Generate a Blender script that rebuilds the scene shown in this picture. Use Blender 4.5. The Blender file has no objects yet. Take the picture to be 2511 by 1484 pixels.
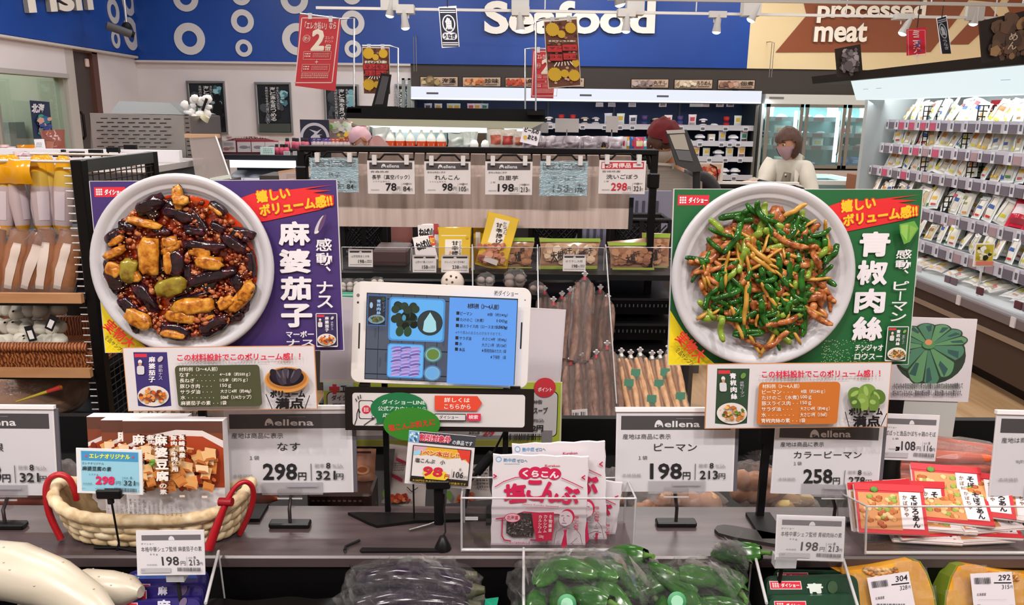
import bpy,math,random
from mathutils import Vector,Matrix,noise
R = math.radians
rnd = random.Random(7)
SC = bpy.context.scene
COL = SC.collection
# ---------------------------------------------------------------- camera
F,CX,CY,EYE = 1933.0,1255.5,742.0,Vector((0,0,1.6))
vy = Vector(((1220 - CX) / F,(CY - 278) / F,-1)).normalized()      # the aisle direction seen by the lens
wx = Vector((1,-0.0077,0));wx.z = (wx.x * vy.x + wx.y * vy.y) / -vy.z;wx.normalize()
up = wx.cross(vy)
A = Matrix((wx,vy,up))                                              # camera space -> world (rows = world axes)
cam = bpy.data.cameras.new('camera');cam.lens = F / 2511 * 36;cam.sensor_width = 36;cam.sensor_fit = 'HORIZONTAL'
cam.clip_start = 0.02;cam.clip_end = 100
camera = bpy.data.objects.new('camera',cam);COL.objects.link(camera)
camera.matrix_world = Matrix.Translation(EYE) @ A.to_4x4()
SC.camera = camera
# ---------------------------------------------------------------- world, exposure, lights
SC.view_settings.view_transform = 'Standard';SC.view_settings.look = 'None'
SC.view_settings.gamma = 1.0;SC.view_settings.use_curve_mapping = False
SC.view_settings.exposure = 0.0
SC.cycles.max_bounces = 6;SC.cycles.diffuse_bounces = 3;SC.cycles.glossy_bounces = 3;SC.cycles.transmission_bounces = 3
SC.cycles.transparent_max_bounces = 14;SC.cycles.caustics_reflective = False;SC.cycles.caustics_refractive = False
SC.cycles.sample_clamp_indirect = 4
world = bpy.data.worlds.new('world');SC.world = world;world.use_nodes = True
world.node_tree.nodes['Background'].inputs[0].default_value = (0.9,0.92,1,1)
world.node_tree.nodes['Background'].inputs[1].default_value = 0.18
LAMP = .5
def area(name,loc,sx,sy,power,col=(1,.97,.94),rot=(0,0,0)):
    l = bpy.data.lights.new(name,'AREA');l.shape = 'RECTANGLE';l.size = sx;l.size_y = sy;l.energy = power * LAMP;l.color = col
    o = bpy.data.objects.new(name,l);COL.objects.link(o);o.location = loc;o.rotation_euler = rot;return o
for yy,e in ((-1.6,150),(2.2,80),(5.6,115),(9.0,125),(12.2,100)):        # rows of ceiling lamps along the shop
    for xx in (-4.2,-1.4,1.4,4.2):
        area('ceiling_lamp',(xx,yy,4.3),1.3,.35,e * ((.35 if xx < -3 else .75 if xx < 0 else 1.15) if yy > 9 else 1))
for xx in (7.0,9.2):area('ceiling_lamp',(xx,10.5,4.3),1.3,.35,120)
for xx in (-1.1,-.1,.9):                                                    # spots over the produce table, behind the viewer
    area('produce_lamp',(xx,-.15,3.3),.075,.075,36,(1,.93,.88),(R(18),0,0))
area('fish_room_lamp',(-7.3,10.2,2.6),1.2,3,150,(.93,1,.93))
area('back_case_lamp',(1.42,13.05,1.84),5.9,.12,130,(.95,.98,1),(R(25),0,0))
area('island_case_lamp',(-.42,6.0,1.55),1.3,.25,20,(.93,1,1))
area('chilled_case_lamp',(3.48,5.3,1.9),.12,4.6,60,(.96,1,1),(0,R(-20),0))
area('chilled_case_lamp',(3.36,5.3,1.75),.1,4.6,12,(.96,1,1),(0,R(30),0))
# ---------------------------------------------------------------- helpers: pixels to places, materials, meshes
def ray(px,py):return A @ Vector(((px - CX) / F,(CY - py) / F,-1))
def at(px,py,Y):
    d = ray(px,py);return EYE + d * (Y / d.y)
def atz(px,py,z):
    d = ray(px,py);return EYE + d * ((z - 1.6) / d.z)
def atx(px,py,X):
    d = ray(px,py);return EYE + d * (X / d.x)
def lin(c):return c / 12.92 if c <= .04045 else ((c + .055) / 1.055) ** 2.4
def rgb(h):return tuple(lin(int(h[i:i + 2],16) / 255) for i in (1,3,5)) + (1,)
MATS = {}
def nodes(name):
    m = bpy.data.materials.new(name);m.use_nodes = True
    return m,m.node_tree.nodes,m.node_tree.links,m.node_tree.nodes['Principled BSDF']
def mat(k):
    """'#rrggbb' matte, /g glossy, /m metal, /e self-lit (screens, lamps), /s satin, /n rough noise bump, /w brushed"""
    if not isinstance(k,str):return k
    if k in MATS:return MATS[k]
    h,_,fl = k.partition('/')
    m,N,L,P = nodes('surface ' + k);P.inputs['Base Color'].default_value = rgb(h);P.inputs['Roughness'].default_value = .55
    if max(rgb(h)[:3]) < .03:P.inputs['Specular IOR Level'].default_value = .2
    if 'g' in fl:P.inputs['Roughness'].default_value = .16
    if 's' in fl:P.inputs['Roughness'].default_value = .34
    if 'm' in fl:P.inputs['Metallic'].default_value = .9;P.inputs['Roughness'].default_value = .3
    if 'e' in fl:
        st = float(fl.split('e')[1] or 1);P.inputs['Base Color'].default_value = rgb('#101010');P.inputs['Emission Color'].default_value = rgb(h);P.inputs['Emission Strength'].default_value = st
    if 'n' in fl:
        t = N.new('ShaderNodeTexNoise');t.inputs['Scale'].default_value = 180;t.inputs['Detail'].default_value = 4
        b = N.new('ShaderNodeBump');b.inputs['Strength'].default_value = .35;b.inputs['Distance'].default_value = .002
        L.new(t.outputs['Fac'],b.inputs['Height']);L.new(b.outputs['Normal'],P.inputs['Normal'])
    MATS[k] = m;return m
def clear(name,tint,gloss,haze=0.0,rough=.05,bump=0.0,scale=60,hazecol='#ffffff',fac=.22):
    """clear sheet: see-through plus a mirror film and a little milky haze"""
    m = bpy.data.materials.new(name);m.use_nodes = True;N = m.node_tree.nodes;L = m.node_tree.links;N.clear()
    out = N.new('ShaderNodeOutputMaterial');tr = N.new('ShaderNodeBsdfTransparent');tr.inputs[0].default_value = rgb(tint)
    gl = N.new('ShaderNodeBsdfGlossy');gl.inputs['Roughness'].default_value = rough
    lw = N.new('ShaderNodeLayerWeight');lw.inputs['Blend'].default_value = .25
    mp = N.new('ShaderNodeMath');mp.operation = 'MULTIPLY_ADD';mp.inputs[1].default_value = fac;mp.inputs[2].default_value = gloss
    mp.use_clamp = True
    L.new(lw.outputs['Facing'],mp.inputs[0])
    mx = N.new('ShaderNodeMixShader');L.new(mp.outputs[0],mx.inputs[0]);L.new(tr.outputs[0],mx.inputs[1]);L.new(gl.outputs[0],mx.inputs[2])
    last = mx
    if bump:
        t = N.new('ShaderNodeTexNoise');t.inputs['Scale'].default_value = scale;t.inputs['Detail'].default_value = 3;t.inputs['Distortion'].default_value = 1.5
        b = N.new('ShaderNodeBump');b.inputs['Strength'].default_value = bump;b.inputs['Distance'].default_value = .01
        L.new(t.outputs['Fac'],b.inputs['Height']);L.new(b.outputs['Normal'],gl.inputs['Normal'])
    if haze:
        df = N.new('ShaderNodeBsdfDiffuse');df.inputs[0].default_value = rgb(hazecol)
        m2 = N.new('ShaderNodeMixShader');m2.inputs[0].default_value = haze;L.new(mx.outputs[0],m2.inputs[1]);L.new(df.outputs[0],m2.inputs[2]);last = m2
    L.new(last.outputs[0],out.inputs[0]);MATS[name] = m;return m
FILM = clear('clear film','#f6f6f6',.07,.03,.08,.9,70)
BAG = clear('crinkled clear bag','#f2f2f2',.08,.03,.1,.8,90)
ACRYL = clear('clear acrylic','#f4f1f2',.02,.008,.03)
EDGE = clear('acrylic edge','#d9d4d8',.25,.35,.1)
GLASS = clear('window glass','#e6efe9',.06,.02,.02)
FROST = clear('cooler glass','#eef8f8',.04,.07,.04,0,1,'#d8f0f0')
POCKET = clear('clear sleeve','#f6f6f6',.06,.03,.06,.12,12)
def texmat(name,cols,scale=(1,1,1),kind='noise',sc=6,rough=.5,detail=5,bump=0,metal=0,dist=0):
    m,N,L,P = nodes(name);tc = N.new('ShaderNodeTexCoord');mp = N.new('ShaderNodeMapping');mp.inputs['Scale'].default_value = scale
    L.new(tc.outputs['Object'],mp.inputs[0])
    t = N.new('ShaderNodeTexNoise' if kind == 'noise' else 'ShaderNodeTexVoronoi' if kind == 'voronoi' else 'ShaderNodeTexWave')
    t.inputs['Scale'].default_value = sc
    if kind != 'voronoi':t.inputs['Detail'].default_value = detail
    if kind == 'wave':t.inputs['Distortion'].default_value = dist
    L.new(mp.outputs[0],t.inputs['Vector']);r = N.new('ShaderNodeValToRGB');E = r.color_ramp.elements
    E[0].position = .3;E[1].position = .7;E[0].color = rgb(cols[0]);E[-1].color = rgb(cols[-1])
    for i,c in enumerate(cols[1:-1]):E.new(.3 + .4 * (i + 1) / (len(cols) - 1)).color = rgb(c)
    o = t.outputs['Distance' if kind == 'voronoi' else 'Fac'];L.new(o,r.inputs[0]);L.new(r.outputs[0],P.inputs['Base Color'])
    P.inputs['Roughness'].default_value = rough;P.inputs['Metallic'].default_value = metal
    if bump:
        b = N.new('ShaderNodeBump');b.inputs['Strength'].default_value = bump;b.inputs['Distance'].default_value = .004
        L.new(o,b.inputs['Height']);L.new(b.outputs['Normal'],P.inputs['Normal'])
    MATS[name] = m;return m
def I3():return Matrix.Identity(4)
def T(x,y=None,z=None):return Matrix.Translation(x if y is None else (x,y,z))
def RX(a):return Matrix.Rotation(R(a),4,'X')
def RY(a):return Matrix.Rotation(R(a),4,'Y')
def RZ(a):return Matrix.Rotation(R(a),4,'Z')
def SXYZ(x,y,z):return Matrix.Diagonal((x,y,z,1))
W = {}                                                                # object name -> world matrix
class MB:
    def __init__(s):s.v = [];s.f = [];s.m = [];s.s = [];s.mats = []
    def mi(s,m):
        m = mat(m)
        if m not in s.mats:s.mats.append(m)
        return s.mats.index(m)
    def add(s,vs,fs,m,M=None,sm=False):
        b = len(s.v);i = s.mi(m)
        s.v += [tuple(M @ Vector(p)) if M is not None else tuple(p) for p in vs]
        s.f += [[b + k for k in f] for f in fs];s.m += [i] * len(fs);s.s += [sm] * len(fs);return s
    def box(s,x0,x1,y0,y1,z0,z1,m,M=None,ch=0):
        if not ch:
            return s.add([(x,y,z) for z in (z0,z1) for y in (y0,y1) for x in (x0,x1)],
                         [(0,2,3,1),(4,5,7,6),(0,1,5,4),(2,6,7,3),(0,4,6,2),(1,3,7,5)],m,M)
        c = ((x0 + x1) / 2,(y0 + y1) / 2,(z0 + z1) / 2);h = ((x1 - x0) / 2,(y1 - y0) / 2,(z1 - z0) / 2)
        ch = min(ch,min(h) * .9);V = [];ix = {}
        for sg in [(a,b,d) for a in (-1,1) for b in (-1,1) for d in (-1,1)]:
            for ax in range(3):
                ix[sg,ax] = len(V);V.append(tuple(c[k] + sg[k] * (h[k] - (0 if k == ax else ch)) for k in range(3)))
        Fc = []
        for ax in range(3):
            o = [k for k in range(3) if k != ax]
            for q in (-1,1):
                def S(a,b):
                    t = [0,0,0];t[ax] = q;t[o[0]] = a;t[o[1]] = b;return tuple(t)
                Fc.append([ix[S(-1,-1),ax],ix[S(1,-1),ax],ix[S(1,1),ax],ix[S(-1,1),ax]])
            for a in (-1,1):
                for b in (-1,1):
                    def S2(q):
                        t = [0,0,0];t[ax] = q;t[o[0]] = a;t[o[1]] = b;return tuple(t)
                    Fc.append([ix[S2(-1),o[0]],ix[S2(1),o[0]],ix[S2(1),o[1]],ix[S2(-1),o[1]]])
        for sg in [(a,b,d) for a in (-1,1) for b in (-1,1) for d in (-1,1)]:Fc.append([ix[sg,0],ix[sg,1],ix[sg,2]])
        cv = Vector(c);out = []
        for f in Fc:
            p = [Vector(V[k]) for k in f];n = (p[1] - p[0]).cross(p[2] - p[0])
            out.append(f if n.dot(sum(p,Vector()) / len(p) - cv) > 0 else f[::-1])
        return s.add(V,out,m,M)
    def prism(s,pts,z0,z1,m,M=None,sm=False):
        n = len(pts);a = sum(pts[i][0] * pts[(i + 1) % n][1] - pts[(i + 1) % n][0] * pts[i][1] for i in range(n))
        if a < 0:pts = pts[::-1]
        s.add([(x,y,z) for z in (z0,z1) for x,y in pts],[list(range(n))[::-1],list(range(n,2 * n))],m,M)
        return s.add([(x,y,z) for z in (z0,z1) for x,y in pts],[(i,(i + 1) % n,n + (i + 1) % n,n + i) for i in range(n)],m,M,sm)
    def tube(s,pts,r,m,n=8,M=None,caps=True,flat=1.0,closed=False):
        pts = [Vector(p) for p in pts];k = len(pts);rs = r if isinstance(r,(list,tuple)) else [r] * k;V = [];prev = None
        for i,p in enumerate(pts):
            if closed:d = pts[(i + 1) % k] - pts[i - 1]
            else:d = pts[min(i + 1,k - 1)] - pts[max(i - 1,0)]
            d = d.normalized() if d.length > 1e-9 else Vector((0,0,1))
            if prev is None:
                a = Vector((0,0,1)) if abs(d.z) < .9 else Vector((1,0,0));a = (a - d * a.dot(d)).normalized()
            else:
                a = prev - d * prev.dot(d);a = a.normalized() if a.length > 1e-6 else prev
            prev = a;b = d.cross(a)
            V += [tuple(p + (a * math.cos(2 * math.pi * j / n) * flat + b * math.sin(2 * math.pi * j / n)) * rs[i]) for j in range(n)]
        Fc = [(i * n + j,i * n + (j + 1) % n,(i + 1) % k * n + (j + 1) % n,(i + 1) % k * n + j) for i in range(k if closed else k - 1) for j in range(n)]
        s.add(V,Fc,m,M,True)
        if caps and not closed:s.add(V,[list(range(n))[::-1],list(range((k - 1) * n,k * n))],m,M)
        return s
    def lathe(s,prof,m,n=24,M=None,sm=True):
        k = len(prof);V = [(r * math.cos(2 * math.pi * j / n),r * math.sin(2 * math.pi * j / n),z) for r,z in prof for j in range(n)]
        return s.add(V,[(i * n + j,i * n + (j + 1) % n,(i + 1) * n + (j + 1) % n,(i + 1) * n + j) for i in range(k - 1) for j in range(n)],m,M,sm)
    def surf(s,nu,nv,fn,m,M=None,sm=True,wrap=False):
        V = [fn(i / (nu if wrap else nu - 1),j / (nv - 1)) for j in range(nv) for i in range(nu)]
        return s.add(V,[(j * nu + i,j * nu + (i + 1) % nu,(j + 1) * nu + (i + 1) % nu,(j + 1) * nu + i) for j in range(nv - 1) for i in range(nu if wrap else nu - 1)],m,M,sm)
    def blob(s,rx,ry,rz,m,M=None,n=12,k=8,amp=0.,fr=3.,seed=0.,sm=True,sq=1.):
        def fn(u,v):
            a = 2 * math.pi * u;b = math.pi * v;st = math.sin(b)
            pw = lambda q:math.copysign(abs(q) ** sq,q)
            p = Vector((pw(st) * pw(math.cos(a)),pw(st) * pw(math.sin(a)),-pw(math.cos(b))))
            if amp:p = p * (1 + amp * noise.noise(p * fr + Vector((seed,seed * 1.7,-seed))))
            return (p.x * rx,p.y * ry,p.z * rz)
        return s.surf(n,k,fn,m,M,sm,True)
    def obj(s,name,parent=None,M=None,base=True):
        """one mesh object; verts are world coords (or local ones with M), origin at the base centre"""
        if M is None:
            M = I3()
            if base and s.v:
                xs,ys,zs = zip(*s.v);o = Vector(((min(xs) + max(xs)) / 2,(min(ys) + max(ys)) / 2,min(zs)));M = T(o)
                s.v = [(x - o.x,y - o.y,z - o.z) for x,y,z in s.v]
        me = bpy.data.meshes.new(name);me.from_pydata(s.v,[],s.f)
        for m in s.mats:me.materials.append(m)
        me.polygons.foreach_set('material_index',s.m);me.polygons.foreach_set('use_smooth',s.s);me.update()
        return link(name,me,parent,M)
def link(name,data,parent,M):
    o = bpy.data.objects.new(name,data);COL.objects.link(o);W[o.name] = M
    if parent is not None:o.parent = parent;o.matrix_basis = W[parent.name].inverted() @ M
    else:o.matrix_basis = M
    return o
def tag(o,label,cat,group=None,kind=None):
    if label:o['label'] = label
    if cat:o['category'] = cat
    if group:o['group'] = group
    if kind:o['kind'] = kind
    return o
def thing(name,label,cat,loc,group=None,M=None):return tag(link(name,None,None,M or T(Vector(loc))),label,cat,group)
def struct(mb,name,parent=None):
    o = mb.obj(name,parent)
    if parent is None:o['kind'] = 'structure'
    return o
def dup(o,M,label=None,cat=None,group=None,parent=None):
    c = o.copy();COL.objects.link(c);W[c.name] = M;c.parent = parent;c.matrix_basis = M if parent is None else W[parent.name].inverted() @ M
    if label:c['label'] = label
    if group:c['group'] = group
    for ch in [x for x in KIDS.get(o.name,[])]:
        dup(ch,M @ W[o.name].inverted() @ W[ch.name],parent=c)
    return c
KIDS = {}
def kids(root,*parts):
    for p in parts:KIDS.setdefault(root.name,[]).append(p)
    return root
# ---- text as mesh outlines (built-in font)
GL = {}
def glyphs(txt,bold=0.0,res=2):
    k = (txt,bold)
    if k not in GL:
        c = bpy.data.curves.new('lettering','FONT');c.body = txt;c.resolution_u = res;c.offset = bold;c.align_x = 'CENTER';c.space_line = .95
        o = bpy.data.objects.new('lettering',c);COL.objects.link(o);dg = bpy.context.evaluated_depsgraph_get()
        m = bpy.data.meshes.new_from_object(o.evaluated_get(dg));v = [tuple(p.co) for p in m.vertices];f = [tuple(p.vertices) for p in m.polygons]
        bpy.data.objects.remove(o);bpy.data.curves.remove(c);bpy.data.meshes.remove(m)
        xs = [p[0] for p in v] or [0];ys = [p[1] for p in v] or [0]
        x0,y0,w,h = min(xs),min(ys),max(max(xs) - min(xs),1e-6),max(max(ys) - min(ys),1e-6)
        GL[k] = ([((p[0] - x0) / w,(p[1] - y0) / h) for p in v],f,w / h)
    return GL[k]
class Board:
    """a flat printed thing; everything is drawn on it at photograph coordinates, then it is one mesh standing at its own place"""
    def __init__(s,tl,tr,bl,Y=1.,lean=0,yaw=0,th=.003,base='#e6e3e6',eps=None,X=None):
        n = (RZ(yaw) @ RX(-lean) @ Vector((0,-1,0))) if X is None else Vector((1 if X < 0 else -1,0,0))
        if X is None:p0 = at((tl[0] + tr[0]) / 2 + bl[0] - tl[0],bl[1],Y)
        else:p0 = Vector((X,0,0))
        def hit(q):d = ray(*q);return EYE + d * ((p0 - EYE).dot(n) / d.dot(n))
        a,b,c = hit(tl),hit(tr),hit(bl);u = (b - a);s.w = u.length;u.normalize();v = n.cross(u);s.h = (a - c).dot(v)
        o = a + u * s.w / 2 - v * s.h;s.M = Matrix.Translation(o) @ Matrix((u,v,n)).transposed().to_4x4();s.o = o;s.n = n;s.u = u;s.vv = v
        e1 = (tr[0] - tl[0],tr[1] - tl[1]);e2 = (bl[0] - tl[0],bl[1] - tl[1]);D = e1[0] * e2[1] - e1[1] * e2[0]
        s.aff = (tl,e1,e2,D);s.mb = MB();s.z = 0;s.eps = eps or 7e-5 * max(1,(o - EYE).length);s.px = (s.w / math.hypot(*e1))
        if base:s.mb.box(-s.w / 2,s.w / 2,0,s.h,-th,0,base)
    def L(s,x,y):
        (tl,e1,e2,D) = s.aff;dx,dy = x - tl[0],y - tl[1];a = (dx * e2[1] - dy * e2[0]) / D;b = (e1[0] * dy - e1[1] * dx) / D
        return ((a - .5) * s.w,(1 - b) * s.h)
    def Wd(s,x,y,z=0):p = s.L(x,y);return s.M @ Vector((p[0],p[1],z))
    def up(s):s.z += s.eps;return s.z
    def p(s,pts,m):
        q = [s.L(*p) for p in pts];n = len(q);a = sum(q[i][0] * q[(i + 1) % n][1] - q[(i + 1) % n][0] * q[i][1] for i in range(n))
        if a < 0:q = q[::-1]
        z = s.up();s.mb.add([(x,y,z) for x,y in q],[list(range(n))],m);return s
    def r(s,x0,y0,x1,y1,m):return s.p([(x0,y0),(x1,y0),(x1,y1),(x0,y1)],m)
    def rr(s,x0,y0,x1,y1,rad,m):
        P = []
        for cx,cy,a0 in ((x1 - rad,y0 + rad,-90),(x1 - rad,y1 - rad,0),(x0 + rad,y1 - rad,90),(x0 + rad,y0 + rad,180)):
            P += [(cx + rad * math.cos(R(a0 + t)),cy + rad * math.sin(R(a0 + t))) for t in (0,22,45,68,90)]
        return s.p(P,m)
    def e(s,cx,cy,rx,ry,m,a0=0,a1=360,n=28,ang=0):
        c,d = math.cos(R(ang)),math.sin(R(ang));P = []
        for i in range(n + (a1 - a0 < 360)):
            t = R(a0 + (a1 - a0) * i / n);x,y = rx * math.cos(t),ry * math.sin(t);P.append((cx + x * c - y * d,cy + x * d + y * c))
        return s.p(P,m)
    def l(s,pts,w,m,closed=False):
        pts = list(pts) + ([pts[0]] if closed else []);z = s.up()
        for (x0,y0),(x1,y1) in zip(pts,pts[1:]):
            d = math.hypot(x1 - x0,y1 - y0) or 1;nx,ny = -(y1 - y0) / d * w / 2,(x1 - x0) / d * w / 2;ex,ey = (x1 - x0) / d * w * .3,(y1 - y0) / d * w * .3
            q = [s.L(*p) for p in ((x0 - ex + nx,y0 - ey + ny),(x0 - ex - nx,y0 - ey - ny),(x1 + ex - nx,y1 + ey - ny),(x1 + ex + nx,y1 + ey + ny))]
            s.mb.add([(x,y,z) for x,y in q],[(0,3,2,1)],m)
        return s
    def frame(s,x0,y0,x1,y1,w,m):return s.l([(x0,y0),(x1,y0),(x1,y1),(x0,y1)],w,m,True)
    def ring(s,cx,cy,r0,r1,m,n=28):
        z = s.up();P = [s.L(cx + r * math.cos(2 * math.pi * i / n),cy + r * math.sin(2 * math.pi * i / n)) for r in (r0,r1) for i in range(n)]
        s.mb.add([(x,y,z) for x,y in P],[(i,n + i,n + (i + 1) % n,(i + 1) % n) for i in range(n)],m);return s
    def t(s,txt,x0,y0,x1,y1,m,b=0.,ang=0):
        """lettering fitted to the box; ang turns it clockwise about the box centre"""
        v,f,asp = glyphs(txt,min(b,.01));cx,cy,w,h = (x0 + x1) / 2,(y0 + y1) / 2,x1 - x0,y1 - y0;rd = max(0,b - .01) * h;OF = [(0,0)] + [(rd * q * math.cos(k * .785),rd * q * math.sin(k * .785)) for q in ((1,.5) if b > .06 else (1,)) for k in range(8)] if rd else [(0,0)]
        c,d = math.cos(R(ang)),math.sin(R(ang));z = s.up();w -= 2 * rd;h -= 2 * rd
        for ox,oy in OF:
            V = [];z += s.eps * .25 if rd else 0
            for a,bb in v:
                x,y = (a - .5) * w + ox,(.5 - bb) * h + oy;q = s.L(cx + x * c - y * d,cy + x * d + y * c);V.append((q[0],q[1],z))
            s.mb.add(V,f,m)
        s.z = z;return s
    def tv(s,txt,x0,y0,x1,y1,m,b=0.,ang=0):
        """one column of upright characters"""
        n = len(txt);h = (y1 - y0) / n
        for i,ch in enumerate(txt):
            if ch == ' ':continue
            a = y0 + h * i;q = h * .06;xc = (x0 + x1) / 2;w = (x1 - x0)
            if ch in 'ー-':s.r(xc - w * .05,a + q,xc + w * .05,a + h - q,m)
            elif ch in '、。':s.t(ch,xc + w * .1,a,xc + w * .4,a + h * .35,m,b)
            elif ch in '・':s.e(xc,a + h / 2,w * .1,w * .1,m,n=8)
            else:s.t(ch,x0,a + q,x1,a + h - q,m,b,ang)
        return s
    def bars(s,x0,y0,x1,y1,m='#222222',n=24):
        r_ = random.Random(int(x0 + y0));x = x0;z = s.up();st = (x1 - x0) / n
        while x < x1 - st * .5:
            w = st * r_.choice((.3,.5,.8));q = [s.L(*p) for p in ((x,y0),(x + w,y0),(x + w,y1),(x,y1))];s.mb.add([(a,b,z) for a,b in q],[(3,2,1,0)],m);x += st * r_.choice((.7,1,1.4))
        return s
    def blots(s,x0,y0,x1,y1,cols,n,r0,r1,seed=0,el=False,asp=.7):
        """a printed picture built of many small colour patches; stays inside the box (or its ellipse)"""
        q = random.Random(seed + int(x0))
        for i in range(n):
            r = r0 + (r1 - r0) * q.random();ry = r * (asp + (1 - asp) * q.random())
            if el:
                t = q.random() * 6.28;k = math.sqrt(q.random());x = (x0 + x1) / 2 + max(0,(x1 - x0) / 2 - r) * k * math.cos(t);y = (y0 + y1) / 2 + max(0,(y1 - y0) / 2 - r) * k * math.sin(t)
            else:x = x0 + r + (x1 - x0 - 2 * r) * q.random();y = y0 + r + (y1 - y0 - 2 * r) * q.random()
            ph = q.random() * 6.28;k = q.choice((5,6,7,9));s.p([(max(x0,min(x1,x + r * math.cos(ph + j * 6.283 / k) * (.75 + .4 * q.random()))),max(y0,min(y1,y + ry * math.sin(ph + j * 6.283 / k) * (.75 + .4 * q.random())))) for j in range(k)],q.choice(cols))
        return s
    def lines(s,x0,y0,x1,y1,n,m,seed=1,fill=.55):
        """rows of print too small to read in the photograph: short dashes"""
        q = random.Random(seed);h = max(.8,abs(y1 - y0) / n);z = s.up()
        for i in range(n):
            x = x0
            while x < x1:
                w = h * q.choice((.4,.6,.9));a = y0 + i * h;X2 = min(x1,x + w)
                P = [s.L(*p) for p in ((x,a),(X2,a),(X2,a + h * fill),(x,a + h * fill))];s.mb.add([(u,v,z) for u,v in P],[(3,2,1,0)],m);x += w + h * .25
        return s
    def obj(s,name,parent=None):return s.mb.obj(name,parent,s.M)
    def thing(s,name,label,cat,group=None):return tag(s.obj(name),label,cat,group)
def hash01(i,k=0):return (math.sin(i * 127.1 + k * 311.7) * 43758.5453) % 1
# ---------------------------------------------------------------- the shop shell
YB,XL = 14.0,-6.1
zb = lambda py,Y=YB:at(1220,py,Y).z
WHITE = texmat('painted wall panels',['#cfcbd0','#d8d4d8'],(1,1,1),sc=1.2,rough=.4)
BLUE = texmat('blue fascia paint',['#0d3c8e','#1448a2'],(1,1,1),sc=.6,rough=.35)
CREAM = texmat('cream fascia paint',['#e6cfa0','#ecd8ae'],sc=.6,rough=.4)
FLOORM = texmat('wood plank floor',['#a5805c','#b8946e','#c4a27c'],(9,.8,1),sc=2.2,rough=.38,detail=8)
STRIPE = texmat('red brown floor plank',['#7c4a30','#8f5a3c'],(9,.8,1),sc=2.2,rough=.38)
m = MB();m.box(-9,11,-4,15,-.1,0,FLOORM);fl = struct(m,'floor')
for i,(x,y,w,l,a) in enumerate(((2.05,2.9,.16,3.2,12),(2.75,2.2,.1,3,12),(1.55,5.4,.12,2,14),(2.3,6.6,.14,2.5,5))):
    m = MB();m.box(-w,w,-l / 2,l / 2,.0,.002,STRIPE,T(x,y,0) @ RZ(a));struct(m,'floor_strip',fl)
m = MB();m.box(-9,11,-4,15,4.5,4.6,'#d9d6d2');struct(m,'ceiling')
m = MB();m.box(-9,11,YB,YB + .2,0,4.5,WHITE);wb = struct(m,'wall_back')
m = MB();m.box(10.4,10.6,-4,14,0,4.5,'#cfc6bb');struct(m,'wall_right')
m = MB();m.box(-9,11,-4.2,-4,0,4.5,'#c9c4c2');struct(m,'wall_front')
zf = zb(160);x1 = at(1834,100,YB).x;xk = at(1008,180,YB).x
m = MB();m.box(XL,x1,YB - .06,YB,zf,4.5,BLUE);struct(m,'wall_back_fascia',wb)
m = MB();m.box(x1,10.4,YB - .06,YB,zf,4.5,CREAM);struct(m,'wall_back_cream_fascia',wb)
m = MB();m.box(xk,10.4,YB - .03,YB,zb(250),zf,'#38302c');struct(m,'wall_back_brown_band',wb)
m = MB();m.box(XL,xk,YB - .09,YB,zf - .035,zf,'#c9c4c6');struct(m,'trim_1')
m = MB();m.box(-9,XL,9.9,14,4.4,4.5,'#d9d6d2')
# left wall: window 2.0-11.7 m along the aisle, a dark doorway, fascia above
zL = 2.47;m = MB();X0,X1 = XL - .2,XL
m.box(X0,X1,-4,11.72,2.05,zL,WHITE);m.box(X0,X1,-4,11.72,0,.9,WHITE);m.box(X0,X1,-4,6.2,.9,2.05,WHITE)
m.box(X0,X1,11.72,11.95,0,zL,'#b9b5b2');m.box(X0,X1,12.66,14,0,zL,WHITE);m.box(X0,X1,-4,14,zL,4.5,BLUE)
wl = struct(m,'wall_left')
m = MB();m.box(X1,X1 + .05,-4,YB - .06,zL,4.5,BLUE);struct(m,'wall_left_fascia',wl)
m = MB();m.box(X1,X1 + .08,-4,YB - .09,zL - .05,zL - .01,'#c3bdbd',ch=.01);struct(m,'trim_2')
m = MB();m.box(X0,X1 - .07,11.95,12.66,0,zL - .07,'#4a403e');m.box(X0,X1,12.5,12.66,0,zL,'#5a3a33');m.box(X0,X1,11.95,12.66,zL - .07,zL,'#6d5348')
dr = struct(m,'door_1');m = MB();m.tube([(X1 - .05,12.06,1.55),(X1 - .01,12.06,1.5),(X1 - .01,12.06,1.2),(X1 - .05,12.06,1.15)],.02,'#151315');struct(m,'door_handle',dr)
m = MB();m.box(X1 - .07,X1 - .03,12.38,12.46,2.2,2.32,'#d9c3bb',ch=.01);tag(m.obj('door_sensor'),'small pale sensor box high inside the dark doorway','sensor')
m = MB()
for a,b in ((6.2,8.3),(8.3,10.1),(10.1,11.72)):
    m.box(X0 + .04,X1 - .04,a,a + .05,.9,2.05,'#7f8078');m.box(X0 + .04,X1 - .04,b - .05,b,.9,2.05,'#9a9a93')
m.box(X0 - .02,X1 + .02,6.2,11.74,2.01,2.07,'#a8a6a6');m.box(X0,X1 + .03,6.2,11.74,.86,.92,'#8e8c8a');wn = struct(m,'window_1')
m = MB();m.box(X1 - .11,X1 - .1,6.2,11.72,.92,2.01,GLASS);struct(m,'window_pane',wn)
m = MB();m.box(-8.9,-8.7,5,12.2,0,3,'#b3b196');m.box(-8.7,X0,12.0,12.2,0,3,'#b0aa9f');m.box(-8.7,X0,5,5.2,0,3,'#b6b49c');m.box(-8.7,X0,5.2,12,2.9,3,'#c3c2b2');struct(m,'wall_fish_room')
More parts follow.
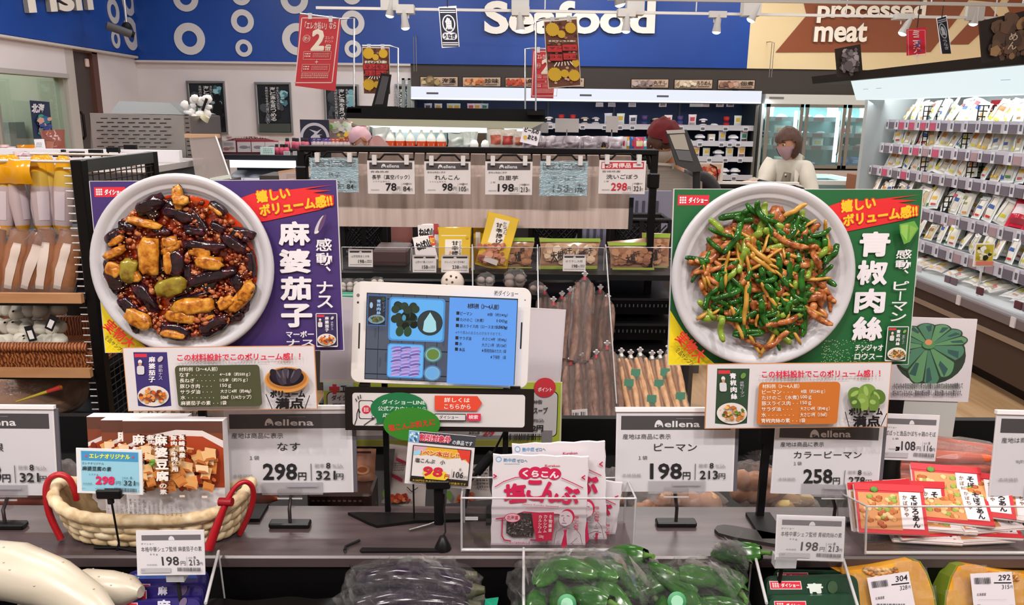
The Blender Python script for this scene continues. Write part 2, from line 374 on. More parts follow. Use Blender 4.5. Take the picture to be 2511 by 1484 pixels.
# ---------------------------------------------------------------- what hangs on the back wall
class Fascia(Board):
    def __init__(s,x0,y0,x1,y1,Y=YB - .065,**k):Board.__init__(s,(x0,y0),(x1,y0 + (x1 - x0) * .0077),(x0,y1),Y,base=None,**k)
def letters(name,txt,b,x0,y0,x1,y1,col,label,depth=.06,bold=.03,z0=0):
    """raised sign letters: each letter of the word a solid of its own inside one sign"""
    v,f,asp = glyphs(txt,bold,4);w,h = b.w,b.h;mb = MB()
    P = []
    for a,c in v:q = b.L(x0 + (x1 - x0) * a,y1 - (y1 - y0) * c);P.append(q)
    mb.add([(x,y,depth) for x,y in P],f,col)
    ed = {}
    for p in f:
        for i in range(len(p)):ed.setdefault((p[i],p[(i + 1) % len(p)]),0)
    # outline edges: the ones used by one face only
    key = lambda i:(round(P[i][0],5),round(P[i][1],5))
    cnt = {}
    for (i,j) in ed:k_ = tuple(sorted((key(i),key(j))));cnt.setdefault(k_,[]).append((i,j))
    for k_,l_ in cnt.items():
        if len(l_) == 1:
            i,j = l_[0];mb.add([P[i] + (z0,),P[j] + (z0,),P[j] + (depth,),P[i] + (depth,)],[(0,1,2,3)],'#8f8d8c')
    return tag(mb.obj(name,None,b.M),label,'sign lettering')
b = Fascia(1180,0,1610,95);letters('seafood_letters','Seafood',b,1187,3,1607,84,'#f2f0ea','big raised white Seafood lettering on the blue fascia',bold=.035)
b = Fascia(1990,0,2280,110);letters('processed_letters','processed',b,2004,2,2269,57,'#fff6e8','raised cream word processed on the brown shape',bold=.03,z0=.009)
b = Fascia(1990,0,2280,110);letters('meat_letters','meat',b,2001,56,2131,104,'#fff6e8','raised cream word meat on the brown shape',bold=.03,z0=.009)
for tx,u0,u1 in (('Fresh',-260,-12),('Fish',40,211)):b = Board((0,-60),(230,-20),(0,40),X=XL + .055,base=None);letters('fish_letters',tx,b,u0,-62 + (u0 + 260) * .03,u1,33 - (211 - u1) * .16,'#ece8e0','raised white word ' + tx + ' on the side blue fascia',bold=.03)
for P,nm in (([(1912,128),(1981,37),(1955,-40),(2392,-40),(2352,45),(2296,128)],'main brown panel behind the processed meat lettering'),([(2340,109),(2388,109),(2452,40),(2420,8)],'small brown chevron piece beside the hanging black banner'),
              ([(2330,-40),(2354,-2),(2450,6),(2475,-40)],'brown chevron piece cut by the frame edge above'),([(2468,10),(2511,80),(2560,80),(2560,-40),(2500,-40)],'last brown chevron piece at the end of the cream fascia')):
    b = Fascia(1900,0,2500,130);b.z = -.004;q = [b.L(*p) for p in P];mb = MB();mb.prism(q,0,.012,'#8c4a28');tag(mb.obj('fascia_shape',None,b.M),nm,'wall graphic','brown chevron shapes on the cream fascia')
RG = [(453,-4,31),(462,95,38),(593,52,28),(597,118,20.5),(728,96,38),(590,-12,24),(720,-2,34),(864,56,29),(865,120,20.5),(862,-14,24)]
RN = ['upper big ring near the corner','large ring nearest the corner','middle ring of the second column','small ring low in the second column','large ring behind the red point banner','ring at the top of the second column','big ring above the red point banner','middle ring over the banner pole','small ring behind the banner pole','ring above the banner pole']
for (x,y,r),nm in zip(RG,RN):
    b = Fascia(x - r,y - r,x + r,y + r);k = b.px;mb = MB();n = 36;V = [(rr * math.cos(2 * math.pi * i / n),rr * math.sin(2 * math.pi * i / n) + b.h / 2,z) for z in (0,.015) for rr in (r * k * .5,r * k) for i in range(n)]
    mb.add(V,[(2 * n + i,3 * n + i,3 * n + (i + 1) % n,2 * n + (i + 1) % n) for i in range(n)] + [(n + i,n + (i + 1) % n,3 * n + (i + 1) % n,3 * n + i) for i in range(n)] + [(i,2 * n + i,2 * n + (i + 1) % n,(i + 1) % n) for i in range(n)],'#cfd0d4')
    tag(mb.obj('wall_ring',None,b.M),'pale ' + nm + ' on the blue back fascia','wall graphic','pale rings on the blue fascia')
RR = MB()
for x,y,r,nm in ((277,27,.19,'middle ring of the first column'),(283,96,.14,'small ring of the first column'),(320,83,.26,'large ring behind the camera'),(314,4,.22,'ring above the camera'),(354,45,.19,'middle ring nearest the corner'),(358,112,.14,'small ring nearest the corner')):
    c = atx(x,y,XL + .055);mb = MB();n = 32;Mx = T(c) @ RY(90) @ RZ(90);V = [(rr * math.cos(2 * math.pi * i / n),rr * math.sin(2 * math.pi * i / n),z) for z in (0,.012) for rr in (r * .52,r) for i in range(n)]
    mb.add(V,[(2 * n + i,3 * n + i,3 * n + (i + 1) % n,2 * n + (i + 1) % n) for i in range(n)] + [(n + i,n + (i + 1) % n,3 * n + (i + 1) % n,3 * n + i) for i in range(n)] + [(i,2 * n + i,2 * n + (i + 1) % n,(i + 1) % n) for i in range(n)],'#c4c6cc',Mx)
    tag(mb.obj('wall_ring'),'pale ' + nm + ' on the side blue fascia','wall graphic','pale rings on the blue fascia')
# framed posters on the white wall
PI = 0
for (x0,y0,x1_,y1),nm in (((457,198,551,328),'framed dark poster of a person at sea, nearest the corner'),((624,201,713,329),'framed dark poster with white vertical writing, second from the corner'),((793,206,879,340),'framed dark poster half behind the red point banner'),((968,206,1002,340),'framed dark poster behind the acrylic stand')):
    b = Board((x0,y0),(x1_,y0 + 1),(x0,y1),YB - .03,base='#d8d8d8',th=.03);b.r(x0 + 5,y0 + 6,x1_ - 4,y1 - 4,'#20262e')
    q = random.Random(PI + 3)
    b.blots(x0 + 6,y0 + 10,x1_ - 5,y1 - 20,['#2a3038','#323a44','#1c2026','#3a444e'],26,6,14,PI,asp=1)
    b.blots(x0 + (x1_ - x0) * .62,y0 + 10,x1_ - 6,y0 + 60,['#3e7488','#6fa6b4','#8fc0c8','#2f5563'],10,4,11,PI);b.r(x0 + 6,y1 - 26,x1_ - 5,y1 - 5,'#39423f' if PI == 1 else '#171a1f')
    cx = x0 + (x1_ - x0) * (.52 if PI != 1 else .5)
    b.tv('海と漁を見つめる',cx - 7,y0 + 12,cx + 7,y1 - 32,'#d4d6da',.02);b.tv('長崎の旬を食卓へ届けたい思い',cx - 17,y0 + 12,cx - 10,y1 - 26,'#b9bcc2');b.tv('命をいただく人たち',cx + 11,y0 + 12,cx + 17,y1 - 60,'#b9bcc2')
    if PI == 0:b.e(x1_ - 17,y1 - 88,8,10,'#0d0f12');b.p([(x1_ - 30,y1 - 20),(x1_ - 30,y1 - 60),(x1_ - 22,y1 - 80),(x1_ - 8,y1 - 78),(x1_ - 6,y1 - 20)],'#0d0f12')
    o = b.thing('framed_poster',nm + ' on the white wall','poster','dark framed posters on the white wall')
    mb = MB();f = .012
    for a in ((-b.w / 2,b.w / 2,-.0,.03),(-b.w / 2,b.w / 2,b.h - .03,b.h),(-b.w / 2,-b.w / 2 + .025,.03,b.h - .03),(b.w / 2 - .025,b.w / 2,.03,b.h - .03)):mb.box(a[0],a[1],a[2],a[3],-.02,.035,'#8d9094/m')
    mb.obj('frame',o,b.M);PI += 1
# security camera on its drop pole
p = at(311,66,12.2);t_ = thing('security_camera','grey security camera on a drop pole before the fascia rings','camera',p)
m = MB();m.tube([(p.x,p.y,p.z),(p.x,p.y,4.5)],.018,'#b7b8ba/m');m.obj('pole',t_);m = MB();m.tube([(p.x + .06,p.y - .02,p.z - .1),(p.x - .2,p.y - .2,p.z - .0)],[.06,.06],'#4b4d55');m.obj('body',t_)
m = MB();m.blob(.07,.07,.07,'#17181c',T(p.x,p.y,p.z));m.obj('joint',t_);m = MB();m.tube([(p.x + .06,p.y - .02,p.z - .1),(p.x + .1,p.y + .0,p.z - .115)],.045,'#0a0a0c');m.obj('lens',t_)
# ---------------------------------------------------------------- track lights
def zline(pts,Y):return [at(x,y,Y) for x,y in pts]
for (a,b,Y),lab in ((((775,14),(2620,47),10.5),'long white lighting track crossing before the Seafood fascia'),(((1490,-4),(2620,14),8.5),'second white lighting track nearer the viewer, over the meat fascia')):
    p,q = zline([a,b],Y);t_ = thing('light_track',lab,'track',p);m = MB();m.box(p.x,q.x,Y - .018,Y + .018,min(p.z,q.z) - .016,min(p.z,q.z) + .016,'#c9c7c4');m.obj('rail',t_)
    for k in range(5):
        x = p.x + (q.x - p.x) * (.1 + .2 * k);m = MB();m.tube([(x,Y,p.z),(x,Y,4.5)],.008,'#c5c5c5');m.obj('hanger',t_)
LH = [(956,36,10.5,-8),(994,66,10.4,4),(1276,71,10.4,3),(1275,42,10.6,-4),(1520,8,8.5,14),(1554,43,10.6,5),(1535,74,10.4,-2),(1757,76,10.5,-3),(1842,47,10.4,-25),(2214,80,10.4,-22),(2387,56,10.5,-4)]
LN = ['with the highest head beside the red point banner','hanging beside the black eel banner','lower of the pair over the letters S e a','upper of the pair over the letters S e a','touching the frame top over the letter o','over the last letter o of Seafood','lower one between the letters o and d','over the plain blue fascia','at the edge where blue fascia turns cream','beside the hanging red banner','before the brown chevrons']
for (x,y,Y,tl),nm in zip(LH,LN):
    p = at(x,y,Y);t_ = thing('spot_light','lit white track spot light ' + nm,'spot light',p,'track spot lights');r = .055
    M_ = T(p) @ RY(-tl);zr = at(x,14 + (x - 775) * .0179,10.5).z if Y > 9 else p.z + .2
    m = MB();m.lathe([(r * .55,.2),(r * .62,.19),(r * .8,.06),(r,.0),(r,-.015),(.0,-.015)][:5],'#a3a19f',18,M_);m.lathe([(0,.2),(r * .55,.2)],'#bdbbb9',18,M_);m.obj('head',t_)
    m = MB();m.blob(r * .94,r * .94,.03,'#ffffff/e7',M_ @ T(0,0,-.01));m.obj('lamp',t_)
    m = MB();m.box(p.x - .11,p.x + .11,min(Y,10.5 if Y > 9 else 8.5) - .03,max(Y,10.5 if Y > 9 else 8.5) + .03,min(zr,p.z + .2) - .04,max(zr,p.z + .2) + .02,'#b9b7b4');m.obj('adapter',t_)
    m = MB();m.tube([(p.x - .04,Y,p.z + .1),(p.x - .045,Y,max(zr,p.z + .2) - .03)],.009,'#b5b4b2');m.tube([(p.x + .04,Y,p.z + .1),(p.x + .045,Y,max(zr,p.z + .2) - .03)],.009,'#b5b4b2');m.obj('bracket',t_)
# ---------------------------------------------------------------- hanging cloth banners
def cord(b,name='cord'):return None
def hang(b,o,x,y):                                                  # a cord from the banner's top edge up to the track or ceiling
    p = b.Wd(x,y);m = MB();m.tube([p,(p.x,p.y,4.5)],.006,'#26221f',6);return m.obj('cord',o)
for (tl,tr,bl),Y,lab in ((((1075,17),(1119,14),(1075,118)),9.8,'narrow black eel banner hanging before the Seafood fascia'),(((2296,44),(2321,37),(2287,138)),9.5,'narrow black eel banner hanging beside the red one')):
    b = Board(tl,tr,bl,Y,th=.004,base='#e6e8ee');w = tr[0] - tl[0];x0,y0,y1 = tl[0],tl[1] + 2,bl[1] - 2;xs = x0 - (0 if w > 30 else 4)
    if w < 30:b.p([(2297,46),(2319,40),(2310,138),(2289,138)],'#23262e');c1,c2,rx = 2304,78,8;b.e(c1,c2,rx,20,'#9aa0aa');b.e(c1,c2,rx - 2,17,'#23262e');b.t('魚',c1 - 5,66,c1 + 5,90,'#aab0b8',.03);b.tv('うなぎ',c1 - 7,100,c1 + 3,128,'#9aa0aa',.02);b.l([(2297,52),(2319,46)],2,'#9aa0aa');b.l([(2296,57),(2318,51)],2,'#9aa0aa')
    else:
        b.r(x0 + 2,y0 + 1,x0 + w - 2,y1 - 1,'#141c34')
        for k in (5,10):b.r(x0 + 3,y0 + k,x0 + w - 3,y0 + k + 2.5,'#dfe2ea');b.r(x0 + 3,y1 - k - 2,x0 + w - 3,y1 - k + .5,'#dfe2ea')
        cx = x0 + w / 2;b.e(cx,58,16,22,'#dfe2ea');b.e(cx,58,13,19,'#141c34');b.t('魚',cx - 9,43,cx + 9,73,'#e3e6ec',.04);b.rr(x0 + 4,80,x0 + w - 4,98,8,'#dfe2ea');b.t('うなぎ',x0 + 7,82,x0 + w - 7,96,'#141c34',.04)
    o = b.thing('hanging_banner',lab,'banner','hanging cloth banners');hang(b,o,(tl[0] + tr[0]) / 2,tl[1])
b = Board((2223,72),(2271,66),(2221,137),9.2,base='#c91f38');b.frame(2226,74,2268,137,1,'#f0b4b4');b.tv('ミニシアター',2237,74,2254,160,'#f3d9dc',.04);b.blots(2238,98,2258,128,['#3a62b8','#e8d0d8','#c91f38'],14,2,4)
o = b.thing('hanging_banner','red cloth banner with white lettering hanging before the brown shape','banner','hanging cloth banners');hang(b,o,2249,68)
# ---------------------------------------------------------------- stock: small packed goods, built once and copied
def pouch(mb,w,h,t,base,pat=(),seed=0,cr=.25,nu=9,nv=9,sag=0.,seal=None):
    """a filled plastic pouch standing on its bottom edge, front towards -y"""
    def f(u,v,off=0,side=-1):
        b = t / 2 * max(0,math.sin(math.pi * min(1,max(0,u)))) ** .6 * max(0,math.sin(math.pi * min(1,.04 + v * .9))) ** .6
        b *= 1 + cr * noise.noise(Vector((u * 3.1 + seed,v * 3.7,seed * 2.3)))
        e = .04 * w * noise.noise(Vector((u * 2,v * 2.5 + seed,7))) * cr * 4
        return ((u - .5) * w * (1 - .08 * math.sin(math.pi * v)) + e * .4,side * (b + off) + sag * v * v,v * h + e * .5)
    mb.surf(nu,nv,lambda u,v:f(u,v),base);mb.surf(nu,nv,lambda u,v:f(1 - u,v,0,1),base)
    for k,(u0,u1,v0,v1,c) in enumerate(pat):mb.surf(max(3,int(nu * (u1 - u0)) + 2),max(3,int(nv * (v1 - v0)) + 2),lambda u,v:f(u0 + (u1 - u0) * u,v0 + (v1 - v0) * v,.0012 * (k + 1) + t * .015),c)
    if seal:mb.surf(nu,3,lambda u,v:f(u,.93 + .075 * v,.0015 + t * .02),seal)
    return mb
class Stock:
    def __init__(s):s.p = {}
    def put(s,key,fn,name,M,label,cat,group):
        if key not in s.p:s.p[key] = o = tag(fn().obj(name,None,M),label,cat,group);return o
        o = dup(s.p[key],M,label,None,group);o.name = name;W[o.name] = M;o['category'] = cat;return o
ST = Stock()
WH = ['#e9ecec','#dfe4e6','#f0eee8','#d9d6cf','#e2ddd0','#cfd6d8']
AC = ['#c9302c','#e0b23a','#3f7a3c','#d98a3a','#9a6a3c','#2f57a0','#b8404e','#c9c23a','#7a8a40','#54433a']
def pk(i):
    q = random.Random(i * 13 + 5);c = q.choice(WH);a = q.choice(AC);b_ = q.choice(AC);y = .2 + .4 * q.random()
    tan = q.choice(['#dcd6c8','#e6e2d6','#cfc4ac','#eceae4','#d8ccb6','#c4b494'])
    pat = [(.1,.9,.08,.8,tan),(.2 + .3 * q.random(),.7 + .15 * q.random(),y,y + .1 + .1 * q.random(),a),(.12,.4,.1,.3 * q.random() + .14,q.choice(WH + AC)),(.55,.86,.12,.2,q.choice(AC + WH)),(.3,.42,.2,.86,q.choice(WH))] + ([(.15,.5,.7,.86,b_)] if i % 2 else [(.12,.88,.82,.9,'#f3f3f0')])
    return lambda:pouch(MB(),.135,.19 + .02 * (i % 3),.05,c + '/s',pat,i,.5)
def tray(i):
    q = random.Random(i * 7 + 1);body = q.choice(['#e9ecf0','#23242a','#dfe6ea','#d8d8e4']);top = q.choice(['#c6c2d4','#e8e4ee','#b5a7b0','#8d6a60','#dfe9ee','#c9b6a4','#a93c44','#d9d0d8'])
    def f():
        m = MB();m.box(-.08,.08,-.05,.05,0,.035,body,None,.008);m.blob(.07,.042,.03,top,T(0,0,.035),12,7,.25,4,i);m.box(-.03,.03,-.052,-.0505,.006,.03,'#f1f1f1');return m
    return f
def cup(i):
    c = ['#eef0f2','#d9dde6','#b92f3a','#3a5ca8','#e9e2d2'][i % 5];d = ['#f4f4f4','#c33','#2f57a0','#d9a53a','#7a3f78'][(i * 3) % 5]
    def f():
        m = MB();m.lathe([(.0,0),(.04,0),(.05,.075),(.053,.08),(0,.081)],c,14);m.lathe([(.0445,.03),(.0485,.062)],(d if len(d) == 7 else '#cc3333'),14);return m
    return f
def carton(i):
    q = random.Random(i + 40);c = q.choice(['#e6e6ee','#d0d4e4','#cc5a70','#e0dcd0','#8fb0d0','#f0f0f4','#7d3b45'])
    def f():
        m = MB();m.box(-.055,.055,-.03,.03,0,.13,c,None,.003);m.box(-.045,.045,-.0315,-.0303,.03,.09,q.choice(['#ffffff','#c33a48','#2c3e80','#e8c860']));m.box(-.04,.02,-.0325,-.0316,.045,.06,'#30303a');return m
    return f
def spouch(i):
    q = random.Random(i + 90);c = q.choice(['#eef0f6','#e4e6f2','#c9d2e8','#d8e8e0','#f2e4ea','#30324a']);a = q.choice(['#7d86b0','#c04a5a','#2f7a5a','#88a0c8','#d8b040','#4a4a60'])
    return lambda:pouch(MB(),.13,.17,.04,c + '/s',[(.2,.8,.5,.8,a),(.15,.85,.12,.4,q.choice(['#b8aeb4','#8a7a78','#d8d4dc','#5a4848']))],i,.4,7,7)
# ---------------------------------------------------------------- open multi-deck case along the back wall
NAVY,DARK = '#1b2438','#15161b'
xa,xb = at(1008,228,13.1).x,at(1864,228,13.1).x;ZT,ZB = zb(212,13.1) - .02,zb(243,13.1) - .02
cs = thing('refrigerated_case','long dark open refrigerated case under the Seafood fascia','display case',((xa + xb) / 2,13.4,0))
m = MB();m.box(xa,xb,13.85,13.94,0,ZT,'#2c4270');m.box(xa,xb,13.1,13.94,ZT - .03,ZT,'#33343a');m.obj('back_panel',cs)
m = MB();m.box(xb - .05,xb,13.1,13.94,0,ZT,'#8e9696/m');m.obj('end_panel',cs);m = MB();m.box(xa,xa + .05,13.1,13.94,0,ZT,'#7e8686/m');m.obj('end_panel',cs)
m = MB();m.box(xa,xb,13.02,13.1,ZB,ZT,'#e3e8f4/e1.05');m.box(xa,xb,13.01,13.12,ZB - .012,ZB,'#14141a');m.obj('light_header',cs)
for u in (.045,.48,.7):
    m = MB();x = xa + (xb - xa) * u;m.box(x,x + .19,13.012,13.018,ZB + .08,ZB + .11,'#4a4d57');m.obj('maker_plate',cs)
m = MB();m.box(xa,xb,13.05,13.9,0,.42,'#2a2b30');m.box(xa,xb,13.0,13.9,.42,.5,DARK);m.obj('base',cs)
tiers = [(zb(308,13.15),13.15),(zb(347,13.1),13.1),(zb(385,13.05),13.05),(zb(430,13.0),13.0)]
for i,(z,y) in enumerate(tiers):
    m = MB();m.box(xa + .05,xb - .05,y + .02,13.85,z - .02,z,DARK);s_ = m.obj('shelf',cs);m = MB();m.box(xa + .05,xb - .05,y - .01,y + .02,z - .035,z + .05,'#b4b8c4/g');r_ = random.Random(i)
    x = xa + .1
    while x < xb - .2:m.box(x,x + .08,y - .016,y - .012,z - .045,z + .028,'#c9cdd8');m.box(x + .01,x + .07,y - .018,y - .0165,z - .03,z + .01,'#555a66');x += .13 + .25 * r_.random()
    m.obj('price_rail',s_)
for x in [xa + (xb - xa) * k / 5 for k in range(1,5)]:
    m = MB();m.box(x - .015,x + .015,13.82,13.86,.5,ZT - .03,'#5d6470');m.obj('upright',cs)
names = {0:'top',1:'second',2:'third',3:'lowest'}
for i,(z,y) in enumerate(tiers):
    x = xa + .15;k = 0;q = random.Random(i + 77)
    while x < xb - .15:
        px = 1220 + (x / 13.1) * F
        if px > (1335 if i < 1 else 1585 if i < 3 else 1690):
            j = q.randrange(24);kind = q.choice(['tray','cup','carton','spouch','spouch','tray'])
            fn = {'tray':tray(j % 8),'cup':cup(j % 5),'carton':carton(j % 7),'spouch':spouch(j % 9)}[kind];nm = {'tray':'seafood_tray','cup':'food_cup','carton':'food_carton','spouch':'food_pouch'}[kind]
            ds = {'tray':'film-wrapped seafood tray','cup':'small round food cup','carton':'small upright carton','spouch':'pale food pouch'}[kind];jj = j % {'tray':8,'cup':5,'carton':7,'spouch':9}[kind]
            if kind in ('tray','cup') and q.random() < .85:
                ST.put((kind,jj),fn,nm,T(x,y + .12,z + (.088 if kind == 'tray' else .108)) @ RZ(q.uniform(-12,12)),ds + ' stacked on another on the ' + names[i] + ' shelf of the back case',kind if kind != 'spouch' else 'pouch','packs on the ' + names[i] + ' shelf of the back case')
            ST.put((kind,jj),fn,nm,T(x,y + .12,z + .002) @ RZ(q.uniform(-12,12)) @ SXYZ(1,1,q.uniform(1.05,1.3)),ds + ' on the ' + names[i] + ' shelf of the back case',{'spouch':'pouch'}.get(kind,kind),'packs on the ' + names[i] + ' shelf of the back case')
        x += .175 + .03 * q.random()
# goods hanging on hooks in the top of the back case
for k,px in enumerate((1050,1075,1105,1120,1155,1170,1188,1470,1500,1550,1625,1700,1712,1730,1765,1790)):
    p = at(px,277 if 1040 < px < 1200 else 262,13.5);j = k % 9
    ST.put(('spouch',j),spouch(j),'hanging_pouch',T(p) @ SXYZ(1,1,.9),('blue and white' if px in (1105,1120) else 'pale') + ' pouch hanging on a hook high in the back case','pouch','pouches hanging in the back case')
m = MB();zh = zb(246,13.55)
for px in range(1040,1840,22):p = at(px,250,13.55);m.tube([(p.x,13.85,zh),(p.x,13.42,zh - .01)],.006,'#777d88',5)
m.obj('hook',cs)
# food picture signs along the top of the case
for (x0,y0,x1_,y1),tx,lab,cc in (((1029,187,1124,214),'海藻','showing a bowl of seaweed, first over the case',['#6d5836','#a08a5a','#57452e','#c2b48a']),((1133,188,1229,214),'珍味','showing orange delicacies, second over the case',['#b0603a','#c97c4c','#7d4630','#d69a62']),((1238,189,1332,215),'魚卵','showing red roe behind the tall banners',['#a83a26','#c1502f','#e0734a','#6d2b22']),((1345,190,1434,215),'漬け','mostly behind the yellow starburst banner',['#7d5a40','#b08a62']),((1547,193,1641,217),'丸干し','showing dried whole fish',['#7c6a66','#96827c','#5a4a48','#b0a09a']),((1653,194,1749,219),'ちりめん','showing pale whitebait',['#c9b89c','#dccfb6','#a8967a','#8d7c62']),((1760,195,1853,220),'佃煮','showing simmered seafood, last over the case',['#8d6452','#a97c66','#6d4a40','#b99684'])):
    b = Board((x0,y0),(x1_,y0 + .7),(x0,y1),13.2,th=.02,base='#241d1a');b.r(x0 + 2,y0 + 2,x1_ - 2,y1 - 2,'#bba18c');mid = x0 + (x1_ - x0) * .6;b.blots(x0 + 2,y0 + 2,mid,y1 - 2,cc,40,3,8,x0)
    if '海' in tx:b.ring(x0 + 26,y0 + 10,8,11,'#6d5a3c')
    b.t(tx,mid - 2,y0 + 5,x1_ - 6,y1 - 9,'#2c211c',.03);b.r(mid,y1 - 7,x1_ - 10,y1 - 5,'#3a2c26');o = b.thing('food_sign','brown food picture sign ' + lab,'sign','food picture signs over the back case')
    m = MB();c = b.M @ Vector((0,0,-.03));m.box(c.x - .04,c.x + .04,c.y - .01,c.y + .05,ZT - .02,c.z + .02,'#222'+'222');m.obj('bracket',o)
for px,y0 in ((1896,105),(1017,90)):                                # thin double hanger wires
    p = at(px,y0,13.6);q_ = at(px,y0 + 85,13.6);m = MB();m.tube([(p.x - .02,13.6,q_.z),(p.x - .02,13.6,p.z)],.006,'#77726c',5);m.tube([(p.x + .02,13.6,q_.z),(p.x + .02,13.6,p.z),(p.x,13.75,p.z + .03),(p.x,13.95,p.z + .04)],.006,'#77726c',5);tag(m.obj('hanger_wire'),'thin double hanger wire on the ' + ('cream' if px > 1500 else 'blue') + ' fascia','wire')
# ---------------------------------------------------------------- glass-door freezers
fx0,fx1,FY = at(1876,230,13.2).x,at(2300,230,13.2).x,13.2;fz1,fz0,fzt = zb(246,FY),zb(404,FY),zb(222,FY)
fr = thing('glass_door_freezer','row of silver glass-door freezers at the end of the back wall','freezer',((fx0 + fx1) / 2,13.5,0))
m = MB();m.box(fx0,fx1,FY - .04,13.9,fz1,fzt,'#c4c8c6');m.box(fx0 + .06,fx0 + .3,FY - .045,FY - .04,fz1 + .08,fz1 + .11,'#6a6c6e');m.obj('header',fr)
m = MB();m.box(fx0,fx1,13.86,13.93,.3,fz1,'#8fb8ba');m.box(fx0 - .03,fx0 + .01,FY,13.9,0,fz1,'#a9adab');m.box(fx1 - .01,fx1 + .03,FY,13.9,0,fz1,'#a9adab');m.obj('cabinet',fr)
m = MB();m.box(fx0,fx1,FY - .03,13.9,.12,fz0 - .03,'#b3aaa6');m.box(fx0,fx1,FY - .05,FY - .02,.3,.36,'#8d8480');m.box(fx0,fx1,FY,13.9,fz0 - .03,fz0,'#23282a');m.obj('base',fr)
for i,(a,c) in enumerate(((1876,1966),(1971,2070),(2075,2168),(2173,2298))):
    xa_,xc_ = at(a,300,FY).x,at(c,300,FY).x;m = MB();w = .055
    for q_ in ((xa_,xa_ + w,fz0,fz1),(xc_ - w,xc_,fz0,fz1),(xa_,xc_,fz0,fz0 + .05),(xa_,xc_,fz1 - .05,fz1)):m.box(q_[0],q_[1],FY - .04,FY,q_[2],q_[3],'#b9bdbb/m')
    d = m.obj('door',fr);m = MB();m.box(xa_ + w,xc_ - w,FY - .025,FY - .02,fz0 + .05,fz1 - .05,FROST);m.obj('glass',d)
    m = MB();m.tube([(xc_ - .09,FY - .045,1.0),(xc_ - .1,FY - .1,1.06),(xc_ - .1,FY - .1,1.4),(xc_ - .09,FY - .045,1.46)],.014,'#8d9190/m');m.obj('handle',d)
    m = MB();m.box(xc_ - w - .06,xc_ - w - .01,FY + .02,FY + .06,fz0 + .1,fz1 - .1,'#f2ffff/e3');m.obj('light_strip',fr)
    for k,py in enumerate((282,321,352,398)):
        z = zb(py,FY + .15);m = MB();m.box(xa_ + .02,xc_ - .02,FY + .12,13.85,z - .02,z,'#a9c6c8');s_ = m.obj('shelf',fr);m = MB();m.box(xa_ + .03,xc_ - .03,FY + .1,FY + .12,z - .04,z + .03,'#76848a');m.box(xa_ + .2,xc_ - .3,FY + .095,FY + .1,z - .03,z + .02,'#6d3f4a');m.obj('shelf_rail',s_)
        q = random.Random(i * 10 + k);x = xa_ + .12
        while x < xc_ - .1:
            j = q.randrange(8);blue = (i == 2 and k == 3)
            if k == 3 and i < 2 and q.random() < .3:x += .16;continue
            M_ = T(x,FY + .22,z) @ RZ(q.uniform(-15,15)) @ SXYZ(1.1,1,.9 if k else 1.1)
            if blue:ST.put('bluebag',lambda:pouch(MB(),.2,.17,.09,'#3f6fae/g',[(.2,.7,.3,.7,'#7aa2d0')],3,.6),'frozen_bag',M_,'blue frozen food bag low behind the third freezer door','bag','blue frozen bags')
            elif q.random() < .55:ST.put(('fz',j),(lambda j=j:pouch(MB(),.17,.17,.07,['#d8ece8','#c9dcd4','#e6e6da','#c4d6dc','#e9d8d4','#b8c8b4','#dfe9ee','#c9a9b0'][j] + '/s',[(.2,.8,.3,.7,['#8fae8a','#d8a48a','#c3586a','#e9ead8','#8a6a7a','#a9bcc4','#d9c27a','#ffffff'][j])],j,.6,7,7)),'frozen_bag',M_,'frosty frozen food bag on the ' + names[k] + ' shelf behind freezer door ' + ('one two three four'.split()[i]) + ' from the dark case','bag','frozen bags behind door %d shelf %d' % (i + 1,k + 1))
            else:ST.put(('tray',j),tray(j),'frozen_tray',M_,'frozen food tray on the ' + names[k] + ' shelf behind freezer door ' + ('one two three four'.split()[i]) + ' from the dark case','tray','frozen trays behind door %d shelf %d' % (i + 1,k + 1))
            x += .2 + .08 * q.random()
area('freezer_lamp',((fx0 + fx1) / 2,FY + .12,fz1 - .06),2.5,.1,90,(.85,1,1),(R(20),0,0))
# chest freezer in the aisle before them
x0,x1_ = at(1950,440,9.5).x,at(2130,440,9.5).x;zt = zb(434,9.5);cf = thing('chest_freezer','low open chest freezer with lit white rim before the freezers','freezer',((x0 + x1_) / 2,9.9,0))
m = MB();m.box(x0,x1_,9.5,10.6,0,zt - .14,'#2b3234');m.obj('body',cf);m = MB()
for q_ in ((x0,x1_,9.48,9.54),(x0,x1_,10.56,10.62),(x0,x0 + .06,9.5,10.6),(x1_ - .06,x1_,9.5,10.6)):m.box(q_[0],q_[1],q_[2],q_[3],zt - .14,zt - .05,'#7fa0a4');m.box(q_[0],q_[1],q_[2],q_[3],zt - .05,zt,'#f4ffff')
m.obj('rim',cf);m = MB();m.box(x0 + .06,x1_ - .06,9.54,10.56,zt - .16,zt - .12,'#a5d4d6');m.obj('liner',cf)
p = at(2108,462,9.0);m = MB();m.box(p.x - .1,p.x + .1,8.9,9.15,p.z - .3,p.z + .16,'#8a5a3c',None,.005);m.box(p.x - .09,p.x + .09,8.893,8.9,p.z - .02,p.z + .02,'#7a4c32');bx = m.obj('cardboard_box');tag(bx,'brown cardboard box standing before the chest freezer','box')
m = MB();m.box(p.x - .12,p.x + .3,8.88,9.2,0,p.z - .3,'#30312f');m.box(p.x - .13,p.x + .31,8.87,9.21,p.z - .34,p.z - .3,'#55564f');tag(m.obj('display_stand'),'low dark stand carrying the brown cardboard box','stand')
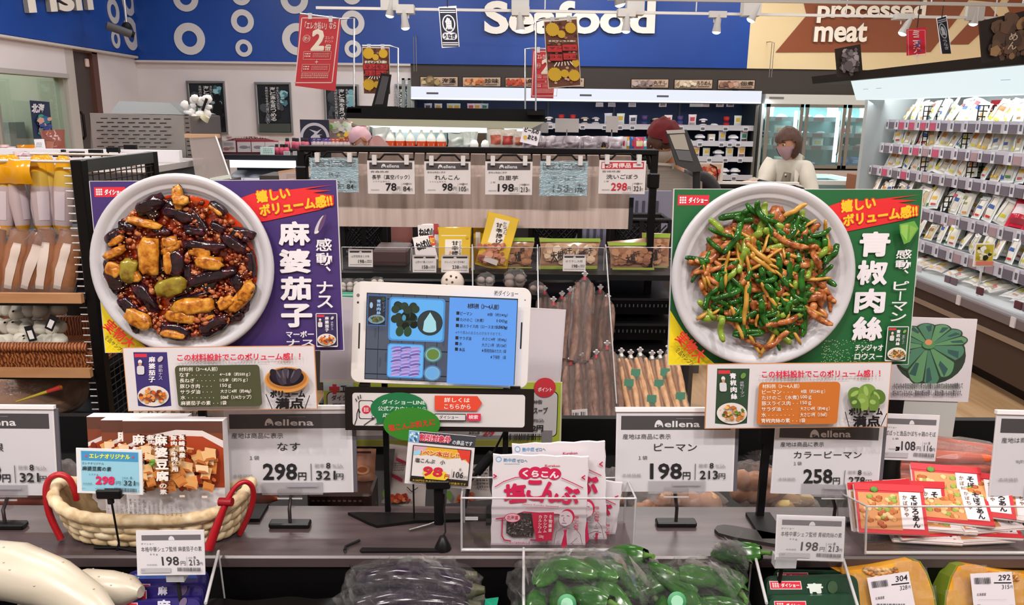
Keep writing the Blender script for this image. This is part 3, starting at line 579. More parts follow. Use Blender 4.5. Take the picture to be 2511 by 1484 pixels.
def slab(mb,pts,Y,th,m):
    """a flat-fronted solid: its front outline read from the photograph at depth Y, its real thickness going back"""
    P = [at(x,y,Y) for x,y in pts];a = sum(P[i].x * P[(i + 1) % len(P)].z - P[(i + 1) % len(P)].x * P[i].z for i in range(len(P)))
    if a < 0:P = P[::-1]
    n = len(P);V = [tuple(p) for p in P] + [(p.x,p.y + th,p.z) for p in P]
    return mb.add(V,[list(range(n)),list(range(n,2 * n))[::-1]] + [(i,n + i,n + (i + 1) % n,(i + 1) % n) for i in range(n)],m)
# ---------------------------------------------------------------- long chilled case on the far side of the aisle
RC = thing('chilled_case','long open chilled multi-deck case full of noodle and tofu packs','display case',(4.0,5.4,0))
TI = [(3.55,1.555),(3.5,1.35),(3.45,1.15),(3.34,.885),(3.2,.68)];Y0,Y1 = 3.2,7.25
m = MB();m.box(4.3,4.4,Y0,8.0,0,2.0,'#cfd8da');m.obj('back_panel',RC);m = MB();m.box(3.35,4.4,7.3,7.36,.3,1.85,'#aab2b4');m.obj('end_panel',RC)
m = MB();m.add([(3.18,Y0,2.0),(4.4,Y0,2.14),(4.4,8.25,2.14),(3.18,8.25,2.0),(3.2,Y0,1.93),(4.4,Y0,1.93),(4.4,8.25,1.93),(3.2,8.25,1.93)],[(0,1,2,3),(7,6,5,4),(0,3,7,4),(1,5,6,2),(3,2,6,7),(0,4,5,1)],'#191512');m.obj('canopy_roof',RC)
m = MB();m.add([(3.26,Y0,1.93),(3.33,Y0,1.76),(3.33,7.5,1.76),(3.26,7.5,1.93),(3.5,Y0,1.93),(3.5,7.5,1.93),(3.5,Y0,1.76),(3.5,7.5,1.76)],[(0,1,2,3),(3,2,7,5),(0,4,6,1),(1,6,7,2)],'#e4f2f4/e1.0');m.obj('light_canopy',RC)
for y,c in ((6.95,'#3a3f44'),(4.93,'#3a3f44'),(7.2,'#2f6fa8'),(5.2,'#3f9fd0')):
    m = MB();m.box(3.292,3.3,y,y + .1,1.85,1.872,c,None);tag(m.obj('maker_plate',RC),None,None)
m = MB();m.box(3.0,4.4,Y0,7.36,.1,.46,'#3d2b22');m.box(2.985,3.0,Y0,7.36,.33,.36,'#8d7a68');m.box(3.1,4.4,Y0,7.36,0,.1,'#1f1714');m.obj('base',RC)
m = MB();m.box(2.97,3.05,Y0,7.36,.44,.49,'#6d6264');y = Y0
while y < 7.2:m.box(2.962,2.97,y,y + .04,.44,.5,'#d0cccf');y += .55
m.obj('bumper',RC);m = MB();m.box(3.05,4.3,Y0,7.3,.46,.5,'#d9e4e4');m.obj('floor_deck',RC)
m = MB();m.add([(3.0,Y0,.49),(3.0,7.3,.49),(3.09,7.3,.6),(3.09,Y0,.6)],[(0,1,2,3)],clear('guard plastic','#eeeef2',.04,.08,.4));r_ = random.Random(2);y = Y0
while y < 7.2:
    for c in range(r_.choice((1,2))):m.box(3.028,3.04,y,y + .06,.53,.575,r_.choice(['#8d3038','#c9c2c6','#5a3036','#70606a']),T(0,0,0));y += .075
    y += .12 + .2 * r_.random()
m.obj('front_guard',RC)
TN = ['top','second','third','fourth','fifth']
for i,(x,z) in enumerate(TI):
    m = MB();m.box(x,4.3,Y0,Y1,z - .025,z,'#c9d2d4');s_ = m.obj('shelf',RC);m = MB();m.box(x - .02,x,Y0,Y1,z - .05,z + .035,'#c2bfca/s');r_ = random.Random(i + 9);y = Y0 + .02
    pink = i in (0,1,2)
    while y < Y1 - .08:
        far = y > 6.2;m.box(x - .025,x - .02,y,y + .085,z - .045,z + .012,('#c0506e' if far and pink and r_.random() < .5 else '#6d6672' if r_.random() < .7 else '#a58a90'));m.box(x - .03,x - .025,y + .09,y + .13,z - .05,z + .03,'#d6d6de');m.box(x - .031,x - .03,y + .098,y + .122,z - .03,z + .012,'#5d5a66');y += .145 + .05 * r_.random()
    m.obj('price_rail',s_)
cd = ['white','pale','cream','beige','tan','silvery']
for i,(x,z) in enumerate(TI):
    q = random.Random(i + 31);y = Y1 - .08;k = 0
    while y > 4.25:
        for row in (0,1):
            j = q.randrange(15);s = (.9,.9,1.05,.95,.78)[i] * q.uniform(.85,1.12);c = ''
            red = (i == 3 and 4.6 < y < 5.25);grn = (i == 4 and y > 6.3)
            Mx = T(x + .09 + row * .14,y + q.uniform(-.012,.012),z + .02) @ RZ(-90 + q.uniform(-20,20)) @ RY(q.uniform(-17,17)) @ RX(-q.uniform(14,30)) @ SXYZ(s,s,s)
            if red:ST.put(('rc','red%d' % row),lambda:pouch(MB(),.15,.2,.05,'#c8203a/g',[(.15,.8,.45,.8,'#e8d8dc'),(.2,.9,.1,.3,'#8f1226')],4,.5),'noodle_pouch',Mx,'bright red pouch on the fourth shelf of the chilled case','pouch','red pouches on the fourth chilled shelf')
            elif grn:ST.put(('rc','grn'),lambda:pouch(MB(),.14,.12,.06,'#2f9a35/g',[(.1,.9,.6,.95,'#e3d23a'),(.2,.6,.2,.5,'#ddf0dd')],5,.5),'salad_pack',Mx,'green and yellow pack on the fifth shelf of the chilled case','pack','green packs on the fifth chilled shelf')
            else:ST.put(('rc',j),pk(j),'noodle_pouch',Mx,'glossy ' + cd[j % 6] + ' pouch on the ' + TN[i] + ' shelf of the chilled case','pouch','%s pouches on the %s chilled shelf' % (cd[j % 6],TN[i]))
        y -= .125 + .03 * q.random();k += 1
q = random.Random(5);y = 7.1                                          # flat packs lying on the lowest deck
while y > 3.7:
    for row in range(2):
        j = q.randrange(8);Mx = T(3.16 + row * .15,y + q.uniform(-.04,.04),.528 + .01 * row) @ RZ(-90 + q.uniform(-30,30)) @ RX(-72) @ SXYZ(1.1,.9,.85)
        ST.put(('rcl',j),pk(j + 20),'noodle_pack',Mx,'white noodle pack lying on the bottom deck of the chilled case','pack','packs on the bottom chilled deck')
    y -= .14
for i,y,z in ((0,6.75,1.56),(0,5.98,1.56),(1,6.62,1.355),(1,6.05,1.355),(2,6.5,1.155),(2,5.85,1.155),(3,6.7,.89),(3,5.9,.89)):   # black wire dividers
    m = MB();x = TI[i][0] + .01;o_ = .0
    for k in range(4):m.tube([(x + .02,y,z + .02 + .04 * k),(x + .2,y + .05,z + .02 + .04 * k)],.0045,'#17161a',5)
    for k in range(5):m.tube([(x + .02 + .045 * k,y + .0125 * k,z + .0),(x + .02 + .045 * k,y + .0125 * k,z + .145)],.0045,'#17161a',5)
    tag(m.obj('wire_divider'),'black wire grid divider on the %s shelf, %s of its two' % (TN[i],'farther' if y > 6.3 else 'nearer'),'divider','black wire dividers in the chilled case')
p = at(2355,255,6.6);m = MB();m.box(4.2,4.24,p.y - .25,p.y + .25,1.58,1.76,'#c8182c');tag(m.obj('red_sign'),'plain red sign panel at the back of the top chilled shelf','sign')
b = Board((2392,597),(2440,596),(2390,654),4.85,base='#f2f0ee');b.r(2395,600,2438,640,'#c9b62e');b.blots(2395,600,2438,640,['#eee9c8','#f4f4ee','#a59a1e','#2f2a14'],22,3,9);b.r(2395,640,2438,650,'#d97a62');b.e(2416,631,4,6,'#2a2413')
o = b.thing('price_card','yellow picture card clipped in the lowest deck of the chilled case','card');p = b.Wd(2415,650);m = MB();m.box(p.x - .005,p.x + .005,p.y + .004,p.y + .012,.5,p.z + .05,'#c9c9cc');m.obj('clip_stem',o)
for (tl,tr,bl,yw),Y,lab in (((((2048,120),(2110,108),(2055,191)),-14)[0] + (-14,),7.3,'smaller dark picture board leaning on the chilled case canopy'),((((2402,52),(2540,20),(2428,151)),-18)[0] + (-18,),4.9,'larger dark picture board at the frame edge on the canopy')):
    b = Board(tl,tr,bl,Y,th=.015,base='#2a221e',yaw=0);x0,x1_ = bl[0] + 2,tr[0] - 2;big = x1_ - x0 > 80
    b.blots(x0,min(tl[1],tr[1]) + 8,x1_,bl[1] - 4,['#6d6264','#857a7c','#544a4c','#9a9092','#3a3234'] if not big else ['#5a4030','#7a5a3c','#3e2c22','#8d6d48','#4a3426'],60,4,13 if not big else 22,3,asp=1)
    if big:b.tv('めん',2478,78,2500,120,'#b5a290',.02)
    o = b.thing('picture_board',lab,'sign','picture boards on the chilled case canopy');c = b.M @ Vector((0,0,-.04));m = MB();m.box(c.x - .1,c.x + .1,c.y - .02,c.y + .05,1.99,c.z + .03,'#1d1917');m.obj('foot',o)
# ---------------------------------------------------------------- middle island case with its lit canopy
IY = 5.75;a0,a1 = at(850,280,IY).x,at(1337,280,IY).x;izt,izb = at(1100,267,IY).z,at(1100,297,IY).z;sx0,sx1 = at(700,370,IY).x,at(1640,370,IY).x;sz = at(1100,362,IY).z - .02
isl = thing('island_case','black island case with a floating canopy lit from below','display case',((a0 + a1) / 2,IY + .3,0))
m = MB();slab(m,[(852,262),(1336,268),(1337,299),(848,290)],IY,.55,'#08090b');m.obj('canopy',isl)
m = MB();slab(m,[(848,290),(1337,299),(1302,316),(878,308)],IY + .02,.02,'#d9cfae/e.5');slab(m,[(905,309),(1300,317),(1296,327),(940,324)],IY + .06,.3,'#e8fbff/e1.5');m.obj('canopy_light',isl)
for x in (a0 + .12,(a0 + a1) / 2,a1 - .12):
    m = MB();m.box(x - .02,x + .02,IY + .42,IY + .46,sz,izb,'#1b1c20');m.obj('post',isl)
m = MB();m.box(at(948,300,IY).x,a1,IY + .47,IY + .49,sz + .02,izb,'#b4c4c4');m.obj('back_panel',isl)
m = MB();m.box(sx0,sx1,IY - .12,IY + .55,sz - .05,sz,'#26262b');m.obj('shelf',isl);m = MB();m.box(sx0 + .05,sx1 - .05,IY - .05,IY + .5,0,sz - .05,'#2b2a2d');m.obj('body',isl)
def island(px,key,fn,nm,lab,cat,grp,s=1.,rz=0,dy=0.):p = at(px,360,IY + dy);return ST.put(key,fn,nm,T(p.x,IY + dy,sz) @ RZ(rz) @ SXYZ(s,s,s),lab,cat,grp)
def bottle3():
    m = MB();m.lathe([(0,0),(.033,0),(.036,.02),(.036,.075),(.026,.1),(.011,.125),(.009,.14),(0,.142)],'#eef6f0/s',14);m.lathe([(.0372,.018),(.0372,.062)],'#e2521c',14);m.lathe([(.0375,.03),(.0375,.048)],'#c6d0ea',6);return m
for k,px in enumerate((958,982,1007,1034,1058,1082)):island(px,'btl',bottle3,'sauce_bottle','white squeeze bottle with an orange label under the lit canopy','bottle','orange labelled bottles',1.0,0,.02)
def bagmesh(c,a,s,h=.16,w=.17):return lambda:pouch(MB(),w,h,.09,c + '/g',[(.2,.8,.3,.7,a)],s,.8,11,11)
for k,(px,c,a,h,lab) in enumerate(((935,'#dfe9e6','#f4f6f4',.15,'white crumpled bag behind the orange bottles'),(1120,'#dfe9e4','#cfdcd6',.12,'clear white food bag beside the brown block'),(1150,'#d6e2dc','#eaf2ee',.13,'second clear white food bag beside the brown block'),(1215,'#ece6dc','#c86a54',.16,'white bag with red strips before the lit panel'),(1245,'#efe7dd','#b8443a',.15,'white bag with red star mark'),(1275,'#e4dcd2','#d98a70',.14,'cream bag beside the hand-lettered card'))):
    island(px,'ib%d' % k,bagmesh(c,a,k,h,.13),'food_bag',lab + ' under the lit canopy','bag','white bags under the lit canopy',1,0,.05)
p = at(1172,330,IY + .2);m = MB();m.box(p.x - .05,p.x + .06,IY + .18,IY + .3,sz,sz + .14,'#5a3a24',None,.01);tag(m.obj('brown_block'),'brown block of packed food among the white bags','food')
for k,px in enumerate((1163,1190)):
    p = at(px,350,IY - .02);m = MB();m.lathe([(0,0),(.03,0),(.03,.05),(.02,.072),(0,.08)],'#f3f8f6',14,T(p.x,IY - .04,sz));tag(m.obj('white_cap_jar'),'round white capped jar, %s of the two before the white bags' % ('nearer the bottles' if k == 0 else 'farther from the bottles'),'jar','white capped jars')
for k in range(11):island(1300 + k * 21,'gb%d' % (k % 4),(lambda k=k:pouch(MB(),.12,.11,.08,['#c4bcc6','#b5acb6','#d0c8d0','#a89fa8'][k % 4] + '/g',[(.1,.9,.1,.6,['#8d828a','#7a6c74','#9a8f9a','#b8aeb8'][k % 4])],k + 2,1.1)),'silver_bag','silvery crumpled bag in the row beyond the canopy','bag','silvery bags on the island shelf',1,rnd.uniform(-12,12),rnd.uniform(-.03,.05))
b = Board((1283,312),(1326,322),(1275,348),IY - .1,lean=14,base='#e9e4ee');b.t('ビールの',1286,315,1322,327,'#2b2630',.05,12);b.t('おとも',1294,332,1318,344,'#2b2630',.05,12);b.e(1288,337,5,5,'#d8b23a');b.thing('hand_lettered_card','small hand-lettered white card leaning on silvery bags','card')
for k in range(4):
    p = at(1480 + (k % 2) * 13,360,IY);m = MB();m.lathe([(0,0),(.02,0),(.02,.045),(.012,.06),(.012,.072),(0,.072)],'#1d1712/g',12,T(p.x,IY - .02 + .06 * (k // 2),sz));o = m.obj('sauce_jar');tag(o,'tiny dark sauce bottle with yellow label among the silver bags','bottle','tiny dark sauce bottles')
    m = MB();m.lathe([(.0206,.012),(.0206,.035)],'#e0c23a',12,T(p.x,IY - .02 + .06 * (k // 2),sz));m.obj('bottle_label',o)
for k in range(10):
    px = 1512 + k * 11;c = ['#3fa0c8','#d8d4dc','#c8283a','#e0a030','#2f6fb0','#c84a6a'][k % 6];island(px,'cp%d' % (k % 6),(lambda c=c,k=k:pouch(MB(),.075,.1,.03,c + '/g',[(.2,.8,.4,.75,['#ffffff','#c8283a','#f0e0b0'][k % 3]),(.1,.9,.05,.2,'#e8c040')],k,.5,7,7)),'snack_pouch',['light blue','white','red','yellow','blue','pink'][k % 6] + ' small pouch at the bandana end of the island','pouch',['light blue','white','red','yellow','blue','pink'][k % 6] + ' small pouches',1.1,rnd.uniform(-10,10),rnd.uniform(0,.08))
for (x0,y0,x1_,y1),lab in (((1302,300,1345,325),'first of the blank grey cards, touching the canopy end'),((1362,290,1420,324),'widest blank grey card above the silver bags'),((1488,284,1517,324),'narrow blank grey card above the tiny sauce bottles')):
    b = Board((x0,y0),(x1_,y0 + 1),(x0 - 2,y1),IY + .3,base='#b9b2b0');o = b.thing('card_sign',lab,'card','blank grey cards');c = b.M @ Vector((0,0,0));m = MB();m.box(c.x - .004,c.x + .004,c.y,c.y + .006,sz,c.z + .02,'#8d8d90');m.obj('stem',o)
b = Board((735,293),(806,294),(735,362),IY + .1,th=.01,base='#1b1e38');b.e(770,337,36,36,'#cfd0da',180,360);b.e(770,337,29,29,'#1b1e38',180,360);b.p([(757,317),(776,322),(788,316),(775,330),(790,330),(760,338),(770,326)],'#d6d7e0');b.e(772,338,12,8,'#d6d7e0',180,360)
b.thing('dark_blue_sign','square dark blue sign with a white circle mark','sign')
b = Board((803,292),(905,294),(803,362),IY + .25,th=.008,base='#a58a86');b.blots(804,294,904,330,['#d9d8cf','#e8e6de','#c4c8b8','#b8c4a4','#cfc6bc'],60,4,12);b.blots(822,318,904,362,['#b8602a','#d08030','#8d3a1c','#c9522a','#e0b83a'],50,3,9);b.blots(860,296,904,314,['#c83a6a','#d8487a','#5a5a48'],20,3,8);b.blots(806,300,822,318,['#6a9a4a'],6,3,6);b.thing('food_photo_sign','colourful hot-pot photo sign beside the dark blue sign','sign')
m = MB();slab(m,[(905,300),(952,303),(948,330),(905,326)],IY + .3,.06,'#3f4a44');o = m.obj('dark_leaf_pack');tag(o,'dark leafy pack behind the pink hat','pack')
for k in range(14):                                                     # rows of little packs before the blue sign
    px = 770 + k * 9.5;c = ['#3c2a6a','#5a3a8a','#a8442a','#8d3020','#b85a3a','#c9c2d8'][min(5,k * 6 // 14)];island(px,'lp%d' % min(5,k * 6 // 14),(lambda c=c:pouch(MB(),.06,.075,.03,c + '/g',[(.2,.8,.3,.7,'#d8c8c8')],3,.6,7,7)),'small_pack',['violet','violet','brown','dark red','orange brown','lilac'][min(5,k * 6 // 14)] + ' little pack before the hot-pot sign','pack','little packs before the hot-pot sign',1,rnd.uniform(-8,8),-.05)
for k,px in enumerate((707,719,731,742,754,766)):
    p = at(px,360,IY - .03);m = MB();m.lathe([(0,0),(.02,0),(.02,.04),(.012,.055)],'#d86a86',12,T(p.x,IY - .05 + .05 * (k % 2),sz));o = m.obj('pink_bottle');tag(o,'small pink bottle with a dark cap on the black shelf','bottle','small pink bottles');m = MB();m.lathe([(.0135,.05),(.0135,.075),(0,.076)],'#221a20',12,T(p.x,IY - .05 + .05 * (k % 2),sz));m.obj('cap',o)
# tilted tablet screen, acrylic stand and pole banners standing on the canopy
m = MB();slab(m,[(934,179),(959,183),(948,262),(911,262)],IY + .1,.03,'#1b1b1f');t_ = tag(m.obj('tilted_display'),'dark display slab tilted on the island canopy','display');m = MB();slab(m,[(937,186),(954,188),(939,256),(919,256)],IY + .094,.004,'#4c4b50/g');m.obj('screen',t_);m = MB();slab(m,[(868,259),(972,261),(972,267),(868,266)],IY + .06,.12,'#0f0f12');m.obj('foot',t_)
m = MB()
for q_ in ((985,192,992,264),(1000,192,1006,264)):slab(m,[(q_[0],q_[1]),(q_[2],q_[1]),(q_[2],q_[3]),(q_[0],q_[3])],IY + .2,.05,'#8f9a98/m')
slab(m,[(985,192),(1006,192),(1006,196),(985,196)],IY + .2,.05,'#c9d2d0');tag(m.obj('card_stand'),'empty chrome card stand on the island canopy','stand')
def pole_banner(name,tl,tr,bl,Y,pole,lab,grp,draw,base):
    b = Board(tl,tr,bl,Y,base=base,th=.002);draw(b);o = tag(b.obj(name),lab,'banner',grp);(px,yt,yb_) = pole;P = [at(px,yb_,Y + .01),at(px,yt,Y + .01)]
    c = b.Wd((tl[0] + tr[0]) / 2,(tl[1] + tr[1]) / 2 - 3);e = b.Wd(tr[0] if px > tr[0] - 10 else tl[0],(tr[1] if px > tr[0] - 10 else tl[1]) - 4);f = b.Wd(tl[0] if px > tr[0] - 10 else tr[0],(tl[1] if px > tr[0] - 10 else tr[1]) - 3)
    P[0].z = izt - .02;m = MB();m.tube([P[0],P[1],(e.x,Y + .01,e.z),(f.x,Y + .01,f.z)],.006,'#c9cdd0/m',8);m.obj('pole',o)
    for u in (.25,.75):q_ = b.Wd(tl[0] + (tr[0] - tl[0]) * u,tl[1] + (tr[1] - tl[1]) * u);m = MB();m.box(q_.x - .012,q_.x + .012,Y - .006,Y + .016,q_.z - .02,q_.z + .02,'#d9dcde');m.obj('clip',o)
    m = MB();m.box(P[0].x - .06,P[0].x + .06,Y - .05,Y + .07,izt - .035,izt - .005,'#101014');m.obj('base',o);return o
def red2(b,dx=0,dy=0,k=1.):
    c = '#f2d9d4';X = lambda x:735 + dx + (x - 735) * k;Yv = lambda y:35 + dy + (y - 35) * k
    b.frame(X(741),Yv(44),X(832),Yv(205),2.2 * k,c);b.t('「エレカ払い」なら',X(750),Yv(53),X(826),Yv(72),c,.02);b.t('2',X(770),Yv(71),X(803),Yv(125),'#f6e9d8',.05);b.ring(X(758),Yv(95),8 * k,9.5 * k,'#e8a8a0');b.t('還元',X(751),Yv(90),X(767),Yv(100),'#f0c0b8',.02)
    b.t('エレカ',X(803),Yv(89),X(823),Yv(96),c);b.t('ポイント',X(803),Yv(98),X(823),Yv(105),c);b.t('倍',X(805),Yv(109),X(820),Yv(125),'#f6e9d8',.03)
    for y in (127,159):b.frame(X(755),Yv(y),X(822),Yv(y + 20),1.2 * k,'#e8a8a0');b.lines(X(758),Yv(y + 4),X(772),Yv(y + 16),2,'#f0c8c0',3);b.lines(X(778),Yv(y + 4),X(818),Yv(y + 16),3,'#e09890',4)
    b.t('+',X(785),Yv(149),X(793),Yv(157),c);b.lines(X(755),Yv(182),X(822),Yv(196),3,'#ecb4ac',6)
pole_banner('point_banner',(735,36),(836,50),(742,213),5.8,(868,45,262),'red campaign banner with a big white 2, hung from a white pole','red point banners',red2,'#c8303a')
pole_banner('point_banner',(1306,122),(1362,124),(1308,240),6.15,(1288,120,262),'second red point banner, mostly behind the yellow starburst banner','red point banners',lambda b:red2(b,571,85,.68),'#c8303a')
def mam(b):
    (tl,e1,e2,D) = b.aff;X = lambda u,v:(tl[0] + e1[0] * u + e2[0] * v,tl[1] + e1[1] * u + e2[1] * v);sc = math.hypot(*e1)
    P = [X(.02,.02),X(.98,.02),X(.98,.99),X(.02,.99)];b.p(P,'#6d3a24')
    for k in range(50):
        u,v = hash01(k,1),hash01(k,2);c = X(.06 + u * .88,.03 + v * .93);b.e(c[0],c[1],sc * .05,sc * .04,['#3a1c14','#8d5038','#a9745a','#d8b49c'][k % 4],n=7)
    for u,v,r in ((.24,.14,.21),(.78,.14,.17),(.5,.22,.12),(.22,.80,.22),(.52,.80,.13),(.8,.84,.18),(.86,.66,.12)):
        c = X(u,v);n = 36;b.p([(c[0] + sc * r * (1 if i % 2 else .9) * math.cos(i * 6.283 / n),c[1] + sc * r * (1 if i % 2 else .9) * math.sin(i * 6.283 / n)) for i in range(n)],'#d8ae1e')
    q0,q1 = X(.1,.29),X(.9,.35);b.t('まだマンモス級!!',q0[0],q0[1],q1[0],q1[1],'#f2ead8',.06)
    for r_,ch,(v0,v1) in ((0,'マンモス',(.37,.48)),(1,'コミコミ',(.5,.61))):
        for k in range(2):a,c = X(.04 + .06 * r_ + (.46 - .05 * r_) * k,v0),X(.48 + (.46 - .05 * r_) * k,v1);b.r(a[0] - 1,a[1] - 1,c[0] + 1,c[1] + 1,'#2b1210');b.r(a[0],a[1],c[0],c[1],'#c8232a')
        a,c = X(.1,v0 + .02),X(.92,v1 - .02);b.t(ch,a[0],a[1],c[0],c[1],'#3a1010',.02)
    for k in range(6):a = X(.3 + k * .08,.63);c = X(.22 + k * .11,.68);b.l([a,c],sc * .03,'#f0ece4')
pole_banner('starburst_banner',(888,115),(955,116),(888,230),6.0,(976,118,262),'smaller yellow starburst sale banner beside the tilted display','yellow starburst banners',mam,'#e9dfd2')
pole_banner('starburst_banner',(1333,51),(1415,44),(1332,218),5.7,(1314,52,262),'larger yellow starburst sale banner before the Seafood letters','yellow starburst banners',mam,'#e9dfd2')
# ---------------------------------------------------------------- fish counter on the near side of the island
FX0,FX1 = at(556,400,5.3).x,at(735,400,5.3).x;z1 = at(600,386,5.3).z;z2 = at(600,398,5.3).z
fc = thing('fish_counter','low fish counter with a bright white light bar','display case',((FX0 + FX1) / 2,5.6,0))
m = MB();m.box(FX0,FX1,5.2,5.6,z1 - .02,z1 + .02,'#1a1b20');m.obj('top_shelf',fc);m = MB();m.box(FX0,FX1,5.16,5.2,z2 - .025,z2 + .02,'#f4f8ff/e1.6');m.obj('light_bar',fc)
m = MB();m.box(FX0,FX1,5.5,5.6,0,z1 - .02,'#3a3d44');m.box(FX0,FX1,4.75,5.5,0,.8,'#4a4d54');m.box(FX0,FX1,4.7,4.78,.8,1.16,'#8d8f94/m');m.obj('body',fc);m = MB();m.add([(FX0,4.78,1.1),(FX1,4.78,1.1),(FX1,5.5,1.2),(FX0,5.5,1.2)],[(0,1,2,3)],'#a9adb4');m.obj('deck',fc)
for k in range(4):
    for r_ in range(2):
        x = FX0 + .08 + k * .085 * 1.35;y = 4.98 + r_ * .3;j = k % 3;ST.put(('ft',j),(lambda j=j:(lambda m:(m.box(-.055,.055,-.1,.1,0,.02,'#dfe2e8',None,.006),m.blob(.045,.08,.022,['#b4b8c0','#8d929c','#c9b8b4'][j],T(0,0,.02),12,7,.2,3,j),m)[-1])(MB())),'fish_tray',T(x,y,1.115 + .012 * r_ * 3),'shiny film-wrapped fish tray on the low counter deck','tray','fish trays on the counter')
b = Board((543,352),(683,354),(543,380),5.35,th=.008,base=None);P = [(543,380)] + [(543 + 140 * u,352 - 29 * math.sin(math.pi * (.18 + .64 * u)) + 12) for u in [k / 12 for k in range(13)]] + [(683,381)]
m_ = b.mb;q = [b.L(*p) for p in P];m_.prism(q,-.008,0,'#6a1c28');b.t('お魚調理よろこんで承ります!',573,333,660,340,'#ecdcdc',.04);b.e(563,338,9,4.5,'#d8c4c4');b.t('無料',558,336,568,340,'#8d2a34');b.lines(573,342,676,345,1,'#c88a90')
for k,x in enumerate((545,582,617,651)):
    b.r(x,345,x + 33,373,'#d9d2d8');b.r(x,345,x + 33,348,'#b0303a' if k else '#d9d2d8')
    if k:b.e(x + 16,361,11,4,'#8d8a94');b.p([(x + 26,361),(x + 31,357),(x + 31,365)],'#8d8a94')
    else:b.e(x + 10,365,8,4,'#b0787a');b.e(x + 23,363,7,4,'#a89890');b.lines(x + 4,350,x + 28,358,3,'#8d848c')
b.thing('fish_service_board','maroon curved board about fish preparation standing on the counter','sign')
b = Board((638,360),(673,360),(638,383),5.28,lean=10,base='#c9e4e2');b.lines(645,364,668,378,3,'#7aa4a2');b.thing('mint_card','pale mint card before the maroon board','card')
for k,px in enumerate((695,718)):
    b = Board((px,371),(px + 16,371),(px,383),5.26,base='#d8d6de');b.lines(px + 2,373,px + 14,380,3,'#77747e');b.thing('small_price_card','tiny white price card on the counter edge, %s the mint card' % ('nearer' if k == 0 else 'farther from'),'card','tiny price cards on the fish counter')
for k,px in enumerate((680,692,702)):
    p = at(px,371,5.35);m = MB();m.lathe([(0,0),(.02,0),(.02,.035),(.012,.05)],'#d85a7a',12,T(p.x,5.35,z1 + .02));o = m.obj('pink_bottle');tag(o,'small pink bottle with a dark cap on the fish counter','bottle','small pink bottles on the fish counter');m = MB();m.lathe([(.0135,.046),(.0135,.066),(0,.067)],'#1b1518',12,T(p.x,5.35,z1 + .02));m.obj('cap',o)
b = Board((682,420),(760,408),(682,446),4.4,lean=20,base='#b09a94');b.p([(682,420),(760,408),(760,413),(682,425)],'#b8895a');b.lines(700,428,750,440,3,'#8d7a76',3);b.lines(704,438,740,446,2,'#c9bcb8',4);o = b.thing('slanting_sign','brownish slanting sign board beside the black header post','sign');c = b.M @ Vector((0,0,-.01));m = MB();m.box(c.x - .2,c.x + .2,c.y,c.y + .3,0,c.z + .02,'#3c3836');m.obj('pedestal',o)
# ---------------------------------------------------------------- left background: perforated cabinet, clear sheet, low counter
WOODG = texmat('greyish wood laminate',['#b8a298','#cab5ab','#d3c0b6'],(30,1,2.2),sc=1.6,rough=.45,detail=9)
STEEL = texmat('brushed steel',['#8d8985','#a39e99'],(1,1,60),sc=3,rough=.38,metal=.55)
BLACK = '#0a090a/s'
hY = 4.6;hb = thing('perforated_cabinet','brushed steel cabinet with rows of slots and a sloping top','cabinet',at(345,440,hY))
b = Board((220,277),(450,283),(228,440),hY,th=.02,base=STEEL)
for r_ in range(14):
    for k in range(7):
        x = 246 + k * 26 - (11 if r_ % 2 else 0) + r_ * .4;y = 289 + r_ * 9.7;b.r(x,y + k * .3,x + 17,y + k * .3 + 2.2,'#241c1b')
b.obj('slotted_panel',hb)
m = MB();slab(m,[(224,440),(452,440),(449,284),(222,279)],hY + .025,.6,'#77726e');m.obj('body',hb)
m = MB();p0,p1,p2,p3 = at(270,277,hY + .05),at(448,281,hY + .05),at(416,252,hY + .35),at(292,248,hY + .35);m.add([p0,p1,p2,p3,(p0.x,hY + .6,p0.z),(p1.x,hY + .6,p1.z),(p2.x,hY + .6,p2.z),(p3.x,hY + .6,p3.z)],[(0,1,2,3),(1,5,6,2),(0,3,7,4),(3,2,6,7),(4,7,6,5)],'#565c5e');m.obj('sloping_top',hb)
m = MB();c = at(450,285,hY);d = at(452,440,hY);m.box(c.x,c.x + .035,hY,hY + .5,d.z,c.z,'#8d8682/m')
for k in range(14):m.box(c.x + .008,c.x + .026,hY - .003,hY,d.z + (c.z - d.z) * (k + .4) / 14,d.z + (c.z - d.z) * (k + .62) / 14,'#241e1d')
m.obj('perforated_side',hb);m = MB();m.box(at(230,440,hY).x,c.x,hY + .03,hY + .6,0,d.z,'#4b4846');m.obj('base_cabinet',hb)
m = MB();q = random.Random(4);p = at(452,262,hY - .02)
for k in range(16):m.blob(.018 + .02 * q.random(),.015,.014 + .016 * q.random(),'#f4f2f0',T(p.x + q.uniform(-.07,.05),hY + .2 + q.uniform(-.05,.05),p.z + q.uniform(-.06,.05)),7,5,.4,5,k)
m.tube([(p.x + .02,hY + .2,p.z - .02),(p.x + .05,hY + .2,p.z + .05)],.008,'#1b1b1b');m.tube([(p.x - .02,hY + .2,c.z - .02),(p.x - .01,hY + .2,p.z)],.006,'#4a5a3a',5);m.tube([(p.x + .03,hY + .18,c.z - .02),(p.x + .05,hY + .18,p.z - .05)],[.03,.02],'#c9c4a4');tag(m.obj('white_ornament'),'white crumpled flower ornament on the corner of the steel cabinet','ornament')
SHEET = clear('hanging clear sheet','#d8d0ce',.08,.32,.1,.1,8,'#c8beba')
m = MB();P = [at(463,334,4.35),at(528,331,4.35),at(566,440,4.1),at(480,440,4.1)];m.add(P,[(0,1,2,3)],SHEET);m.add([p + Vector((0,.012,0)) for p in P],[(3,2,1,0)],SHEET)
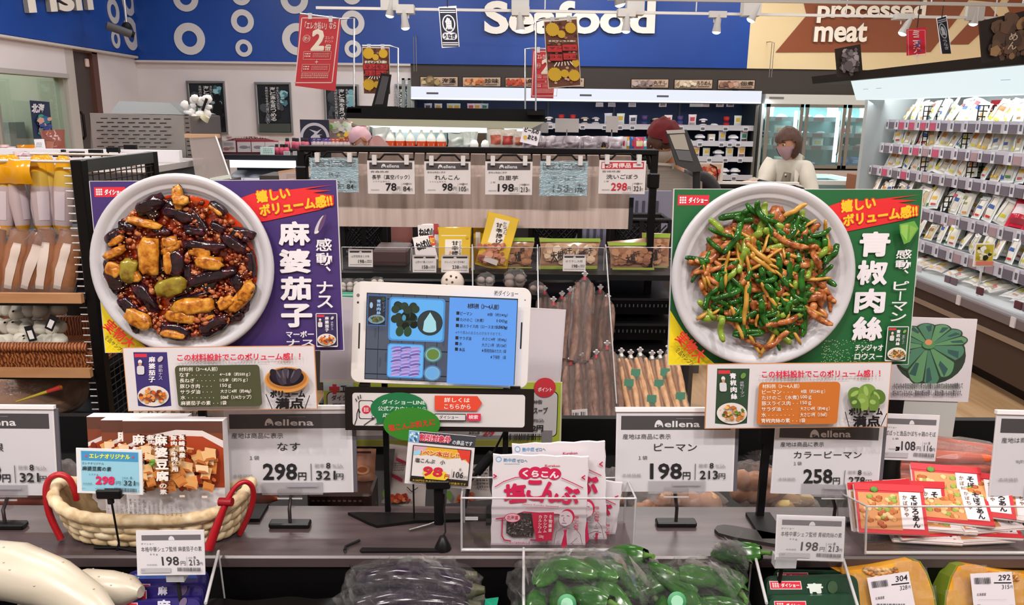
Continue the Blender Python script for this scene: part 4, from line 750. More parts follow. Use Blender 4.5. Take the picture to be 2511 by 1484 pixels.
m.tube([P[1],P[2]],.005,'#d8d8d8',5);m.box(P[0].x - .02,P[1].x + .02,4.34,4.37,P[0].z - .008,P[0].z + .012,'#c9a07a');o = m.obj('clear_sheet');tag(o,'slanting clear plastic guard sheet beside the steel cabinet','sheet')
m = MB();m.add([at(495,372,4.45),at(530,372,4.45),at(552,438,4.4),at(508,438,4.4)],[(0,1,2,3)],'#a58f80');c = at(530,438,4.4);m.box(c.x - .06,c.x + .06,4.41,4.46,0,c.z + .1,'#6d625c');tag(m.obj('brown_board'),'brown board standing behind the slanting clear sheet','board')
b = Board((514,437),(563,428),(516,446),4.05,th=.01,base='#dfe8e2');b.r(516,441,562,444,'#a9c4b4');o = b.thing('sheet_foot_tray','pale ledge at the foot of the clear sheet','ledge');c = b.M @ Vector((0,0,0));m = MB();m.box(c.x - .04,c.x + .04,c.y,c.y + .2,0,c.z,'#4a4644');m.obj('leg',o)
lc = thing('white_rimmed_counter','long low counter with a white glass rim behind the black rack','counter',(-1.9,4.4,0));LY = 3.7;zt = at(150,393,LY).z;x0,x1_ = -2.9,at(355,385,LY).x
m = MB();m.box(x0,x1_,LY,4.5,zt - .06,zt - .03,'#a9a4a4');m.box(x0,x1_,LY - .02,LY + .03,zt - .05,zt + .012,'#e9e6ea');m.box(x0,x1_,LY - .03,LY - .02,zt - .02,zt - .008,'#f6f4f8');m.box(x0,x1_,4.1,4.14,zt - .03,zt + .03,'#efecf0');m.obj('rim',lc);m = MB();m.box(x0,x1_ - .03,LY,4.5,0,zt - .06,'#4a4a4c');m.obj('body',lc)
for k,(x,y) in enumerate(((189,378),(235,373),(278,367),(320,361))):
    p = at(x,y,3.72 + .16 * k);m = MB();z = p.z;m.box(p.x - .03,p.x + .03,p.y - .012,p.y + .012,z - .012,z + .012,'#0e0e10');m.tube([(p.x - .027,p.y,z),(p.x - .027,p.y,zt - .03)],.004,'#0e0e10',5);m.tube([(p.x + .027,p.y,z),(p.x + .027,p.y,zt - .03)],.004,'#0e0e10',5);tag(m.obj('black_clip'),'black sign clip on the white counter rim, %s from the rack post' % ['first','second','third','fourth'][k],'clip','black clips on the white rim')
def counter_item(px,py,fn,name,lab,cat,grp=None,Y=4.3):p = at(px,py,Y);M_ = T(p.x,Y,zt - .03);return tag(fn().obj(name,None,M_),lab,cat,grp)
hh = lambda py0,Y=4.3:at(100,py0,Y).z - zt + .03
for k,px in enumerate((14,30,44)):counter_item(px,380,lambda k=k:pouch(MB(),.05,hh(356 + 4 * k),.05,'#d9b8b8/s',[(.1,.9,.2,.8,['#8d4a5a','#c9a0a0','#7a5a5a'][k])],k),'pink_pack','pinkish pack at the frame edge on the white counter','pack','pinkish packs on the white counter')
counter_item(72,380,lambda:pouch(MB(),.12,hh(356),.06,'#e08a1c/g',[(.2,.8,.3,.7,'#c96a18')],2,.6),'orange_pack','bright orange pack on the white counter','pack')
counter_item(135,380,lambda:pouch(MB(),.13,hh(318),.08,'#8d5044/g',[(.3,.7,.3,.6,'#a86a58')],8,.7),'brown_pack','tall reddish brown pack beside the white card on the counter','pack')
for k,px in enumerate((50,68,160,176)):counter_item(px,384,lambda k=k:pouch(MB(),.07,.05,.06,['#d9c4c8','#c9b0b4','#d8b4b0','#c9a8ac'][k] + '/g',[(.2,.7,.2,.7,'#a87a80')],k,.6),'small_pink_tray','low pinkish wrapped tray before the taller packs','tray','low pinkish trays on the white counter',4.0)
for k,px in enumerate((157,136)):counter_item(px,384,lambda:MB().lathe([(0,0),(.012,0),(.012,.06 - .02 * k),(0,.062 - .02 * k)],'#15151a',10),'black_cap_bottle',('taller' if k == 0 else 'shorter') + ' thin black bottle on the white counter','bottle','thin black bottles',4.05)
b = Board((83,342),(107,341),(94,382),4.15,th=.004,base='#e4e4e8');b.lines(90,350,104,362,3,'#8a8a92');b.r(97,369,111,381,'#3a7a9a');b.thing('tilted_white_card','tilted white card with a blue corner before the brown pack','card')
# fish room things behind the window
def room(x0,y0,x1_,y1,X,th,c,name,lab,cat,g=None):
    a,d = atx(x0,y0,X),atx(x1_,y1,X);m = MB();m.box(X - th,X,min(a.y,d.y),max(a.y,d.y),0,max(a.z,d.z),c);return tag(m.obj(name),lab,cat,g)
room(74,200,106,340,-7.2,.5,'#a8c4c8','pale_blue_cabinet','tall pale blue cabinet inside the fish room','cabinet');room(170,205,200,370,-7.6,.5,'#b5a878','tan_cupboard','tall tan cupboard with dark doors inside the fish room','cupboard')
for a,c in ((172,184),):p = atx(a,260,-7.09);q_ = atx(c,260,-7.09);m = MB();m.box(-7.6,-7.58,p.y,q_.y,0,2.0,'#4a4230');tag(m.obj('cupboard_panel'),'dark narrow panel on the tan cupboard','panel')
room(20,300,70,380,-6.9,.5,'#8d8f94','steel_worktable','grey steel worktable inside the fish room','table');room(120,320,150,380,-6.9,.25,'#84888a','steel_sink','steel sink unit inside the fish room','sink')
m = MB();p = atx(120,265,-6.8)
for dy in (0,.35):m.tube([(-6.8,p.y + dy,0),(-6.8,p.y + dy,1.75)],.012,'#a9bcb4/m',6)
for dz in (.5,.9,1.3,1.75):m.tube([(-6.8,p.y,dz),(-6.8,p.y + .35,dz)],.012,'#a9bcb4/m',6)
tag(m.obj('wire_rack'),'thin metal rack standing inside the fish room','rack')
b = Board((73,246),(121,250),(80,340),X=XL + .01,base='#20304f',th=.004);b.r(76,250,108,278,'#1b2140');b.t('北海',76,254,108,277,'#dfe0ea',.04);b.blots(82,280,122,338,['#2f4f9a','#2a6f9a','#3f9a8a','#28448a','#a85a7a','#d0a090'],40,4,12);b.thing('window_poster','blue and navy sea poster stuck on the fish room window','poster')
# ---------------------------------------------------------------- black rack with bread-like bags, garlic and big sack
RY0 = 1.9;rk = thing('black_rack','tall black rack with wire sides and wooden shelf lips','rack',(at(100,900,RY0).x,RY0 + .3,0));pz = at(185,393,RY0).z;px0,px1 = at(170,395,RY0).x,at(198,395,RY0).x
m = MB();m.box(px0,px1,RY0,RY0 + .03,0,pz,BLACK,None,.002);m.obj('post',rk);m = MB();m.box(px0,px1,RY0 + .4,RY0 + .43,0,pz,BLACK);m.obj('post',rk)
m = MB();m.box(px0 + .005,px1,RY0 + .03,RY0 + .4,pz - .03,pz,'#6d706e/m');m.obj('top_rail',rk)
m = MB();z = pz - .02
while z > .1:m.tube([(px0 - .018,RY0 + .005,z),(px0 + .002,RY0 + .005,z)],.0022,'#d9d9dc/m',6);m.tube([(px1 - .004,RY0 + .03,z),(px1 - .004,RY0 + .4,z)],.0016,'#2b2a2c',4,None,False);z -= .0178
y = RY0 + .06
while y < RY0 + .4:m.tube([(px1 - .006,y,.1),(px1 - .006,y,pz - .02)],.0016,'#2b2a2c',4,None,False);y += .03
m.obj('wire_side',rk);RXL = at(-60,700,RY0).x
LIP = texmat('pale wood lip',['#a8784f','#bb8b62'],(2,12,12),sc=4,rough=.45)
for k,(ya,yb_) in enumerate(((716,739),(899,920))):
    a,c = at(80,ya,RY0),at(80,yb_,RY0);m = MB();m.box(RXL,px0,RY0 - .02,RY0 - .005,c.z,a.z,LIP);s_ = m.obj('shelf_lip',rk);m = MB();m.box(RXL,px0,RY0 - .005,RY0 + .38,c.z - .01,c.z + .005,'#17161a');m.obj('shelf',rk)
zs1,zs2 = at(80,739,RY0).z + .008,at(80,920,RY0).z + .008
m = MB();m.box(RXL,px0,RY0 - .02,RY0 + .38,.18,.2,'#17161a');m.obj('shelf',rk);m = MB();m.box(RXL,px0,RY0 + .38,RY0 + .4,.2,pz - .2,'#1c1b1e');m.obj('back',rk)
zc = at(80,576,RY0 + .16).z;m = MB();m.box(RXL,px0,RY0 + .1,RY0 + .38,zc - .012,zc,'#1a191c');m.obj('shelf',rk);zt1 = at(80,398,RY0 + .14).z
m = MB();m.tube([(RXL,RY0 + .12,zt1 + .004),(px0,RY0 + .12,zt1 + .004)],.004,'#e6e2e0/m');m.tube([(RXL,RY0 + .3,zt1 + .012),(px0,RY0 + .3,zt1 + .012)],.004,'#e6e2e0/m');m.obj('top_wire',rk)
def loafbag(k):
    def f():
        m = MB();h = .205;w = .046
        def fn(u,v):
            r = w / 2 * (.75 + .3 * math.sin(math.pi * min(1,v * 1.1)) + .12 * noise.noise(Vector((u * 4,v * 5,k)))) * (.55 if v > .97 else 1) * (1 - .5 * max(0,.12 - v) / .12);a = 2 * math.pi * u;return (r * math.cos(a),r * math.sin(a) * .8,v * h)
        for v0,v1,c in ((0,.13,'#d9951c'),(.13,.62,'#b9a6a8'),(.62,.8,'#c9a648'),(.8,1,'#e0a21a')):m.surf(14,6,lambda u,v:fn(u,v0 + (v1 - v0) * v),c + '/g',None,True,True)
        m.surf(5,4,lambda u,v:(fn(.66 + .18 * u,.2 + .36 * v)[0] * 1.04,fn(.66 + .18 * u,.2 + .36 * v)[1] * 1.05,fn(0,.2 + .36 * v)[2]),'#cdbfc6/s');return m
    return f
for k,px in enumerate((8,30,54,80,104,126,150)):
    p = at(px,580,RY0 + .14);ST.put(('loaf',k % 2),loafbag(k % 2),'yellow_topped_bag',T(p.x,RY0 + .15 + .03 * (k % 2),zc) @ RX(-3 + 4 * (k % 2)) @ RY(5 - 4 * (k % 3)) @ RZ(40 * (k % 3)),'slim bag with yellow top and tip on the upper rack shelf','bag','slim yellow topped bags')
m = MB();p = at(66,440,RY0 + .24);m.surf(18,8,lambda u,v:(p.x - .1 + .19 * u,RY0 + .12 - .05 * math.sin(u * 9) * .3 - .012 * math.sin(v * 3),zt1 - .052 + .058 * v + .006 * noise.noise(Vector((u * 5,v,1)))),'#e3a012/g');m.surf(18,8,lambda u,v:(p.x + .09 - .19 * u,RY0 + .165 - .03 * v,zt1 - .052 + .058 * v),'#d8960f/g');tag(m.obj('yellow_hood'),'bright yellow plastic hood over the slim bags','cover')
def strapbag(k):
    def f():
        m = MB();h = .16;w = .062
        def fn(u,v):b_ = .5 + .5 * math.sin(math.pi * (.08 + .84 * v));r = w / 2 * (b_ + .36 * noise.noise(Vector((u * 3,v * 4,k + 3))));a = 2 * math.pi * u;fl = 1 + .35 * max(0,.12 - v) / .12;return (r * math.cos(a) * 1.1 * fl,r * math.sin(a) * .7,v * h)
        m.surf(16,10,fn,['#8d5a3c','#9a6848','#84543a'][k % 3] + '/g',None,True,True);m.surf(5,8,lambda u,v:tuple(c * (1.06 if i < 2 else 1) for i,c in enumerate(fn(.68 + .1 * u + .06 * v,.08 + .74 * v))),'#d9c8be/s');m.surf(16,4,lambda u,v:tuple(c * (1.15 if i < 2 else 1) for i,c in enumerate(fn(u,.8 + .24 * v))),FILM,None,True,True);m.surf(16,3,lambda u,v:tuple(c * (1.12 if i < 2 else 1) for i,c in enumerate(fn(u,.14 * v))),FILM,None,True,True);return m
    return f
for k,px in enumerate((-12,28,66,108,148)):
    p = at(px,728,RY0 + .05);ST.put(('strap',k % 3),strapbag(k),'brown_food_bag',T(p.x,RY0 + .055,zs1) @ RY(7 + 5 * (k % 3)) @ RX(-4),'clear bag of brown food with a pale label strip','bag','brown food bags with pale strips')
WICK = texmat('brown wicker',['#6d3418','#9c5a32','#b8713f'],(1,1,1),kind='wave',sc=40,rough=.5,bump=.6,dist=6)
m = MB();p = at(70,900,RY0);zr = at(80,853,RY0).z
m.surf(40,8,lambda u,v:(RXL + (px0 - .012 - RXL) * u,RY0 + .02 - .015 * v + .004 * math.sin(u * 160 + (v * 7 // 1) * 3.1),zs2 + (zr - zs2) * v),WICK);m.tube([(RXL,RY0 + .008,zr),(px0 - .012,RY0 + .008,zr)],.012,WICK,8);m.box(RXL,px0 - .012,RY0 + .3,RY0 + .32,zs2,zr,WICK);m.box(RXL,px0 - .012,RY0 + .02,RY0 + .3,zs2,zs2 + .01,WICK);tag(m.obj('wicker_basket'),'brown wicker basket of garlic on the rack shelf','basket')
q = random.Random(3);gm = []
for k in range(44):
    px = -30 + (k % 11) * 17.5 + q.uniform(-4,4);row = k // 11;z = zr - .012 + .03 * row;yy = RY0 + .06 + .035 * row + q.uniform(-.01,.01);p = at(px,800,yy)
    if row == 3 and not 60 < px < 140:continue
    ST.put(('garlic',k % 2),(lambda k=k:(lambda m:(m.lathe([(0,0),(.017,.004),(.0215,.014),(.019,.025),(.008,.034),(.003,.04)],'#cfcabc',12),m)[-1])(MB())),'garlic_bulb',T(min(p.x,px0 - .03),yy,z) @ RX(q.uniform(-60,60)) @ RY(q.uniform(-60,60)),'white garlic bulb heaped in the wicker basket','garlic','garlic bulbs in the wicker basket')
for k,(x,y) in enumerate(((75,818),(126,792))):
    p = at(x,y,RY0 + .012);m = MB();m.box(-.01,.01,-.001,.001,-.02,.02,'#17171a',T(p) @ RY(-12 + 40 * k));m.box(-.006,.006,-.0016,-.001,-.014,.008,'#e0e0e0',T(p) @ RY(-12 + 40 * k));tag(m.obj('net_tag'),'black net tag with white barcode among the garlic, ' + ('lower one' if k == 0 else 'upper tilted one'),'tag','black net tags')
m = MB();p = at(40,765,RY0 + .2);m.blob(.09,.05,.028,'#c9958a/s',T(p) @ RY(-14),14,8,.15,3);tag(m.obj('pink_pack'),'pale pink pack lying above the garlic','pack')
SACK = clear('big clear sack','#e0d2c8',.1,.3,.12,.3,20,'#c9aa94')
zk = at(80,1010,RY0 + .1).z;m = MB();p = at(70,1000,RY0 + .1)
m.blob(.135,.1,.072,'#b08a70/g',T(p.x - .02,RY0 + .15,zk + .045),20,12,.12,2,5,True,.8);o = m.obj('big_food_sack');tag(o,'big tan food sack with yellow and red printed edge on the lowest rack shelf','sack')
m = MB();m.blob(.143,.108,.08,SACK,T(p.x - .02,RY0 + .15,zk + .047),20,12,.16,2.4,5,True,.8);m.obj('clear_wrap',o)
m = MB();a,c = at(40,985,RY0 - .0),at(150,950,RY0 + .0);d_ = (c - a);m.tube([a,a + d_ * .55,c],[.002,.004,.005],'#b8a23a/g',6);m.tube([a + d_ * .7,c],[.005,.007],'#b0342c/g',6);m.obj('printed_edge',o)
m = MB();m.box(RXL,px0,RY0 - .0,RY0 + .38,zk - .05,zk - .035,'#17161a');m.obj('shelf',rk)
# ---------------------------------------------------------------- crates (folding, open lattice sides)
def crate(p,w,d,h,c,lab,grp,rz=0):
    t_ = thing('folding_crate',lab,'crate',p,grp);Mx = T(p) @ RZ(rz);m = MB()
    for z in (0,h):m.tube([(-w / 2,-d / 2,z),(w / 2,-d / 2,z),(w / 2,d / 2,z),(-w / 2,d / 2,z)],.009,c,4,Mx,False,1,True)
    for x in (-w / 2,0,w / 2):m.box(x - .008,x + .008,-d / 2 - .006,-d / 2 + .006,0,h,c,Mx)
    m.box(-w / 2,w / 2,-d / 2,d / 2,0,.006,c,Mx);m.box(-w / 2,w / 2,d / 2 - .006,d / 2,0,h,c,Mx);m.obj('frame',t_);m = MB();n = int(w / .022);s = h / 3.0
    for k in range(-3,n):
        for dr in (1,-1):
            P = []
            for j in range(2):P.append((k * .022 + dr * (s * 2.2 * (j - .5)) + .033,h * .12 + h * .76 * j))
            a,b_ = [(max(-w / 2,min(w / 2,x - w / 2)),-d / 2 - .002 * dr,z) for x,z in P];m.tube([a,b_],.0028,c,4,Mx,False)
    m.obj('lattice',t_);return t_
# ---------------------------------------------------------------- root vegetable fixture with hanging price cards
GY = 2.6;zf_ = at(1100,668,GY - .1).z
fx = thing('vegetable_fixture','black root vegetable fixture with a wood header board','display fixture',(at(1170,900,GY).x,GY + .2,0))
m = MB();a,c = at(735,359,GY),at(1610,366,GY);m.box(a.x,c.x,GY - .015,GY + .015,at(1170,376,GY).z,at(1170,361,GY).z,BLACK,None,.003);m.obj('top_bar',fx)
for px,yj in ((740,430),(1604,447)):
    p = at(px,400,GY);m = MB();m.box(p.x - .011,p.x + .011,GY - .01,GY + .01,0,at(px,368,GY).z,BLACK);j = at(px,yj,GY).z;m.box(p.x - .018,p.x + .018,GY - .016,GY + .016,j - .02,j + .03,BLACK,None,.004);s = 1 if px < 1000 else -1;zz = at(px,376,GY).z
    m.tube([(p.x + s * .05,GY,zz),(p.x + s * .02,GY,zz - .008),(p.x + s * .008,GY,zz - .05)],.01,BLACK,6);m.obj('post',fx)
m = MB();a,c = at(812,372,GY + .05),at(1540,562,GY + .05);m.box(a.x,c.x,GY + .05,GY + .075,c.z,a.z,WOODG);m.obj('header_board',fx);m = MB();m.box(c.x,c.x + .014,GY + .045,GY + .08,c.z - .002,a.z - .14,'#26242a');m.obj('end_cap',fx)
m = MB();a,c = at(800,660,GY - .12),at(1650,674,GY - .12);m.box(a.x,c.x + .02,GY - .12,GY + .35,zf_ - .018,zf_,'#151416');m.obj('tray_shelf',fx);m = MB();m.box(a.x,c.x + .02,GY + .4,GY + .42,.1,zf_ - .02,'#0f0f11');m.obj('back_panel',fx)
for k in range(6):
    zz = zf_ - .085 - .072 * k;yy = GY - .02 - .055 * k;m = MB();m.box(a.x,c.x + .02,yy - .06,GY + .4,zz - .055,zz,'#070607/s');m.box(a.x,c.x + .02,yy - .063,yy - .06,zz - .008,zz,'#1a191b')
    for j in range(26):m.box(c.x - .32 + j * .0135,c.x - .32 + j * .0135 + .004,yy - .064,yy - .0625,zz - .03,zz - .02,'#3d3b3e')
    m.obj('step',fx)
m = MB();m.box(a.x,c.x,GY - .45,GY + .4,.0,zf_ - .6,'#0a090a');m.obj('base',fx)
def crd(px0,py0,px1,py1,c0,lean=0):return at((px0 + px1) / 2,py1,c0)
def elogo(b,x0,x1,y0,y1,c='#d9d6d6',bg='#4a4446'):
    """store mark: a half dome with a curl, then the rounded word"""
    h = y1 - y0;w = x1 - x0;r = h * .5;cx,cy = x0 + r * 1.15,y1;b.e(cx,cy,r * 1.2,h * .98,c,180,360);b.e(cx + r * .2,cy,r * .75,h * .38,bg,180,360,12);b.e(cx - r * .45,cy - h * .26,r * .2,h * .14,bg);b.l([(cx - r * .2,cy - h * .1),(cx + r * .2,cy - h * .3),(cx + r * .8,cy - h * .3)],h * .07,c);b.t('ellena',x0 + r * 2.7,y0 + h * .12,x1,y1,c,.03)
def hang_card(x0,y0,x1,y1,name,price,tax,lab,red=False,glare=False,org='産地は商品に表示',unit='１袋'):
    b = Board((x0,y0),(x1,y0 + (x1 - x0) * .012),(x0 + 1,y1),GY - .03,base='#ded7d6',th=.0015);w,h = x1 - x0,y1 - y0;X = lambda u:x0 + w * u;Yv = lambda v:y0 + h * v + 1
    dk = '#c22a3a' if red else '#4d4648';b.r(X(.045),Yv(.04),X(.955),Yv(.25),dk)
    if red:b.t('お買得品',X(.14),Yv(.07),X(.68),Yv(.22),'#f0d6d6',.04);b.r(X(.72),Yv(.08),X(.93),Yv(.2),'#ead8d8');b.r(X(.06),Yv(.06),X(.12),Yv(.23),'#ead8d8')
    else:elogo(b,X(.3),X(.68),Yv(.08),Yv(.2))
    b.t(org,X(.07),Yv(.29),X(.46),Yv(.35),'#4a4444');n = len(name);ww = min(.8,.135 * n);b.t(name,X(.5 - ww / 2),Yv(.41),X(.5 + ww / 2),Yv(.55),'#332e2e',.01);b.t(unit,X(.12),Yv(.59),X(.12 + .05 * len(unit)),Yv(.64),'#5a5454')
    b.t(price,X(.62 - .115 * len(price)),Yv(.66),X(.62),Yv(.9),'#c81e34' if red else '#262223',.025);b.t('円',X(.63),Yv(.77),X(.7),Yv(.9),'#4d4648');b.r(X(.73),Yv(.66),X(.735),Yv(.92),'#8d8684');b.t(tax,X(.76),Yv(.76),X(.91),Yv(.91),'#332e2e',.015);b.t('円',X(.915),Yv(.82),X(.96),Yv(.91),'#4d4648');b.lines(X(.76),Yv(.66),X(.94),Yv(.72),1,'#8d8684');b.t('8',X(.83),Yv(.65),X(.86),Yv(.73),'#332e2e');b.lines(X(.08),Yv(.85),X(.25),Yv(.89),1,'#a09a98');b.lines(X(.52),Yv(.945),X(.74),Yv(.97),1,'#8d8684')
    o = b.thing('price_card',lab,'price card','price cards hanging from the black bar')
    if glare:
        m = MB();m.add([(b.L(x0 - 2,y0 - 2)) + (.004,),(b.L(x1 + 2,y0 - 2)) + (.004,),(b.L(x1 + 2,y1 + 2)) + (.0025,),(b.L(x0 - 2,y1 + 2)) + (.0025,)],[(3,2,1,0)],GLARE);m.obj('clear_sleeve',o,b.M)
    m = MB();zt_ = at(1170,375,GY).z;zb_ = b.Wd(x0,y0 - 4).z;hk = [b.Wd(x0 + 2,y0 - 3),b.Wd(x0 + w * .26,y0 - 3),b.Wd(x0 + w * .36,y0 - 15),b.Wd(x0 + w * .66,y0 - 15),b.Wd(x0 + w * .76,y0 - 3),b.Wd(x1 - 2,y0 - 3)]
    hk = [(p.x,GY - .022,p.z) for p in hk];m.tube([(hk[0][0],GY,zt_ + .005)] + hk + [(hk[-1][0],GY,zt_ + .005)],.0035,'#0d0c0d',6);m.obj('wire_hanger',o)
    for u in (.16,.84):p = b.Wd(x0 + w * u,y0);m = MB();m.box(p.x - .007,p.x + .007,GY - .04,GY - .018,p.z - .012,p.z + .018,'#d8d4d2/g');m.obj('clip',o)
    return o
GLARE = clear('clear sleeve with painted glare','#d4eaf2',.2,.14,.2,.5,9,'#a8d8e6')  # bluish glare on the sleeve, put into its tint and haze
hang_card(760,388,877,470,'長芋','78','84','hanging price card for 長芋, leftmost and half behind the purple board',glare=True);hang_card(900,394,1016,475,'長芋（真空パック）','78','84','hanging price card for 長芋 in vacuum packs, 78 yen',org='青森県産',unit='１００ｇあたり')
hang_card(1040,396,1154,475,'れんこん','98','105','hanging price card for れんこん, 98 yen',unit='１００ｇあたり');hang_card(1190,396,1306,477,'白里芋','198','213','hanging price card for 白里芋, 198 yen')
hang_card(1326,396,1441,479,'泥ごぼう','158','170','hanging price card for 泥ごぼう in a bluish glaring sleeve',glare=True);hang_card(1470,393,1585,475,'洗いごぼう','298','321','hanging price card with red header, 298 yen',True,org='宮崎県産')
for x0,x1,c,lab in ((842,945,'first black folding crate under the header board, behind the empty tray',0),(1300,1420,'second black folding crate, behind the dried radish packs',1),(1500,1640,'last black folding crate, by the post near the green board',2)):
    a,d = at(x0,606,GY + .2),at(x1,606,GY + .2);crate(((a.x + d.x) / 2,GY + .28,zf_ + .0),d.x - a.x,.16,.135,'#1b1a1d',c,'black folding crates on the tray shelf')
m = MB();a,c = at(1420,600,GY + .45),at(1640,470,GY + .45);m.box(a.x,c.x + .05,GY + .62,GY + .64,1.0,1.3,'#77768a');
for k in range(12):m.box(a.x + .02 + k * .028,a.x + .03 + k * .028,GY + .615,GY + .621,1.1,1.26,'#3a3a4a')
for x in (a.x + .01,c.x + .03):m.box(x - .01,x + .01,GY + .62,GY + .64,0,1.0,'#3a3a4a')
tag(m.obj('slotted_grey_panel'),'greyish blue slotted panel standing behind the vegetable fixture','panel')
# clear tray fronts and dividers
def pane(name,pts,Y,lab,cat='divider',g=None,th=.003,M_=None):
    m = MB();slab(m,pts,Y,th,M_ or ACRYL);P = [at(x,y,Y - .0004) for x,y in pts];m.tube([P[0],P[1]],.0012,EDGE,4,None,False);m.tube([P[1],P[2]],.0012,EDGE,4,None,False);m.tube([P[3],P[0]],.0012,EDGE,4,None,False);return tag(m.obj(name),lab,cat,g)
for i,(x0,x1) in enumerate(((838,1008),(1010,1158),(1160,1318),(1322,1482),(1486,1648))):pane('clear_tray_front',[(x0,606),(x1,608),(x1 - 2,664),(x0 + 2,662)],GY - .1,'clear tray front on the fixture shelf, %s of five' % ['first','second','third','fourth','fifth'][i],'tray front','clear tray fronts')
m = MB();a,c = at(915,655,GY),at(1000,612,GY);m.box(a.x,c.x,GY - .02,GY + .15,zf_,c.z,'#4a3432',None,.006);tag(m.obj('brown_tray'),'dark brown empty tray behind the first clear front','tray')
def swall(px,y0,y1,lab):
    p,q_ = at(px[0],y0,GY - .08),at(px[1],y1,GY - .42);m = MB();m.add([(p.x,GY + .15,p.z),(p.x,GY - .08,p.z),(q_.x,GY - .42,q_.z),(q_.x,GY - .3,q_.z - .1),(p.x,GY + .15,q_.z)],[(0,1,2,3,4)],ACRYL);m.tube([(p.x,GY - .08,p.z),(q_.x,GY - .42,q_.z)],.0022,EDGE,5);tag(m.obj('clear_divider'),lab,'divider','sloping clear dividers on the fixture')
swall((1485,1512),600,990,'sloping clear divider between the dark and the pale burdock');swall((1318,1322),600,900,'sloping clear divider beside the tablet edge');swall((1158,1160),600,760,'sloping clear divider rising behind the tablet')
# pouches in the trays
def printed(tl,tr,bl,Y,base,draw,name,lab,cat,grp=None,lean=12,th=.02,bulge=True):
    b = Board(tl,tr,bl,Y,lean=lean,base=None);pouch(b.mb,b.w,b.h,th,base,(),tl[0] * .37,.3,9,9);V = [(x,z,-y) for x,y,z in b.mb.v];b.mb.v = [(x,max(0,min(b.h,y)),z - th * .5 - .001) for x,y,z in V];draw(b);return b.thing(name,lab,cat,grp)
def yel(b,x0,x1,y0,y1,dx=0):w,h = x1 - x0,y1 - y0;X = lambda u:x0 + w * u + dx * 0;Yv = lambda v:y0 + h * v;return X,Yv
def d_yel(b,x0,y0,x1,y1):
    X,Yv = yel(b,x0,x1,y0,y1);b.rr(X(.03),Yv(.01),X(.97),Yv(.99),4,'#dcb41a');b.r(X(.1),Yv(.18),X(.85),Yv(.2),'#f4ecc8');b.r(X(.22),Yv(.28),X(.72),Yv(.82),'#efe6da');b.tv('甘辛揚げ',X(.42),Yv(.31),X(.62),Yv(.78),'#2d2522',.03);b.tv('からっと根菜',X(.64),Yv(.31),X(.71),Yv(.72),'#4a403a');b.blots(X(.3),Yv(.5),X(.42),Yv(.8),['#e0a860','#d89048'],8,2,4);b.e(X(.88),Yv(.24),3,3,'#c89a18')
printed((1022,549),(1076,546),(1023,628),GY + .02,'#e8e2e0/s',lambda b:(b.r(1024,552,1074,624,'#ece6e4'),b.t('ねば山',1026,560,1064,580,'#221f20',.05),b.r(1063,549,1075,575,'#b02a30')),'white_pouch','white pouch with brush lettering, rear one of the pair','pouch','white brush lettered pouches')
printed((1010,582),(1062,575),(1014,642),GY - .03,'#e8e2e0/s',lambda b:(b.p([(1012,585),(1060,579),(1070,636),(1018,640)],'#ece6e4'),b.t('ねば山',1018,590,1056,612,'#221f20',.05,-18),b.p([(1050,579),(1064,577),(1068,600),(1056,604)],'#c8342c'),b.t('辛口',1053,582,1064,598,'#f0d040',.03)),'white_pouch','white pouch with brush lettering, tilted front one of the pair','pouch','white brush lettered pouches')
printed((1077,535),(1158,535),(1078,662),GY + .03,'#d8ae18/g',lambda b:b.r(1080,540,1156,545,'#e8c43a'),'yellow_pouch','yellow pouch standing behind the upright front one','pouch','yellow snack pouches');printed((1160,551),(1188,551),(1160,662),GY + .05,'#cda414/g',lambda b:b.r(1166,566,1178,610,'#e8d8cc'),'yellow_pouch','yellow pouch mostly hidden between the two front ones','pouch','yellow snack pouches')
printed((1073,556),(1156,556),(1075,664),GY - .03,'#d8ae18/g',lambda b:d_yel(b,1074,558,1156,662),'yellow_pouch','upright yellow pouch with a white label in front','pouch','yellow snack pouches')
printed((1197,517),(1275,537),(1164,648),GY - .035,'#d8ae18/g',lambda b:(b.p([(1199,520),(1272,539),(1240,652),(1168,640)],'#dcb41a'),b.p([(1215,534),(1250,543),(1230,604),(1196,594)],'#e9dfd4'),b.tv('甘辛揚げ',1216,546,1232,598,'#2d2522',.03,14),b.tv('からっと',1234,544,1243,575,'#4a403a',0,14),b.blots(1168,592,1244,650,['#b86a48','#c98060','#a4583c','#d89a78','#8d4a34'],60,4,10),b.p([(1190,628),(1222,640),(1218,652),(1186,640)],'#dfd8d2')),'yellow_pouch','tilted yellow pouch showing red shredded food','pouch','yellow snack pouches')
def d_rad(b,x0,y0,x1,y1,gl=True):
    X,Yv = yel(b,x0,x1,y0,y1);b.r(X(.0),Yv(.01),X(1),Yv(.12),'#8fae2e');b.blots(X(.02),Yv(.14),X(.98),Yv(.86),['#c9a484','#d8bc9c','#b08a68','#e0ccb4','#c8a07c'] if gl else ['#a06c44','#b07c54','#8d5a3a','#a8744c','#b98a64'],60,5,13);b.r(X(.02),Yv(.88),X(.98),Yv(.98),'#9ab03c')
    for u in ((.2,.55) if gl else (.35,)):b.t('大根',X(u),Yv(.42),X(u + .22),Yv(.72),'#2a2320',.03,-8);b.t('切干',X(u + .18),Yv(.32),X(u + .34),Yv(.5),'#2a2320',.02,-8)
